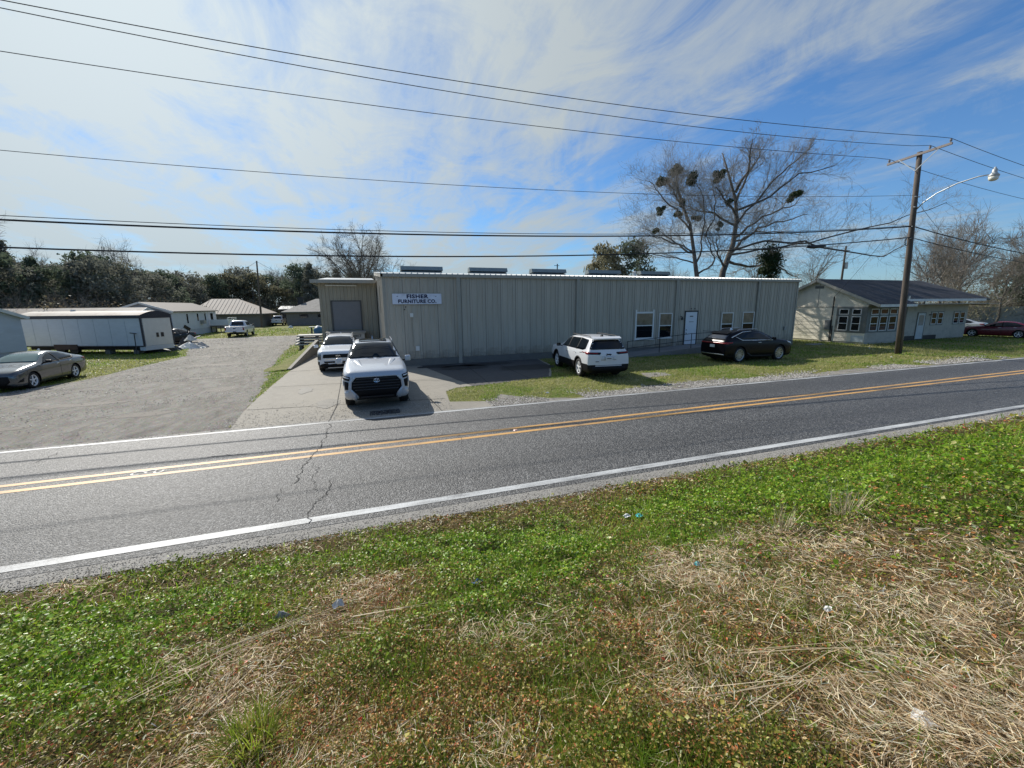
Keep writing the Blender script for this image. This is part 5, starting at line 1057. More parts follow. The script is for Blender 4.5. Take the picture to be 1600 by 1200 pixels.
bx('licence_plate', (-2.655,-2.63,-.16,.16,.82,.97), M_plate, jp); bx('plate_mark', (-2.659,-2.6555,-.10,.10,.885,.915), M_rimd, jp)
textmesh('emblem', 'Jeep', .10, M_plast, jp, Matrix.Translation((-2.625,0,1.075)) @ Matrix.Rotation(-PI/2,4,'Z') @ RX, .004, 1.3)
bx('badge', (-2.625,-2.60,.45,.60,.76,.785), M_plast, jp)
for s_ in (-1,1):
    m = MB(); m.tube([(.1,s_*.62,1.765),(0,s_*.62,1.81),(-1.9,s_*.61,1.81),(-2.1,s_*.61,1.76)], .018, 6); m.build('roof_rail', M_plast, jp)
m = MB(); m.hexa([(-1.9,-.05,1.78),(-1.7,-.05,1.78),(-1.7,.05,1.78),(-1.9,.05,1.78),(-1.88,-.02,1.85),(-1.8,-.02,1.85),(-1.8,.02,1.85),(-1.88,.02,1.85)]); m.build('antenna_fin', M_plast, jp)
m = MB(); m.hexa([(-2.42,-.64,1.70),(-2.2,-.66,1.76),(-2.2,.66,1.76),(-2.42,.64,1.70),(-2.42,-.64,1.735),(-2.2,-.66,1.80),(-2.2,.66,1.80),(-2.42,.64,1.735)]); m.build('roof_spoiler', CP_white, jp)

# ---- black crossover
LV = [(2.44,.42,.70,.66,.62,.80),(2.40,.28,.84,.82,.72,.92),(2.28,.22,.92,.92,.78,.99),(1.95,.20,.96,.98,.80,1.05),(1.5,.20,.96,1.02,.82,1.10),(1.1,.20,.955,1.05,.82,1.15),(.98,.20,.95,1.06,.80,1.19),(.6,.20,.945,1.07,.72,1.40),(.2,.20,.945,1.08,.66,1.57),(-.1,.20,.945,1.09,.645,1.63),(-.6,.20,.945,1.10,.64,1.66),(-1.2,.20,.95,1.12,.62,1.62),(-1.7,.20,.95,1.13,.60,1.54),(-1.95,.21,.95,1.13,.60,1.46),(-2.2,.23,.94,1.12,.68,1.28),(-2.36,.26,.92,1.06,.76,1.15),(-2.43,.32,.88,.94,.76,1.04),(-2.45,.42,.82,.84,.72,.94)]
sp = dict(paint=CP_black, st=LV, R=.385, axles=(1.42,-1.43), zb=.20, spokes=10, mirror=(.72,1.15,CP_black), rimmat=M_rim, sw=.022, rim=.76, twin=True,
  patches=[('windscreen',[(-.76,1.2),(-.60,1.54),(.60,1.54),(.76,1.2)],'F',M_cglass,dict(off=.008)),
   ('side_window',[(.82,1.10),(.4,1.38),(.05,1.49),(-.5,1.54),(-1.15,1.50),(-1.62,1.32),(-1.3,1.16)],'S',M_cglass,dict(off=.008)),
   ('window_trim',[(.86,1.085),(-1.3,1.135),(-1.66,1.30),(-1.68,1.29),(-1.32,1.105),(.86,1.06)],'S',M_chrome,dict(off=.012,step=.06)),
   ('roof_trim',[(-.5,1.555),(-1.1,1.525),(-1.95,1.27),(-1.93,1.245),(-1.1,1.50),(-.5,1.535)],'S',M_chrome,dict(off=.012,step=.06)),
   ('door_trim',[(.9,.30),(-.6,.32),(-.95,.50),(-.98,.47),(-.65,.28),(.9,.27)],'S',M_rimd,dict(off=.014,step=.06)),
   ('door_handle',[(.0,.99),(-.22,.99),(-.22,.96),(.0,.96)],'S',M_chrome,dict(off=.025)),
   ('rear_window',[(-.70,1.17),(-.56,1.45),(.56,1.45),(.70,1.17)],'B',glassm('rear_glass',(.03,.035,.045),.06,.8),dict(off=.010)),
   ('tail_light',[(-.88,1.02),(.88,1.02),(.88,.96),(-.88,.96)],'B',M_tail,dict(off=.012,step=.06)),
   ('tail_light',[(-2.38,.94),(-2.0,1.0),(-2.0,1.05),(-2.36,1.04)],'S',M_tail,dict(off=.012,step=.05)),
   ('bumper_trim',[(-.8,.44),(.8,.44),(.82,.40),(-.82,.40)],'B',M_chrome,dict(off=.02,step=.06)),
   ('headlight',[(2.34,.82),(1.98,.92),(1.96,.98),(2.25,.93)],'S',M_lampw,dict(off=.012,step=.05))])
lx, _ = build_car('black crossover with chrome window trim parked on the shaded lawn beside the ramp', (20.42, 17.65, .0), -.02, sp, 'parked_car', 'suv')
bx('licence_plate', (-2.475,-2.45,-.16,.16,.76,.90), M_plate, lx)
lx.scale = (1,1,1.07)
m = MB(); m.hexa([(-1.3,-.025,1.60),(-1.12,-.025,1.62),(-1.12,.025,1.62),(-1.3,.025,1.60),(-1.3,-.005,1.69),(-1.24,-.005,1.70),(-1.24,.005,1.70),(-1.3,.005,1.69)]); m.build('antenna_fin', M_rim, lx)
m = MB(); m.hexa([(-2.08,-.60,1.42),(-1.8,-.62,1.50),(-1.8,.62,1.50),(-2.08,.60,1.42),(-2.08,-.60,1.455),(-1.8,-.62,1.545),(-1.8,.62,1.545),(-2.08,.60,1.455)]); m.build('roof_spoiler', CP_black, lx)
for s_ in (-1,1): m = MB(); m.tube([(.0,s_*.60,1.62),(-.1,s_*.60,1.665),(-1.2,s_*.58,1.655),(-1.4,s_*.57,1.60)], .015, 6); m.build('roof_rail', M_rim, lx)

# ---- sedans
def sedan(paint, R=.33, screen=None, spokes=5, **kw):
    st = [(2.34,.34,.62,.50,.55,.60),(2.31,.24,.76,.62,.66,.70),(2.2,.18,.85,.72,.72,.79),(1.9,.16,.895,.80,.74,.87),(1.4,.16,.905,.86,.76,.94),(1.0,.16,.905,.89,.76,.99),(.86,.16,.905,.90,.74,1.02),(.5,.16,.90,.91,.66,1.20),(.15,.16,.90,.92,.60,1.34),(-.2,.16,.90,.93,.57,1.405),(-.6,.16,.90,.94,.56,1.41),(-1.1,.16,.90,.95,.56,1.34),(-1.6,.16,.90,.955,.60,1.18),(-1.95,.17,.895,.955,.68,1.06),(-2.2,.20,.87,.94,.70,1.03),(-2.30,.26,.83,.86,.68,1.00),(-2.34,.36,.78,.74,.64,.90)]
    w = screen or M_cglass
    return dict(paint=paint, st=st, R=R, axles=(1.42,-1.30), zb=.16, spokes=spokes, mirror=(.66,1.0,M_plast if not kw.get('mp') else kw['mp']), msize=(.11,.2,.12), rimmat=None, sw=.035, rim=.70, clad=True, n_clad=1,
     patches=[('windscreen',[(-.70,1.02),(-.71,1.04),(-.54,1.31),(0,1.345),(.54,1.31),(.71,1.04),(.70,1.02),(0,1.04)],'F',w,dict(off=.008)),
      ('side_window',[(.66,.95),(.3,1.17),(-.05,1.30),(-.5,1.34),(-1.0,1.28),(-1.5,1.08),(-1.35,1.0)],'S',M_cglass,dict(off=.008)),
      ('window_pillar',[(-.28,.94),(-.22,1.33),(-.30,1.33),(-.36,.94)],'S',M_plast,dict(off=.014)),
      ('window_trim',[(.70,.945),(-1.3,.99),(-1.55,1.09),(-1.57,1.08),(-1.32,.965),(.70,.925)],'S',M_rimd,dict(off=.012,step=.06)),
      ('door_handle',[(-.08,.86),(-.28,.86),(-.28,.83),(-.08,.83)],'S',M_chrome,dict(off=.02)),('door_handle',[(-.95,.89),(-1.15,.89),(-1.15,.86),(-.95,.86)],'S',M_chrome,dict(off=.02)),
      ('door_seam',[(-.30,.28),(-.285,.28),(-.285,.93),(-.30,.93)],'S',M_plast,dict(off=.003,thick=.004)),
      ('grille',[(-.62,.62),(-.66,.40),(-.5,.26),(.5,.26),(.66,.40),(.62,.62)],'F',M_plast,dict(off=.012)),
      ('headlight',[(2.26,.60),(1.85,.70),(1.80,.75),(2.15,.70)],'S',M_lamp,dict(off=.012,step=.05)),
      ('fog_lamp_recess',[(2.22,.36),(2.0,.36),(1.95,.50),(2.12,.44)],'S',M_plast,dict(off=.01,step=.05)),
      ('tail_light',[(-2.30,.80),(-1.95,.86),(-1.95,.93),(-2.26,.92)],'S',M_tail,dict(off=.012,step=.05)),
      ('rear_window',[(-.6,1.08),(-.5,1.28),(.5,1.28),(.6,1.08)],'B',M_cglass,dict(off=.008))])
sd, _ = build_car('grey sedan parked on the gravel at the left edge in front of the trailers', (-14.03, 23.72, .004), -PI/2+.02, sedan(CP_grey, screen=M_wshield), 'parked_car', 'sedan')
m = MB(); m.hexa([(-.85,-.02,1.40),(-.7,-.02,1.41),(-.7,.02,1.41),(-.85,.02,1.40),(-.85,-.004,1.47),(-.79,-.004,1.48),(-.79,.004,1.48),(-.85,.004,1.47)]); m.build('antenna_fin', CP_white, sd)
rs, _ = build_car('dark red sedan parked beyond the right end of the house', (52.9, 20.2, 0), PI/2+.2, sedan(CP_red), 'parked_car', 'sedan')
ws, _ = build_car('silver car mostly hidden behind the dark red sedan', (58.2, 25.6, 0), PI/2+.25, sedan(CP_silv2), 'parked_car', 'sedan')
dsn, _ = build_car('dark hatchback standing behind the debris at the end of the white trailer', (-17.2, 46.2, 0), -PI/2-.3, sedan(CP_black), 'parked_car', 'car')

# ---- far pickups seen from behind
def farpickup(paint):
    st = [(x*.95, zb+.05, w*.97, zl*.93, wr*.97, zt*.93) for (x, zb, w, zl, wr, zt) in ST]
    return dict(paint=paint, st=st, R=.38, axles=(1.85,-1.62), zb=.34, mirror=(.95,1.2,M_plast), msize=(.1,.2,.2), clad=False, cuts=[(-2.70,-1.34,-.80,.80,.75,1.4)], lv=1,
     patches=[('rear_window',[(-.62,1.28),(-.56,1.66),(.56,1.66),(.62,1.28)],'B',M_cglass,dict(off=.01)),('side_window',[(.9,1.25),(.5,1.6),(-.9,1.7),(-1.02,1.26)],'S',M_cglass,dict(off=.01)),
      ('windscreen',[(-.76,1.34),(-.60,1.72),(.60,1.72),(.76,1.34)],'F',M_cglass,dict(off=.01)),
      ('tail_light',[(.80,1.12),(.94,1.12),(.94,.78),(.80,.78)],'B',M_tail,dict(off=.012,sym=True,step=.08)),('bumper',[(-.86,.66),(.86,.66),(.86,.48),(-.86,.48)],'B',M_chrome,dict(off=.03)),
      ('tailgate_badge',[(-.12,1.02),(.12,1.02),(.12,.94),(-.12,.94)],'B',M_plast,dict(off=.01,step=.05))])
fp, _ = build_car('white pickup parked on the gravel in front of the far metal roofed house', (-14.05, 56.6, .004), PI/2+.03, farpickup(CP_white), 'pickup_truck', 'pickup truck')
bx('licence_plate', (-2.87,-2.84,-.16,.16,.52,.66), M_rimd, fp)
fp2, _ = build_car('white pickup parked between the two far houses', (-15.6, 88.6, 0), PI/2+.03, farpickup(CP_white), 'pickup_truck', 'pickup truck')

# ================================================================== TREES
M_bark = pbr('bark', (.10,.088,.075), .9, var=.25, vs=4, bump=.5, bs=20); M_twig = pbr('twig_bark', (.22,.20,.17), .85, var=.2, vs=2); M_twigd = pbr('far_twigs', (.17,.15,.13), .9, var=.2, vs=.5)
class Segs:
    def __init__(s): s.a = []
    def add(s, p, q, r0, r1): s.a.append((p[0],p[1],p[2],q[0],q[1],q[2],r0,r1))
    def build(s, name, mat, parent=None, n=3):
        A = np.array(s.a); p = A[:,:3]; q = A[:,3:6]; d = unit(q-p); ref = np.where(np.abs(d[:,2:3]) < .9, [[0,0,1.]], [[1.,0,0]]); u = unit(np.cross(d, ref)); w = np.cross(d, u); k = len(A)
        V = np.zeros((k, 2*n, 3))
        for j in range(n):
            a = 2*PI*j/n; o = u*math.cos(a)+w*math.sin(a); V[:,j] = p+o*A[:,6:7]; V[:,n+j] = q+o*A[:,7:8]
        b = np.arange(k)[:,None]*2*n; F = np.concatenate([b+[j,(j+1)%n,n+(j+1)%n,n+j] for j in range(n)])
        return np_mesh(name, V.reshape(-1,3), F, mat, parent, smooth=n > 3)
def rv(R, s=1): return Vector((R.gauss(0,s), R.gauss(0,s), R.gauss(0,s)))
def twigs(S_, p, d, L, r, lvl, R, maxl, kids=4, up_=.12, spread=.75, segn=3, rmin=.005):
    pts = [Vector(p)]; dd = Vector(d).normalized(); dirs = []
    for k in range(segn):
        dd = (dd+rv(R,.16)+Vector((0,0,up_))).normalized(); pts.append(pts[-1]+dd*L/segn); dirs.append(dd)
    for k in range(segn): S_.add(pts[k], pts[k+1], max(rmin, r*(1-.28*k)), max(rmin*.8, r*(1-.28*(k+1))))
    if lvl >= maxl: return
    n = kids+R.randint(-1,1)
    for c in range(n):
        t = (.25+.75*(c+R.random())/n)*segn; i = min(segn-1, int(t)); q = pts[i].lerp(pts[i+1], min(1, t-i))
        nd = (dirs[i]*.75+rv(R,spread*.62)).normalized(); twigs(S_, q, nd, L*R.uniform(.5,.78), r*.52, lvl+1, R, maxl, kids, up_, spread, segn if lvl < maxl-1 else 2, rmin)
def limbtree(label, T, seed, twig=M_twig, group='bare trees with mistletoe behind the warehouse'):
    R = random.Random(seed); base = T['trunk'][0]; g = (base[0], base[1], 0)
    if base[0] < 31.3: g = (31.6, base[1], 0)
    t = thing('bare_tree', label, 'tree', g, 0, group); off = Vector(g)
    mb = MB(); tp = [Vector(g)]+[Vector(p) for p in T['trunk']]; n = len(tp); mb.tube([p-off for p in tp], [T['r']*(1-.86*(i/(n-1))**.8) for i in range(n)], 9); mb.build('trunk', M_bark, t, smooth=True)
    S2 = Segs(); li = 0
    for L_ in T['limbs']:
        pts = [Vector(p) for p in L_]; 
        # soften the polyline with little bends
        P3 = []
        for a, b in zip(pts[:-1], pts[1:]):
            for k in range(3): P3.append(a.lerp(b, k/3)+rv(R,.09))
        P3.append(pts[-1]); n = len(P3); r0 = T['r']*R.uniform(.22,.34); rad = [r0*(1-.85*i/(n-1))+.012 for i in range(n)]
        P3[0] = pts[0]
        mb = MB(); mb.tube([p-off for p in P3], rad, 6); mb.build('limb', M_bark, t, smooth=True)
        for c in range(T.get('kids',17)):
            tt = .12+.88*(c+R.random())/T.get('kids',17); f = tt*(n-1); i = min(n-2, int(f)); q = P3[i].lerp(P3[i+1], f-i); dd = (P3[i+1]-P3[i]).normalized()
            nd = (dd*.7+rv(R,.55)+Vector((0,0,.15))).normalized(); twigs(S2, q-off, nd, R.uniform(1.7,3.5)*(1.15-.45*tt)*min(1, max(.5, (20.5-q.z)/5)), rad[i]*.30+.006, 1, R, 4, 4, .10, .8)
    for c in range(22):
        f = (.45+.55*(c+R.random())/26)*(len(tp)-1); i = min(len(tp)-2, int(f)); q = tp[i].lerp(tp[i+1], f-i); twigs(S2, q-off, (rv(R,.8)+Vector((0,0,.3))).normalized(), R.uniform(1.2,2.6)*min(1, max(.5, (20.5-q.z)/5)), .035, 1, R, 4, 4, .10, .8)
    o = S2.build('twigs', twig, t); o['kind'] = 'stuff'; return t, off
M_mist = leafm('mistletoe_leaf', (.030,.055,.016), .15); M_ever = leafm('evergreen_leaf', (.115,.145,.095), .4, .75); M_ever2 = leafm('cedar_leaf', (.17,.175,.14), .4, .75); M_ever3 = leafm('olive_leaf', (.20,.19,.12), .4, .75); M_dry = leafm('dry_leaf', (.20,.155,.09), .3)  # evergreen leaf colours greyed to imitate haze over the tree line
def leafball(c, rad, n, sz, R, squash=.85, shell=.35):
    u = unit(R.normal(size=(n,3))); r = rad*(shell+(1-shell)*R.random(n)**.5)[:,None]*(.8+.4*R.random((n,1))); P_ = np.array(c)+u*r*np.array([1,1,squash])
    nr = unit(u+R.normal(0,.8,(n,3))); t1 = unit(np.cross(nr, R.normal(size=(n,3)))); t2 = np.cross(nr, t1); s = sz*R.uniform(.5,1.3,(n,1))
    return np.stack([P_-t1*s, P_+t2*s*.5, P_+t1*s, P_-t2*s*.5], 1).reshape(-1,3)
def quads(V): return np.arange(len(V)).reshape(-1,4)
T2 =dict(trunk= [(33.55, 32.73, 4.39), (34.07, 32.99, 6.59), (35.24, 33.15, 9.41), (35.79, 33.47, 11.92), (35.83, 33.9, 14.12), (35.4, 34.53, 16.52), (34.96, 35.15, 18.86)] ,limbs=[ [(34.8, 33.09, 8.34), (36.6, 33.32, 10.02), (38.67, 33.37, 11.26), (41.62, 33.04, 12.18), (44.55, 32.68, 12.9)],[(35.62, 33.4, 11.29), (37.13, 32.79, 13.48), (38.64, 32.18, 15.66), (40.43, 31.41, 17.53), (41.7, 30.74, 18.97)],[(35.87, 33.82, 13.81), (37.31, 34.17, 16.31), (38.76, 34.39, 18.19), (39.9, 34.67, 19.88)],[(35.02, 33.1, 8.78), (37.66, 31.5, 9.57), (40.39, 29.63, 9.16), (43.09, 27.67, 8.24), (45.81, 25.78, 7.71), (47.16, 24.75, 9.08)],[(35.41, 33.22, 10.03), (38.41, 33.58, 11.9), (41.56, 33.81, 13.31), (44.36, 34.02, 14.04), (46.32, 34.72, 15.79)],[(34.52, 33.06, 7.71), (37.54, 33.2, 7.18), (41.01, 33.38, 7.65), (44.06, 33.4, 6.62), (45.95, 33.96, 6.22)],[(35.71, 33.62, 12.55), (34.34, 33.9, 14.14), (33.28, 33.94, 15.09)],[(34.92, 33.05, 8.34), (37.99, 30.53, 8.93), (41.17, 27.97, 9.52), (45.01, 25.32, 10.73), (47.94, 23.0, 12.08)],[(35.74, 33.67, 12.87), (38.22, 32.01, 14.09), (40.15, 30.67, 15.96), (42.28, 28.98, 16.44)],[(35.74, 33.35, 11.29), (34.13, 34.91, 12.76), (32.89, 36.19, 13.53), (32.25, 37.24, 14.17)],[(35.33, 33.18, 9.72), (39.27, 34.13, 10.94), (43.87, 34.66, 11.22), (47.84, 35.34, 11.18)],[(35.87, 34.01, 14.75), (36.66, 33.26, 17.57), (36.17, 32.77, 19.47)],[(34.35, 32.99, 7.09), (32.49, 32.3, 8.17), (31.38, 31.42, 9.63)] ])
T1 =dict(trunk= [(30.84, 32.59, 4.38), (30.74, 33.0, 6.22), (30.65, 33.44, 8.25), (30.49, 34.02, 10.83), (29.92, 34.62, 12.8), (29.52, 35.11, 14.53), (29.57, 35.39, 16.0)] ,limbs=[ [(30.7, 33.39, 8.06), (29.52, 34.71, 9.12), (28.64, 35.96, 10.36), (27.25, 37.25, 10.87)],[(30.55, 33.85, 10.09), (28.72, 34.22, 12.2), (27.12, 34.34, 13.44), (25.68, 34.35, 14.44)],[(30.81, 33.17, 7.14), (31.87, 33.49, 9.28), (32.37, 34.07, 11.74), (32.27, 34.86, 14.19), (32.15, 35.41, 15.43)],[(30.85, 32.93, 6.04), (32.0, 32.42, 6.82), (32.1, 32.29, 7.62), (31.5, 32.45, 8.67), (31.3, 32.57, 10.21)],[(30.49, 34.02, 10.83), (31.13, 35.79, 12.98), (31.87, 37.47, 14.82)],[(30.64, 33.41, 8.07), (28.47, 33.26, 8.7), (26.59, 32.97, 9.15), (24.69, 32.63, 9.35)],[(30.1, 34.41, 12.06), (28.88, 34.63, 13.61), (28.21, 34.58, 14.78)],[(30.8, 33.14, 7.02), (29.64, 35.09, 7.77), (28.62, 36.9, 8.1), (27.56, 38.62, 7.93)],[(31.81, 33.31, 9.59), (33.22, 33.88, 11.42), (34.05, 34.65, 13.26), (34.27, 35.79, 15.84)] ])
MI= [(30.01, 35.85, 16.41), (34.07, 34.43, 16.37), (28.78, 36.01, 15.06), (31.18, 35.19, 15.15), (40.95, 31.55, 14.05), (30.3, 35.05, 12.92), (34.77, 33.63, 13.62), (28.22, 35.66, 12.32), (29.74, 35.03, 11.87), (27.65, 35.43, 10.22), (31.63, 34.31, 11.54), (41.11, 31.6, 14.55), (33.72, 33.42, 10.77), (38.52, 31.13, 7.74), (38.15, 31.07, 6.81)]
T2['r'] = .42; T1['r'] = .30; T2['kids'] = 18; T1['kids'] = 12
t2, o2 = limbtree('largest bare tree behind the warehouse, long low limbs reaching right over the house', T2, 3); t2.scale = (1,1,.955)
t1, o1 = limbtree('smaller bare tree behind the warehouse, hung with dark round mistletoe clumps', T1, 4)
RN = np.random.default_rng(5)
for i, m in enumerate(MI):
    t, o = (t2, o2) if i in (1, 4, 6, 11, 13, 14) else (t1, o1); rad = [.62,.60,.55,.66,.55,.4,.36,.42,.40,.32,.4,.5,.35,.9,.8][i]
    V = np.concatenate([leafball(Vector(m)-o+Vector(RN.normal(0, rad*.38, 3)), rad*RN.uniform(.5,.8), int(1000*rad), .085, RN, .85, .05) for _ in range(4)]); ob = np_mesh('mistletoe_clump', V, quads(V), M_mist, t); ob['kind'] = 'stuff'
def evergreen_mesh(seed, h, w, nclump, per, sz, shape='round', zlo=.12):
    R = np.random.default_rng(seed); Vs = []
    for k in range(nclump):
        z = zlo+(1-zlo)*R.random()**.8; prof = math.sqrt(max(0.02, 1-((z-.42)/.60)**2)) if shape == 'round' else max(.08, (1.03-z))*1.05
        a = R.uniform(0, 2*PI); rr = prof*w/2*R.uniform(.25,1.02); c = (rr*math.cos(a), rr*math.sin(a), z*h+R.normal(0,.25))
        Vs.append(leafball(c, R.uniform(.09,.17)*w, per, sz, R, .7, .2))
    return np.concatenate(Vs)
def mesh_from(name, V, mat):
    o = np_mesh(name, V, quads(V), mat); me = o.data; bpy.data.objects.remove(o); return me
EV = []
for sd, h, w, nc, per, sz, shp, mt in ((1,12,9,75,60,.26,'round',M_ever),(2,13.5,7,80,55,.25,'cone',M_ever2),(3,9.5,9,70,60,.26,'round',M_ever3),(4,11,11,85,60,.27,'round',M_ever2),(5,15,8,90,55,.26,'cone',M_ever)):
    cm = mesh_from('crown', evergreen_mesh(sd,h,w,nc,per,sz,shp), mt); S2 = Segs(); R = random.Random(sd)
    tb = MB(); tb.tube([(0,0,-.1),(.1,.05,h*.35),(0,.1,h*.72)], [.28,.2,.06], 7)
    for k in range(9): a = R.uniform(0,6.3); z = h*(.2+.06*k); tb.tube([(0,0,z),(math.cos(a)*w*.2,math.sin(a)*w*.2,z+.5),(math.cos(a)*w*.42,math.sin(a)*w*.42,z+.9)], [.09,.06,.02], 4)
    tm = tb.build('trunk', M_bark); tme = tm.data; bpy.data.objects.remove(tm); EV.append((cm, tme, h))
def bare_mesh(seed, h, n1=9, L=None, maxl=4, kids=4, r=.22, mat=M_twigd, lean=0):
    R = random.Random(seed); S2 = Segs(); tb = MB(); pts = [Vector((0,0,-.1))]
    for k in range(6): pts.append(pts[-1]+Vector((R.gauss(0,.22)+lean, R.gauss(0,.22), h*.72/6)))
    tb.tube(pts, [r*(1-.14*k) for k in range(7)], 7)
    for c in range(n1):
        f = (.32+.68*(c+R.random())/n1)*6; i = min(5, int(f)); q = pts[i].lerp(pts[i+1], f-i); a = R.uniform(0,6.3)
        twigs(S2, q, (math.cos(a)*.8, math.sin(a)*.8, R.uniform(.5,1.2)), h*R.uniform(.25,.38), r*.42, 1, R, maxl, kids, .14, .75)
    twigs(S2, pts[-1], (0,0,1), h*.28, r*.3, 1, R, maxl, kids+1, .1, .8)
    to = tb.build('trunk', M_bark, smooth=True); so = S2.build('branches', mat); a, b = to.data, so.data; bpy.data.objects.remove(to); bpy.data.objects.remove(so); return b, a, h
BV = [bare_mesh(11,13,10,r=.25,kids=5), bare_mesh(12,10,9,r=.18,kids=5), bare_mesh(13,14,11,r=.28,kids=5), bare_mesh(14,8,9,maxl=3,r=.12,kids=6)]
def round_tree(seed, h, w):
    R = random.Random(seed); S2 = Segs(); tb = MB(); tb.tube([(0,0,-.1),(.1,0,h*.22),(.15,.1,h*.42)], [.42,.34,.26], 8)
    for c in range(15):
        a = c*2.4; el = R.uniform(.55,1.45); d = Vector((math.cos(a)*math.cos(el), math.sin(a)*math.cos(el), math.sin(el))); q = Vector((.12,.05,h*R.uniform(.24,.42)))
        P3 = [q]; dd = d.copy()
        for k in range(6): dd = (dd+rv(R,.09)+Vector((0,0,.04))).normalized(); P3.append(P3[-1]+dd*(h*.60/6)*(1-.18*math.cos(el)))
        tb.tube(P3, [.13*(1-.13*k) for k in range(7)], 5)
        for k in range(17):
            f = .8+5.1*(k+R.random())/17; i = min(5, int(f)); q2 = P3[i].lerp(P3[i+1], f-i); twigs(S2, q2, (dd*.6+rv(R,.6)).normalized(), R.uniform(1.4,3.0)*(1.1-.06*f), .04, 1, R, 3, 5, .08, .8, rmin=.012)
    to = tb.build('trunk', M_bark, smooth=True); so = S2.build('branches', M_twigd); a_, b_ = to.data, so.data; bpy.data.objects.remove(to); bpy.data.objects.remove(so); return b_, a_, h
BV2 = [round_tree(31, 17.5, 14)]
def plant(kind, lib, i, x, y, s, rz, label, group, cat='tree'):
    cm, tm, h = lib[i]; t = thing(kind, label, cat, (x, y, 0), rz, group); t.scale = s if isinstance(s, tuple) else (s,s,s)
    for me, nm in ((cm, 'crown' if lib is EV else 'branches'), (tm, 'trunk')):
        o = link(nm, me, t)
        if nm == 'branches': o['kind'] = 'stuff'
    return t
GE = 'dark evergreens beyond the trailers'; GB = 'bare trees on the skyline'
ratio = lambda u: float(np.interp(u, [-60,-25,10,45,80,115,150,185,220,255,290,325,360,395,430,465,500,535,570,605], [-.661,-.633,-.603,-.573,-.542,-.511,-.478,-.444,-.41,-.374,-.338,-.3,-.261,-.221,-.18,-.137,-.093,-.048,-.001,.048]))
R = random.Random(21)
ORD = 'first second third fourth fifth sixth seventh eighth ninth tenth eleventh twelfth thirteenth fourteenth fifteenth sixteenth seventeenth'.split()
def back(u, Y): return ratio(u)*Y, Y
left_row = [(-75,66,0,1.1),(-40,68,3,.95),(-8,64,0,1.0),(18,72,1,1.0),(40,66,3,.85),(62,70,4,.80),(82,67,0,.80),(104,76,3,.95),(126,70,1,.82),(150,74,0,1.0),(172,70,3,.98),(196,76,4,.78),(218,84,0,.92),(240,80,3,.85),(262,86,0,.95),(284,92,1,.80),(300,100,3,.85)]
words = {0:'rounded dark evergreen',1:'narrow dark cedar',2:'olive green evergreen',3:'broad grey green evergreen',4:'tall pointed evergreen'}
for k, (u, Y, i, s) in enumerate(left_row):
    x, y = back(u, Y); plant('evergreen_tree', EV, i, x, y, s*.83*R.uniform(.95,1.05), R.uniform(0,6), words[i]+', '+ORD[k]+' from the left in the row beyond the trailers', GE)
mid_row = [(318,112,2,1.0),(338,108,0,.85),(356,112,2,1.15),(378,116,3,1.15),(398,112,2,1.1),(418,118,0,1.0),(436,112,2,.85),(452,120,3,1.0),(470,110,0,1.1),(488,104,1,1.0),(506,112,3,1.1),(530,108,1,.95),(556,110,0,1.0),(585,108,3,.95),(605,116,0,1.0),(622,112,1,.9)]
fill = [(-55,80,3,1.0),(-20,84,2,1.15),(8,82,3,1.1),(32,84,2,1.2),(55,80,3,.98),(75,84,2,1.15),(95,88,2,1.2),(118,84,3,1.0),(140,88,2,1.15),(162,86,3,1.05),(185,90,2,1.2),(208,94,3,1.05),(230,92,2,1.15),(252,96,3,1.0),(272,100,2,1.15),(292,106,3,1.1)]  # paler leaf colours picked to make the back row look hazier
for k, (u, Y, i, s) in enumerate(fill):
    x, y = back(u, Y); plant('evergreen_tree', EV, i, x, y, s*.84, R.uniform(0,6), words[i]+', '+ORD[k]+' from the left in the rearmost row on the left', 'rearmost evergreens on the left')
for k, (u, Y, i, s) in enumerate(mid_row):
    x, y = back(u, Y); plant('evergreen_tree', EV, i, x, y, s*.95*R.uniform(.95,1.05), R.uniform(0,6), words[i]+', '+ORD[k]+' from the left behind the far houses', 'evergreens behind the far houses')
BU = (170,192,255,370,385,350,428,446,462,478,336,492,300,70,-30,115)
ORDX = ORD+'eighteenth nineteenth twentieth twenty-first twenty-second twenty-third twenty-fourth twenty-fifth twenty-sixth'.split()
for k, (u, Y, i, s) in enumerate(((170,82,1,1.05),(192,80,0,.92),(255,98,3,1.35),(370,122,0,.95),(385,120,1,1.15),(350,126,1,1.1),(428,128,0,.95),(446,126,2,.9),(462,120,1,1.15),(478,118,0,1.05),(336,124,1,.95),(492,126,2,.95),(300,110,1,.95),(70,84,1,1.2),(-30,80,2,1.15),(115,90,1,1.05))):
    x, y = back(u, Y); plant('bare_tree', BV, i, x, y, s*.9, R.uniform(0,6), ORDX[sorted(BU).index(u)]+' from the left of the bare trees rising behind the evergreens', GB)
b_ = plant('bare_tree', BV2, 0, -.2, 78, 1.0, 1.0, 'large rounded bare tree standing alone above the annex roof', None)
b_ = plant('bare_tree', BV, 0, -38.8, 58, 1.12, 2.6, 'bare tree at the left edge of the photo, only its branch tips in view', None)
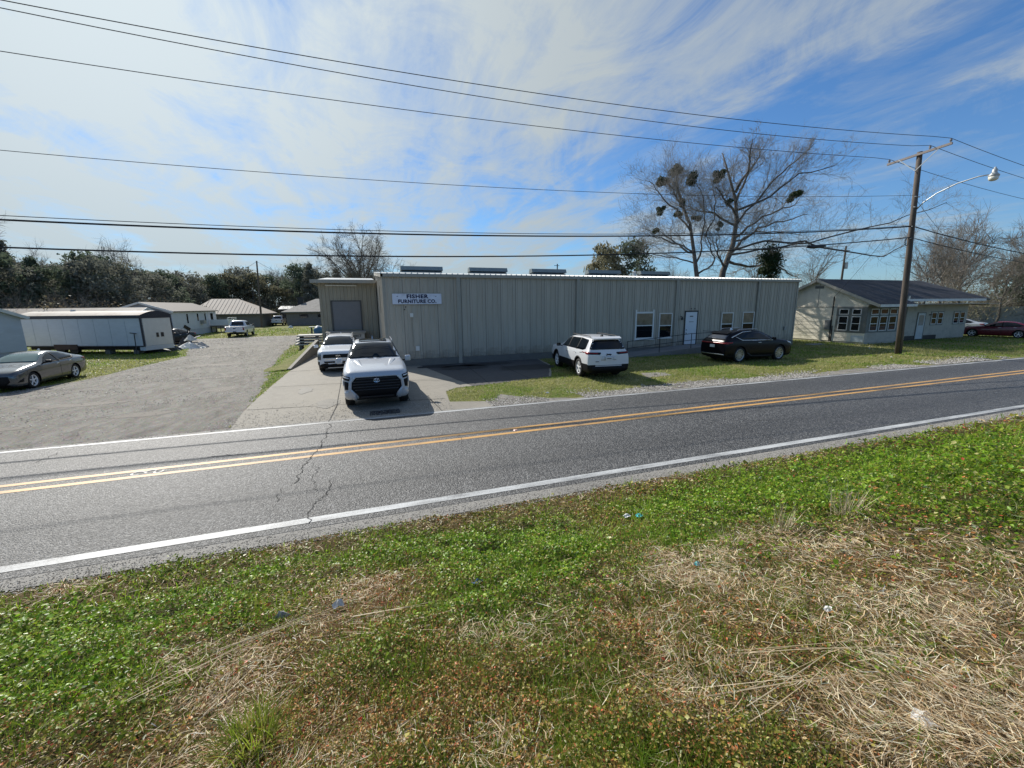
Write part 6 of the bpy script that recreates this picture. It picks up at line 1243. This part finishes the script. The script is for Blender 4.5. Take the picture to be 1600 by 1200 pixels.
# right side
for x, y, i, s, lab in ((72,31.6,2,.84,'tall bare tree with dark forked trunk behind the dark roofed house'),(60,29.0,1,.95,'slender pale bare tree just right of the utility pole'),(66,30.5,0,.78,'leaning bare tree between the slender one and the tall forked one'),(80,31,1,.95,'bare tree above the concrete wall at the right'),(92,33,0,.9,'bare tree near the right edge beyond the concrete wall'),(86,40,2,.8,'far bare tree behind the concrete wall'),(57,40,3,1.2,'small bare tree showing over the house ridge'),(51,44,3,1.3,'small bare tree showing left of the house ridge end'),(44,52,1,.8,'bare tree low on the skyline between warehouse and house'),(98,44,1,1.1,'far bare tree at the right edge')):
    plant('bare_tree', BV, i, x, y, s, R.uniform(0,6), lab, 'bare trees beyond the house')
for x, y, i, s, lab in ((91.5,31.5,0,.82,'dense dark green tree at the right edge of the photo'),(100,36,3,.9,'dark evergreen beyond the right edge of the wall')): plant('evergreen_tree', EV, i, x, y, s, 1.0, lab, None)
for x, y, s, lab in ((24.4,39.5,.86,'dark green shrubby evergreen showing above the warehouse roof left of the bare trees'),(27.6,38.6,.74,'lower olive shrub tree showing above the roof beside the bare trunks')):
    plant('evergreen_tree', EV, 2 if s > .8 else 0, x, y, (s*.85,s*.72,s*1.08), .4, lab, None)
# ivy bundle on the low limb
iv = thing('ivy_tree', 'ivy covered trunk with dense dark leaves behind the warehouse, right of the large bare tree', 'tree', (38.4,31.2,0)); tb = MB(); tb.tube([(0,0,-.1),(.1,.1,4),(-.1,0,8.2)], [.3,.25,.1], 8); tb.build('trunk', M_bark, iv)
V = np.concatenate([leafball((RN.normal(0,.35),RN.normal(0,.35),z),.75,160,.12,RN,.9,.2) for z in np.arange(4.6,8.6,.28)]); np_mesh('ivy', V, quads(V), M_mist, iv)
# brush and dry shrubs
def shrub(x, y, w, h, n, mat, label, seed, cat='shrub', group=None, tw=True):
    R = np.random.default_rng(seed); t = thing('shrub', label, cat, (x,y,0), 0, group); V = np.concatenate([leafball((R.normal(0,w*.25),R.normal(0,w*.25),h*R.uniform(.25,.8)), w*.28, n//8, .13, R, .8, .1) for _ in range(8)]); V[:,2] = np.maximum(V[:,2], .02); np_mesh('foliage', V, quads(V), mat, t)
    if tw:
        S2 = Segs(); RR = random.Random(seed)
        for k in range(12): twigs(S2, (RR.uniform(-w,w)*.2,RR.uniform(-w,w)*.2,0), (RR.gauss(0,.5),RR.gauss(0,.5),1), h*.8, .03, 2, RR, 4, 4, .1, .8)
        o = S2.build('stems', M_twigd, t); o['kind'] = 'stuff'
    return t
R = random.Random(9)
for k in range(11):
    f = k/10; x = 69+f*27; y = 34.5-f*1.5+R.uniform(-1,1)+5*(k % 2); shrub(x, y, 6.5, R.uniform(4.2,6.4), 520, M_dry if k % 2 else M_ever3, ORD[k]+(' clump from the left, tangled dry brush behind the concrete wall' if k % 2 else ' clump from the left, olive brush behind the concrete wall'), 300+k, group='brush behind the concrete wall' )
for k in range(9): shrub(84+.9*k+R.uniform(-.4,.4), 36.2-1.1*k*.55+R.uniform(-.3,.3), 1.9, R.uniform(2.3,3.1), 200, M_dry, ORD[k]+' from the left of the pale dry vine heaps over the concrete wall', 330+k, group='dry vines on top of the wall')
for k in range(26):
    u = -60+k*27; Y = 60+max(0,(u-150))*.13+R.uniform(-2,2); 
    if u > 300: Y = 100+R.uniform(-3,3)
    x, y = back(min(600,u), Y); shrub(x, y, 6.5, R.uniform(3.2,5.2), 480, (M_ever3, M_ever2, M_dry)[k % 3], ORDX[k]+' from the left, '+('olive','grey green','brown dry')[k % 3]+' undergrowth bush below the evergreens', 360+k, group='undergrowth along the tree line')
# concrete wall at the right, seen obliquely
cw = thing('boundary_wall', 'pale weathered concrete wall behind the parked red car at the right', 'wall', (83,34.7,0))
for k in range(8):
    a = Vector((78.0,37.9,0))+Vector((1.0,-.62,0)).normalized()*(3.0*k); b = a+Vector((1.0,-.62,0)).normalized()*2.97; mb = MB(); mb.beam((a.x,a.y,1.12),(b.x,b.y,1.12),.18,2.24); P(mb, 'wall_panel', concrete_mat('bwall', (.30,.285,.25)), cw)
mb = MB(); a = Vector((78,37.9,0)); b = a+Vector((1,-.62,0)).normalized()*24; mb.beam((a.x,a.y,2.29),(b.x,b.y,2.29),.26,.09); P(mb, 'coping', M_should, cw)

# ================================================================== TRAILERS AND FAR HOUSES ON THE LEFT
M_tr = pbr('trailer_white', (.50,.54,.58), .5, var=.05, dirt=(.35,.37,.38), dirt_amt=.4, ds=.6, stretch=(.6,.6,2)); M_navy = pbr('navy_trim', (.015,.02,.035), .5)
M_rust = pbr('rusty_roof', (.34,.30,.25), .7, var=.15, dirt=(.16,.07,.035), dirt_amt=.9, ds=.9, vs=1.5); M_mh = pbr('mobile_home_white', (.52,.55,.58), .5, var=.05); M_mhend = pbr('mobile_home_grey', (.26,.28,.30), .6); M_broof = pbr('brown_roof', (.10,.085,.075), .8, var=.15)
def local(name, label, cat, x, y, ang): return thing(name, label, cat, (x,y,0), ang)
def LB(par, nm, mat, *b):
    m = MB()
    for q in b: m.box(*q)
    return m.build(nm, mat, par)
# white box trailer: local x along its length (towards far left), y along its end
tr = local('box_trailer', 'long white box trailer with navy edges and rusty roof behind the grey sedan', 'trailer', -15.0, 36.2, math.radians(155))
L_, W_ = 9.9, 2.35
for k in range(8): x = L_*k/8; LB(tr, 'side_panel', M_tr, (x+.012, x+L_/8-.012, 0.0, .03, .62, 2.62))
LB(tr, 'trailer_core', M_tr, (.03, L_-.02, -W_+.03, -.01, .6, 2.62))
sk_ = LB(tr, 'end_panel', pbr('trailer_end', (.60,.60,.57), .5, var=.05), (-.03,.02,-W_+.1,-.1,.60,2.55))
LB(tr, 'navy_eave', M_navy, (-.02,L_+.02,.031,.075,2.56,2.78), (-.06,-.031,-W_,.075,2.56,2.78)); LB(tr, 'corner_post', M_navy, (-.045,.05,-.02,.05,.55,2.559)); LB(tr, 'corner_post', M_navy, (-.045,.05,-W_-.02,-W_+.09,.55,2.559)); LB(tr, 'corner_post', M_navy, (L_-.08,L_+.04,-.02,.06,.50,2.559)); LB(tr, 'bottom_rail', M_navy, (.0,L_,.0315,.05,.55,.63))
mb = MB(); n = 8; vs = []
for x in (-.08, L_+.05):
    for k in range(n+1): y = .09-(W_+.14)*k/n; vs.append((x, y, 2.781+.30*math.sin(PI*k/n)))
mb.add(vs, [(k,k+1,n+2+k,n+1+k) for k in range(n)]); mb.build('roof', M_rust, tr, fix=False)
mb = MB(); vs = [(-.081, .09-(W_+.14)*k/n, 2.781+.30*math.sin(PI*k/n)) for k in range(n+1)]; mb.add(vs, [tuple(range(n+1))]); mb.build('roof_end', M_navy, tr)
LB(tr, 'roof_fitting', M_wfr, (6.6,6.8,-1.3,-1.1,3.05,3.2)); LB(tr, 'window', M_black, (-.05,-.031,-1.55,-1.33,1.18,1.5)); LB(tr, 'window', M_black, (-.05,-.031,-1.15,-.97,1.18,1.5)); LB(tr, 'skirt', M_tr, (-.04,.4,-W_+.1,.0,.28,.59)); LB(tr, 'wheel_arch', pbr('rust_dark', (.05,.03,.025), .8), (5.3,7.2,.0505,.09,.35,.72)); LB(tr, 'chassis', M_dark, (.5,L_-.3,-W_+.3,-.25,.3,.58))
for x in (5.7, 6.8): m = MB(); m.lathe((x, .02, .40), [(-.22,.38),(0,.38)], 18); m.build('tyre', M_tyre, tr)
for x in (.9, 3.2, 8.6): LB(tr, 'support_block', M_slab, (x,x+.4,-.7,-.3,0,.30))
for nm, lab, pts in (('shovel','thin post leaning at the near corner of the white box trailer', ((.35,.35,0),(.45,.2,1.5))),):
    m = MB(); m.tube([tr.matrix_basis @ Vector(p) for p in pts], .03, 6); m.beam(tr.matrix_basis @ Vector((.3,.2,1.5)), tr.matrix_basis @ Vector((.75,.2,1.55)), .08, .05); tag(m.build(nm, M_rimd), lab, 'post')
# mobile home at the left edge
def mobile(label, x, y, ang, L, Wd, he, hr, wall, endm, roof, wins=(), skirt=.55, group=None, right=False):
    t = local('mobile_home', label, 'mobile home', x, y, ang)
    LB(t, 'wall', wall, (0,L,-Wd,0,skirt,he)); LB(t, 'skirt', pbr('skirting', (.44,.46,.48), .6, var=.06), (.05,L-.05,-Wd+.05,-.05,0,skirt-.002))
    for xg in (-.01, L): m = MB(); m.add([(xg,0,he),(xg,-Wd,he),(xg,-Wd/2,hr)], [(0,1,2)]); m.build('gable', endm, t)
    for k, (a, b) in enumerate(((.28,-Wd/2),(-Wd/2,-Wd-.28))):
        m = MB(); z0 = he-.28*(hr-he)/(Wd/2); za, zb_ = (z0+.03, hr+.03) if k == 0 else (hr+.03, z0+.03); m.hexa([(-.25,a,za-.10),(L+.2,a,za-.10),(L+.2,b,zb_-.10),(-.25,b,zb_-.10),(-.25,a,za),(L+.2,a,za),(L+.2,b,zb_),(-.25,b,zb_)]); m.build('roof_slope', roof, t)
        m = MB(); m.beam((-.28,a,za-.10),(-.28,b,zb_-.10),.05,.20); m.build('rake_board', M_fasw, t)
    for (x0, w, z0, z1) in wins:
        ya = -Wd-.03 if right else .001; yb = -Wd-.04 if right else .0305; o = LB(t, 'window', M_wfr, (x0-.05,x0+w+.05,ya,ya+.029,z0-.05,z1+.05)); LB(o, 'pane', M_glass, (x0,x0+w,yb,yb+.0095,z0,z1))
    for k in range(int(L/1.2)): LB(t, 'siding_seam', M_mhend, (1.2*k+.6,1.2*k+.615,.001,.008,skirt,he)) if False else None
    return t
M_shed_roof = pbr('light_roof', (.40,.38,.35), .7, var=.12, dirt=(.25,.17,.12), dirt_amt=.5)
mobile('pale grey mobile home cut off by the left edge of the photo', -22.95, 33.0, math.radians(155), 14, 3.7, 2.85, 3.6, M_tr, M_tr, M_shed_roof)
tl_ = None
mobile('low old trailer with rusty roof behind the white box trailer', -21.5, 50.5, math.radians(163), 15, 3.2, 2.6, 3.35, M_mh, M_mh, M_rust)
mh = mobile('white mobile home with brown roof and grey gable behind the white box trailer', -25.6, 55.8, math.radians(88.5), 13.2, 5.4, 3.02, 3.95, M_mh, M_mhend, M_broof, ((3.6,.40,1.5,2.6),(6.6,.45,1.7,2.6),(9.0,.4,1.6,2.6),(11.0,.9,.75,2.6)), .75, right=True)
LB(mh, 'air_conditioner', M_trim, (7.4,8.1,-5.85,-5.4,1.3,1.75))
dkk = local('wooden_deck', 'white railed wooden deck at the far end of the mobile home', 'deck', -19.9, 66.0, math.radians(88.5)); LB(dkk, 'deck_floor', M_slab, (0,3.6,-2.2,0,.85,.95))
for x in (0.05,1.8,3.5): LB(dkk, 'post', M_wfr, (x,x+.1,-2.2,-2.1,0,1.9)); LB(dkk, 'leg', M_black, (x,x+.1,-.15,-.05,0,.849))
LB(dkk, 'rail_panel', M_wfr, (.16,3.5,-2.17,-2.14,.96,1.75)); LB(dkk, 'top_rail', M_wfr, (.0,3.6,-2.2,-2.1,1.901,1.98)); LB(dkk, 'end_panel', M_wfr, (-.04,-.001,-2.2,-.05,.96,1.75))
def hip(label, x0, x1, y0, y1, he, hr, rx0, rx1, wall, roofm, ribs=0, wins=()):
    t = thing('house', label, 'house', (x0, y0, 0), 0, 'far houses at the end of the gravel lane'); w, d = x1-x0, y1-y0
    LB(t, 'wall', wall, (0,w,0,d,0,he)); o = .7; ym = d/2
    A = [(-o,-o,he-.05),(w+o,-o,he-.05),(w+o,d+o,he-.05),(-o,d+o,he-.05),(rx0-x0,ym,hr),(rx1-x0,ym,hr)]
    m = MB(); m.add(A, [(0,1,5,4),(1,2,5),(2,3,4,5),(3,0,4)]); m.build('roof', roofm, t, fix=False)
    m = MB(); m.box(-o,w+o,-o-.02,-o+.02,he-.2,he-.055); m.box(w+o-.02,w+o+.02,-o,d+o,he-.2,he-.055); m.build('fascia', M_gtrim, t)
    if ribs:
        m = MB(); n = int((w+2*o)/ribs)
        for k in range(n+1):
            x = -o+(w+2*o)*k/n; tx = (x-(rx0-x0)); s = 1.0
            if x < rx0-x0: s = (x+o)/(rx0-x0+o)
            elif x > rx1-x0: s = (w+o-x)/(w+o-(rx1-x0))
            ye = -o+(ym+o)*s; ze = he-.05+(hr-he+.05)*s
            if s > .05: m.beam((x,-o,he-.03),(x,ye,ze+.02),.05,.04)
        r_ = m.build('roof_ribs', roofm, t); r_['kind'] = 'stuff'
    for (a, b, z0, z1) in wins: LB(t, 'window', M_glass, (a,b,-.05,-.001,z0,z1))
    return t
M_metroof = pbr('tan_metal_roof', (.33,.28,.23), .75, metal=.0, var=.1, dirt=(.30,.22,.16), dirt_amt=.4, ds=.6)
fh = hip('low far house with pale ribbed metal hip roof at the end of the gravel lane', -27.4, -17.3, 82.5, 93, 2.35, 4.9, -25.6, -21.5, pbr('far_wall', (.20,.19,.165), .8), M_metroof, .55)
LB(fh, 'chimney', M_wfr, (.8,2.1,-.6,-.1,0,1.9)) if False else None
fh2 = hip('far brick house with mottled grey hip roof partly hidden by the annex', -13.6, -1.0, 84.5, 95, 2.55, 4.9, -9.0, -5.0, pbr('far_brick', (.20,.185,.175), .85, var=.15, vs=3), pbr('mottled_roof', (.24,.225,.20), .8, var=.25, vs=1.5, dirt=(.10,.09,.08), dirt_amt=.7, ds=1.5), 0, ((2.2,3.6,1.45,2.0),(5.2,6.4,1.5,2.0)))
LB(fh2, 'chimney', M_black, (1.5,2.5,4.2,5.0,2.6,5.2)); 
fh3 = thing('shed', 'small white shed roof between the two far houses', 'shed', (-14.5, 99, 0)); LB(fh3, 'wall', M_black, (-2.5,2.5,0,3,0,2.9)); m = MB(); m.hexa([(-2.8,-.3,2.9),(2.8,-.3,2.9),(2.8,3.2,3.5),(-2.8,3.2,3.5),(-2.8,-.3,3.0),(2.8,-.3,3.0),(2.8,3.2,3.62),(-2.8,3.2,3.62)]); m.build('roof', M_roofw, fh3)
# debris pile, tarpaulin, dish on a post
def heap(name, label, cat, x, y, items, seed):
    t = thing(name, label, cat, (x,y,0)); RR = random.Random(seed)
    for (nm, mat, w, d, h, dx, dy, z) in items:
        n = 10; m = MB(); vs = [(dx,dy,z+h)]
        for ring, rr in ((0,.45),(1,.8),(2,1.0)):
            for k in range(n): a = 2*PI*k/n; q = rr*RR.uniform(.7,1.15); vs.append((dx+w*q*math.cos(a), dy+d*q*math.sin(a), z+h*(1-rr**1.6)*RR.uniform(.55,1.15)))
        fs = [(0,1+k,1+(k+1)%n) for k in range(n)]+[(1+r*n+k,1+(r+1)*n+k,1+(r+1)*n+(k+1)%n,1+r*n+(k+1)%n) for r in range(2) for k in range(n)]
        m.add(vs, fs); m.build(nm, mat, t, fix=False)
    return t
hp = heap('debris_pile', 'pile of white and dark debris at the end of the white box trailer', 'debris', -14.0, 40.6, (('plastic_sheet',M_wfr,.9,.6,.55,.2,-.2,0),('dark_bag',M_black,.6,.5,.9,-.4,.5,0),('white_sack',pbr('sack',(.5,.5,.47),.7),.5,.4,.5,.15,.4,.6),('grey_sack',GP,.6,.5,.5,.9,.3,0)), 3)
for a, b in (((0,0,.4),(1.4,-.5,.05)), ((-.2,.1,.6),(.8,.6,.95)), ((.1,-.4,.2),(1.1,-.2,.5))): m = MB(); m.beam(a, b, .12, .04); m.build('board', M_wfr, hp)
heap('tarpaulin', 'dark crumpled tarpaulin on the grass in front of the trailer end', 'tarpaulin', -15.1, 38.3, (('tarp',pbr('tarp_dark',(.03,.04,.05),.6),1.0,.7,.4,0,0,0),('tarp',pbr('tarp_dark',(.03,.04,.05),.6),.6,.5,.5,.8,.4,0)), 4)
ds = thing('satellite_dish', 'small dark dish tilted on a post by the debris pile', 'dish', (-15.2, 44.6, 0)); m = MB(); m.tube([(0,0,0),(0,0,1.45)], .03, 6); m.build('post', M_black, ds); m = MB(); m.obox((0,0,1.5), (.55,.05,.35), Matrix.Rotation(.7,3,'Y') @ Matrix.Rotation(.5,3,'X')); m.build('dish', M_black, ds)
for k, (x, y, s) in enumerate(((-12.6,86.6,.35),(-11.9,86.0,.25),(-10.6,85.8,.4),(-9.5,86.2,.3),(-11.8,76,.3))): heap('yard_item', ORD[k]+' from the left of the small pale items in the far yard between the houses', 'rubbish', x, y, (('item',(WP,GP)[k % 2],s*1.6,s,s*1.4,0,0,0),), 30+k)['group'] = 'pale items scattered in the far yard'

# ================================================================== POLES AND WIRES
M_wood = pbr('pole_wood', (.10,.08,.065), .85, var=.3, vs=3, bump=.5, bs=30, stretch=(3,3,.3)); M_arm = pbr('crossarm_wood', (.30,.26,.24), .8, var=.15, vs=4); M_galv = pbr('galvanised', (.48,.50,.50), .4, metal=.5); M_cable = pbr('cable_black', (.012,.012,.013), .6); M_wire = pbr('wire_dark', (.03,.03,.032), .5)
PB = Vector((30.8,15.84,0)); PT = Vector((29.75,15.84,11.35))
pol = thing('utility_pole', 'leaning dark wooden utility pole with crossarm and street lamp between warehouse and house', 'utility pole', PB)
def onp(z): return PB.lerp(PT, z/PT.z)
m = MB(); m.tube([PB, onp(3), onp(7), PT], [.175,.16,.14,.12], 12); P(m, 'pole_shaft', M_wood, pol, smooth=True)
m = MB(); c = onp(11.0); m.beam((c.x-.15,14.42,11.30),(c.x-.15,17.28,11.10),.09,.115); P(m, 'crossarm', M_arm, pol)
for s_, e in ((1,14.95),(-1,16.7)): m = MB(); m.beam((c.x-.2,15.84,10.35),(c.x-.2,e,11.24-.02*(e>16)-.05),.02,.04); P(m, 'brace', M_galv, pol)
att = {'a': (c.x-.15,14.5,11.56), 'b': (c.x-.15,15.35,11.5), 'c': (c.x-.15,17.2,11.36)}
for k_, (x, y, z) in att.items():
    m = MB(); m.lathe((x,y,z-.22), [(0,.03),(.08,.03),(.09,.06),(.13,.065),(.15,.045),(.18,.055),(.22,.03)], 10, 'z'); P(m, 'insulator', pbr('insulator', (.22,.22,.24), .3), pol)
for z in (9.0, 8.45, 7.4, 6.75): m = MB(); q = onp(z); m.tube([(q.x-.2,q.y-.1,z),(q.x+.2,q.y-.1,z)], .03, 6); P(m, 'bolt_bracket', M_galv, pol)
m = MB(); q = onp(6.75); m.tube([(q.x-.55+.17*math.cos(a), q.y-.14, 6.55+.22*math.sin(a)) for a in np.linspace(0,2*PI,15)], .022, 5); P(m, 'cable_loop', M_cable, pol)
m = MB(); m.tube([(onp(z).x-.12, onp(z).y-.14, z) for z in (.05,3,6,8.4)], .018, 5); P(m, 'ground_wire', M_cable, pol)
m = MB(); m.box(30.5,30.62,15.6,15.68,3.3,3.5); P(m, 'pole_tag', M_galv, pol)
lampt = thing('street_lamp', 'street lamp on a long curved arm reaching out from the utility pole', 'street lamp', (onp(8.3).x, 15.7, 8.3))
q = onp(8.4); AP = [(q.x,15.72,8.3),(q.x,15.45,8.62),(q.x,14.9,8.98),(q.x,14.1,9.28),(q.x,13.3,9.40),(q.x,12.95,9.38)]
m = MB(); m.tube(AP, .032, 8); P(m, 'lamp_arm', M_galv, lampt, smooth=True)
m = MB(); m.tube([(q.x,15.72,9.0),(q.x,14.2,9.27)], .008, 4); m.tube([(q.x,15.72,9.1),(q.x,14.2,9.27)], .008, 4); P(m, 'arm_stay', M_galv, lampt)
m = MB(); m.lathe((q.x,12.75,9.25), [(0,.20),(.05,.21),(.17,.11),(.20,.10),(.34,.09),(.37,.05),(.44,.04)], 16, 'z'); P(m, 'lamp_head', pbr('lamp_grey', (.42,.43,.42), .4), lampt, smooth=True)
m = MB(); m.lathe((q.x,12.75,9.05), [(0,.10),(.05,.17),(.198,.195)], 16, 'z'); P(m, 'lamp_globe', pbr('lamp_globe', (.70,.68,.58), .15), lampt, smooth=True)
def wire(name, label, coef, y0, x0, x1, r, end=None, slope=.05, mat=M_wire, gp=None):
    xs = np.linspace(x0, x1, 46); pts = [(x, y0+slope*(30.0-x), np.polyval(coef, x)) for x in xs]
    if end: pts[-1] = end
    m = MB(); m.tube(pts, r, 5); return tag(m.build(name, mat), label, 'power line', gp)
GW = 'lines strung to the left of the utility pole'
wire('power_line', 'topmost power line to the left, tied to the near end of the crossarm', [.001501,-.023517,10.9655], 14.45, -31, 29.5, .013, att['a'], gp=GW)
wire('power_line', 'second power line from the top, tied near the middle of the crossarm', [.001683,-.036943,11.0372], 15.3, -31, 29.5, .013, att['b'], gp=GW)
wire('power_line', 'third power line from the top, tied to the far end of the crossarm', [.001035,-.015189,10.9016], 17.05, -31, 29.5, .013, att['c'], gp=GW)
wire('neutral_line', 'thin single line midway up the pole, crossing below the three top lines', [.00128,.003859,7.839], 15.84, -31, 29.9, .010, gp=GW)
wire('cable', 'upper thick black cable strung low across the whole photo', [.001248,.01244,5.9127], 15.80, -31, 30.2, .030, mat=M_cable, gp=GW)
wire('cable', 'thin strand just above the upper thick cable', [.001226,.010711,6.0290], 15.84, -31, 30.2, .012, mat=M_cable, gp=GW)
wire('cable', 'lowest thick black cable just above the warehouse roof', [.001476,.013348,5.0784], 15.80, -31, 30.2, .027, mat=M_cable, gp=GW)
m = MB(); xs = np.linspace(22.3,23.6,5); m.tube([(x, 15.80+.05*(30-x), np.polyval([.001476,.013348,5.0784], x)-.07) for x in xs], [.04,.085,.09,.085,.04], 8); tag(m.build('splice_case', M_cable, smooth=True), 'black splice case hanging on the lowest cable near the pole', 'splice case')
def wire2(name, label, p, q, sag, r, mat=M_wire, gp='lines strung to the right of the utility pole', cat='power line'):
    p, q = Vector(p), Vector(q); m = MB(); m.tube([p.lerp(q, t)-Vector((0,0,4*sag*t*(1-t))) for t in np.linspace(0,1,20)], r, 5); return tag(m.build(name, mat), label, cat, gp)
wire2('power_line', 'topmost line running off to the right from the near crossarm end', att['a'], (75,14.45,10.9), 1.0, .013)
wire2('power_line', 'middle line running off to the right from the crossarm', att['b'], (75,15.35,10.8), 1.0, .013)
wire2('power_line', 'lowest of the three top lines running off to the right', att['c'], (75,17.2,10.7), 1.0, .013)
wire2('cable', 'upper thick black cable running off to the right of the pole', (30.15,15.80,7.42), (70,15.8,6.3), .9, .030, M_cable)
wire2('cable', 'lower thick black cable running off to the right of the pole', (30.2,15.80,6.80), (70,15.8,5.8), .9, .024, M_cable)
wire2('service_wire', 'thin service wire slanting down to the right from the pole', (30.0,15.84,8.95), (47,19.5,5.6), .4, .010)
wire2('service_wire', 'thin service wire slanting down to the house mast', (29.95,15.84,8.8), (35.42,23.0,3.6), .2, .010)
p2 = thing('utility_pole', 'thin dark pole in front of the far metal roofed house', 'utility pole', (-16.6,79.4,0)); m = MB(); m.tube([(0,0,0),(.4,0,10.8)], [.17,.11], 8); m.build('pole_shaft', M_wood, p2)
wire2('service_wire', 'thin wire slanting from the far pole top towards the left trees', (-16.2,79.4,10.7), (-27,86,6.0), .3, .02, gp='wires on the far pole'); wire2('service_wire', 'thin wire slanting from the far pole top towards the right houses', (-16.2,79.4,10.7), (-8,86,6.5), .3, .02, gp='wires on the far pole')
p3 = thing('utility_pole', 'far pole with transformer rising behind the house ridge', 'utility pole', (66.5,42.5,0)); m = MB(); m.tube([(0,0,0),(0,0,11.2)], [.18,.12], 8); m.build('pole_shaft', M_wood, p3); m = MB(); m.lathe((.35,-.1,8.0), [(0,.26),(.9,.26)], 10, 'z'); m.build('transformer', M_galv, p3); m = MB(); m.beam((-.9,0,10.6),(.9,0,10.6),.1,.1); m.build('crossarm', M_arm, p3)
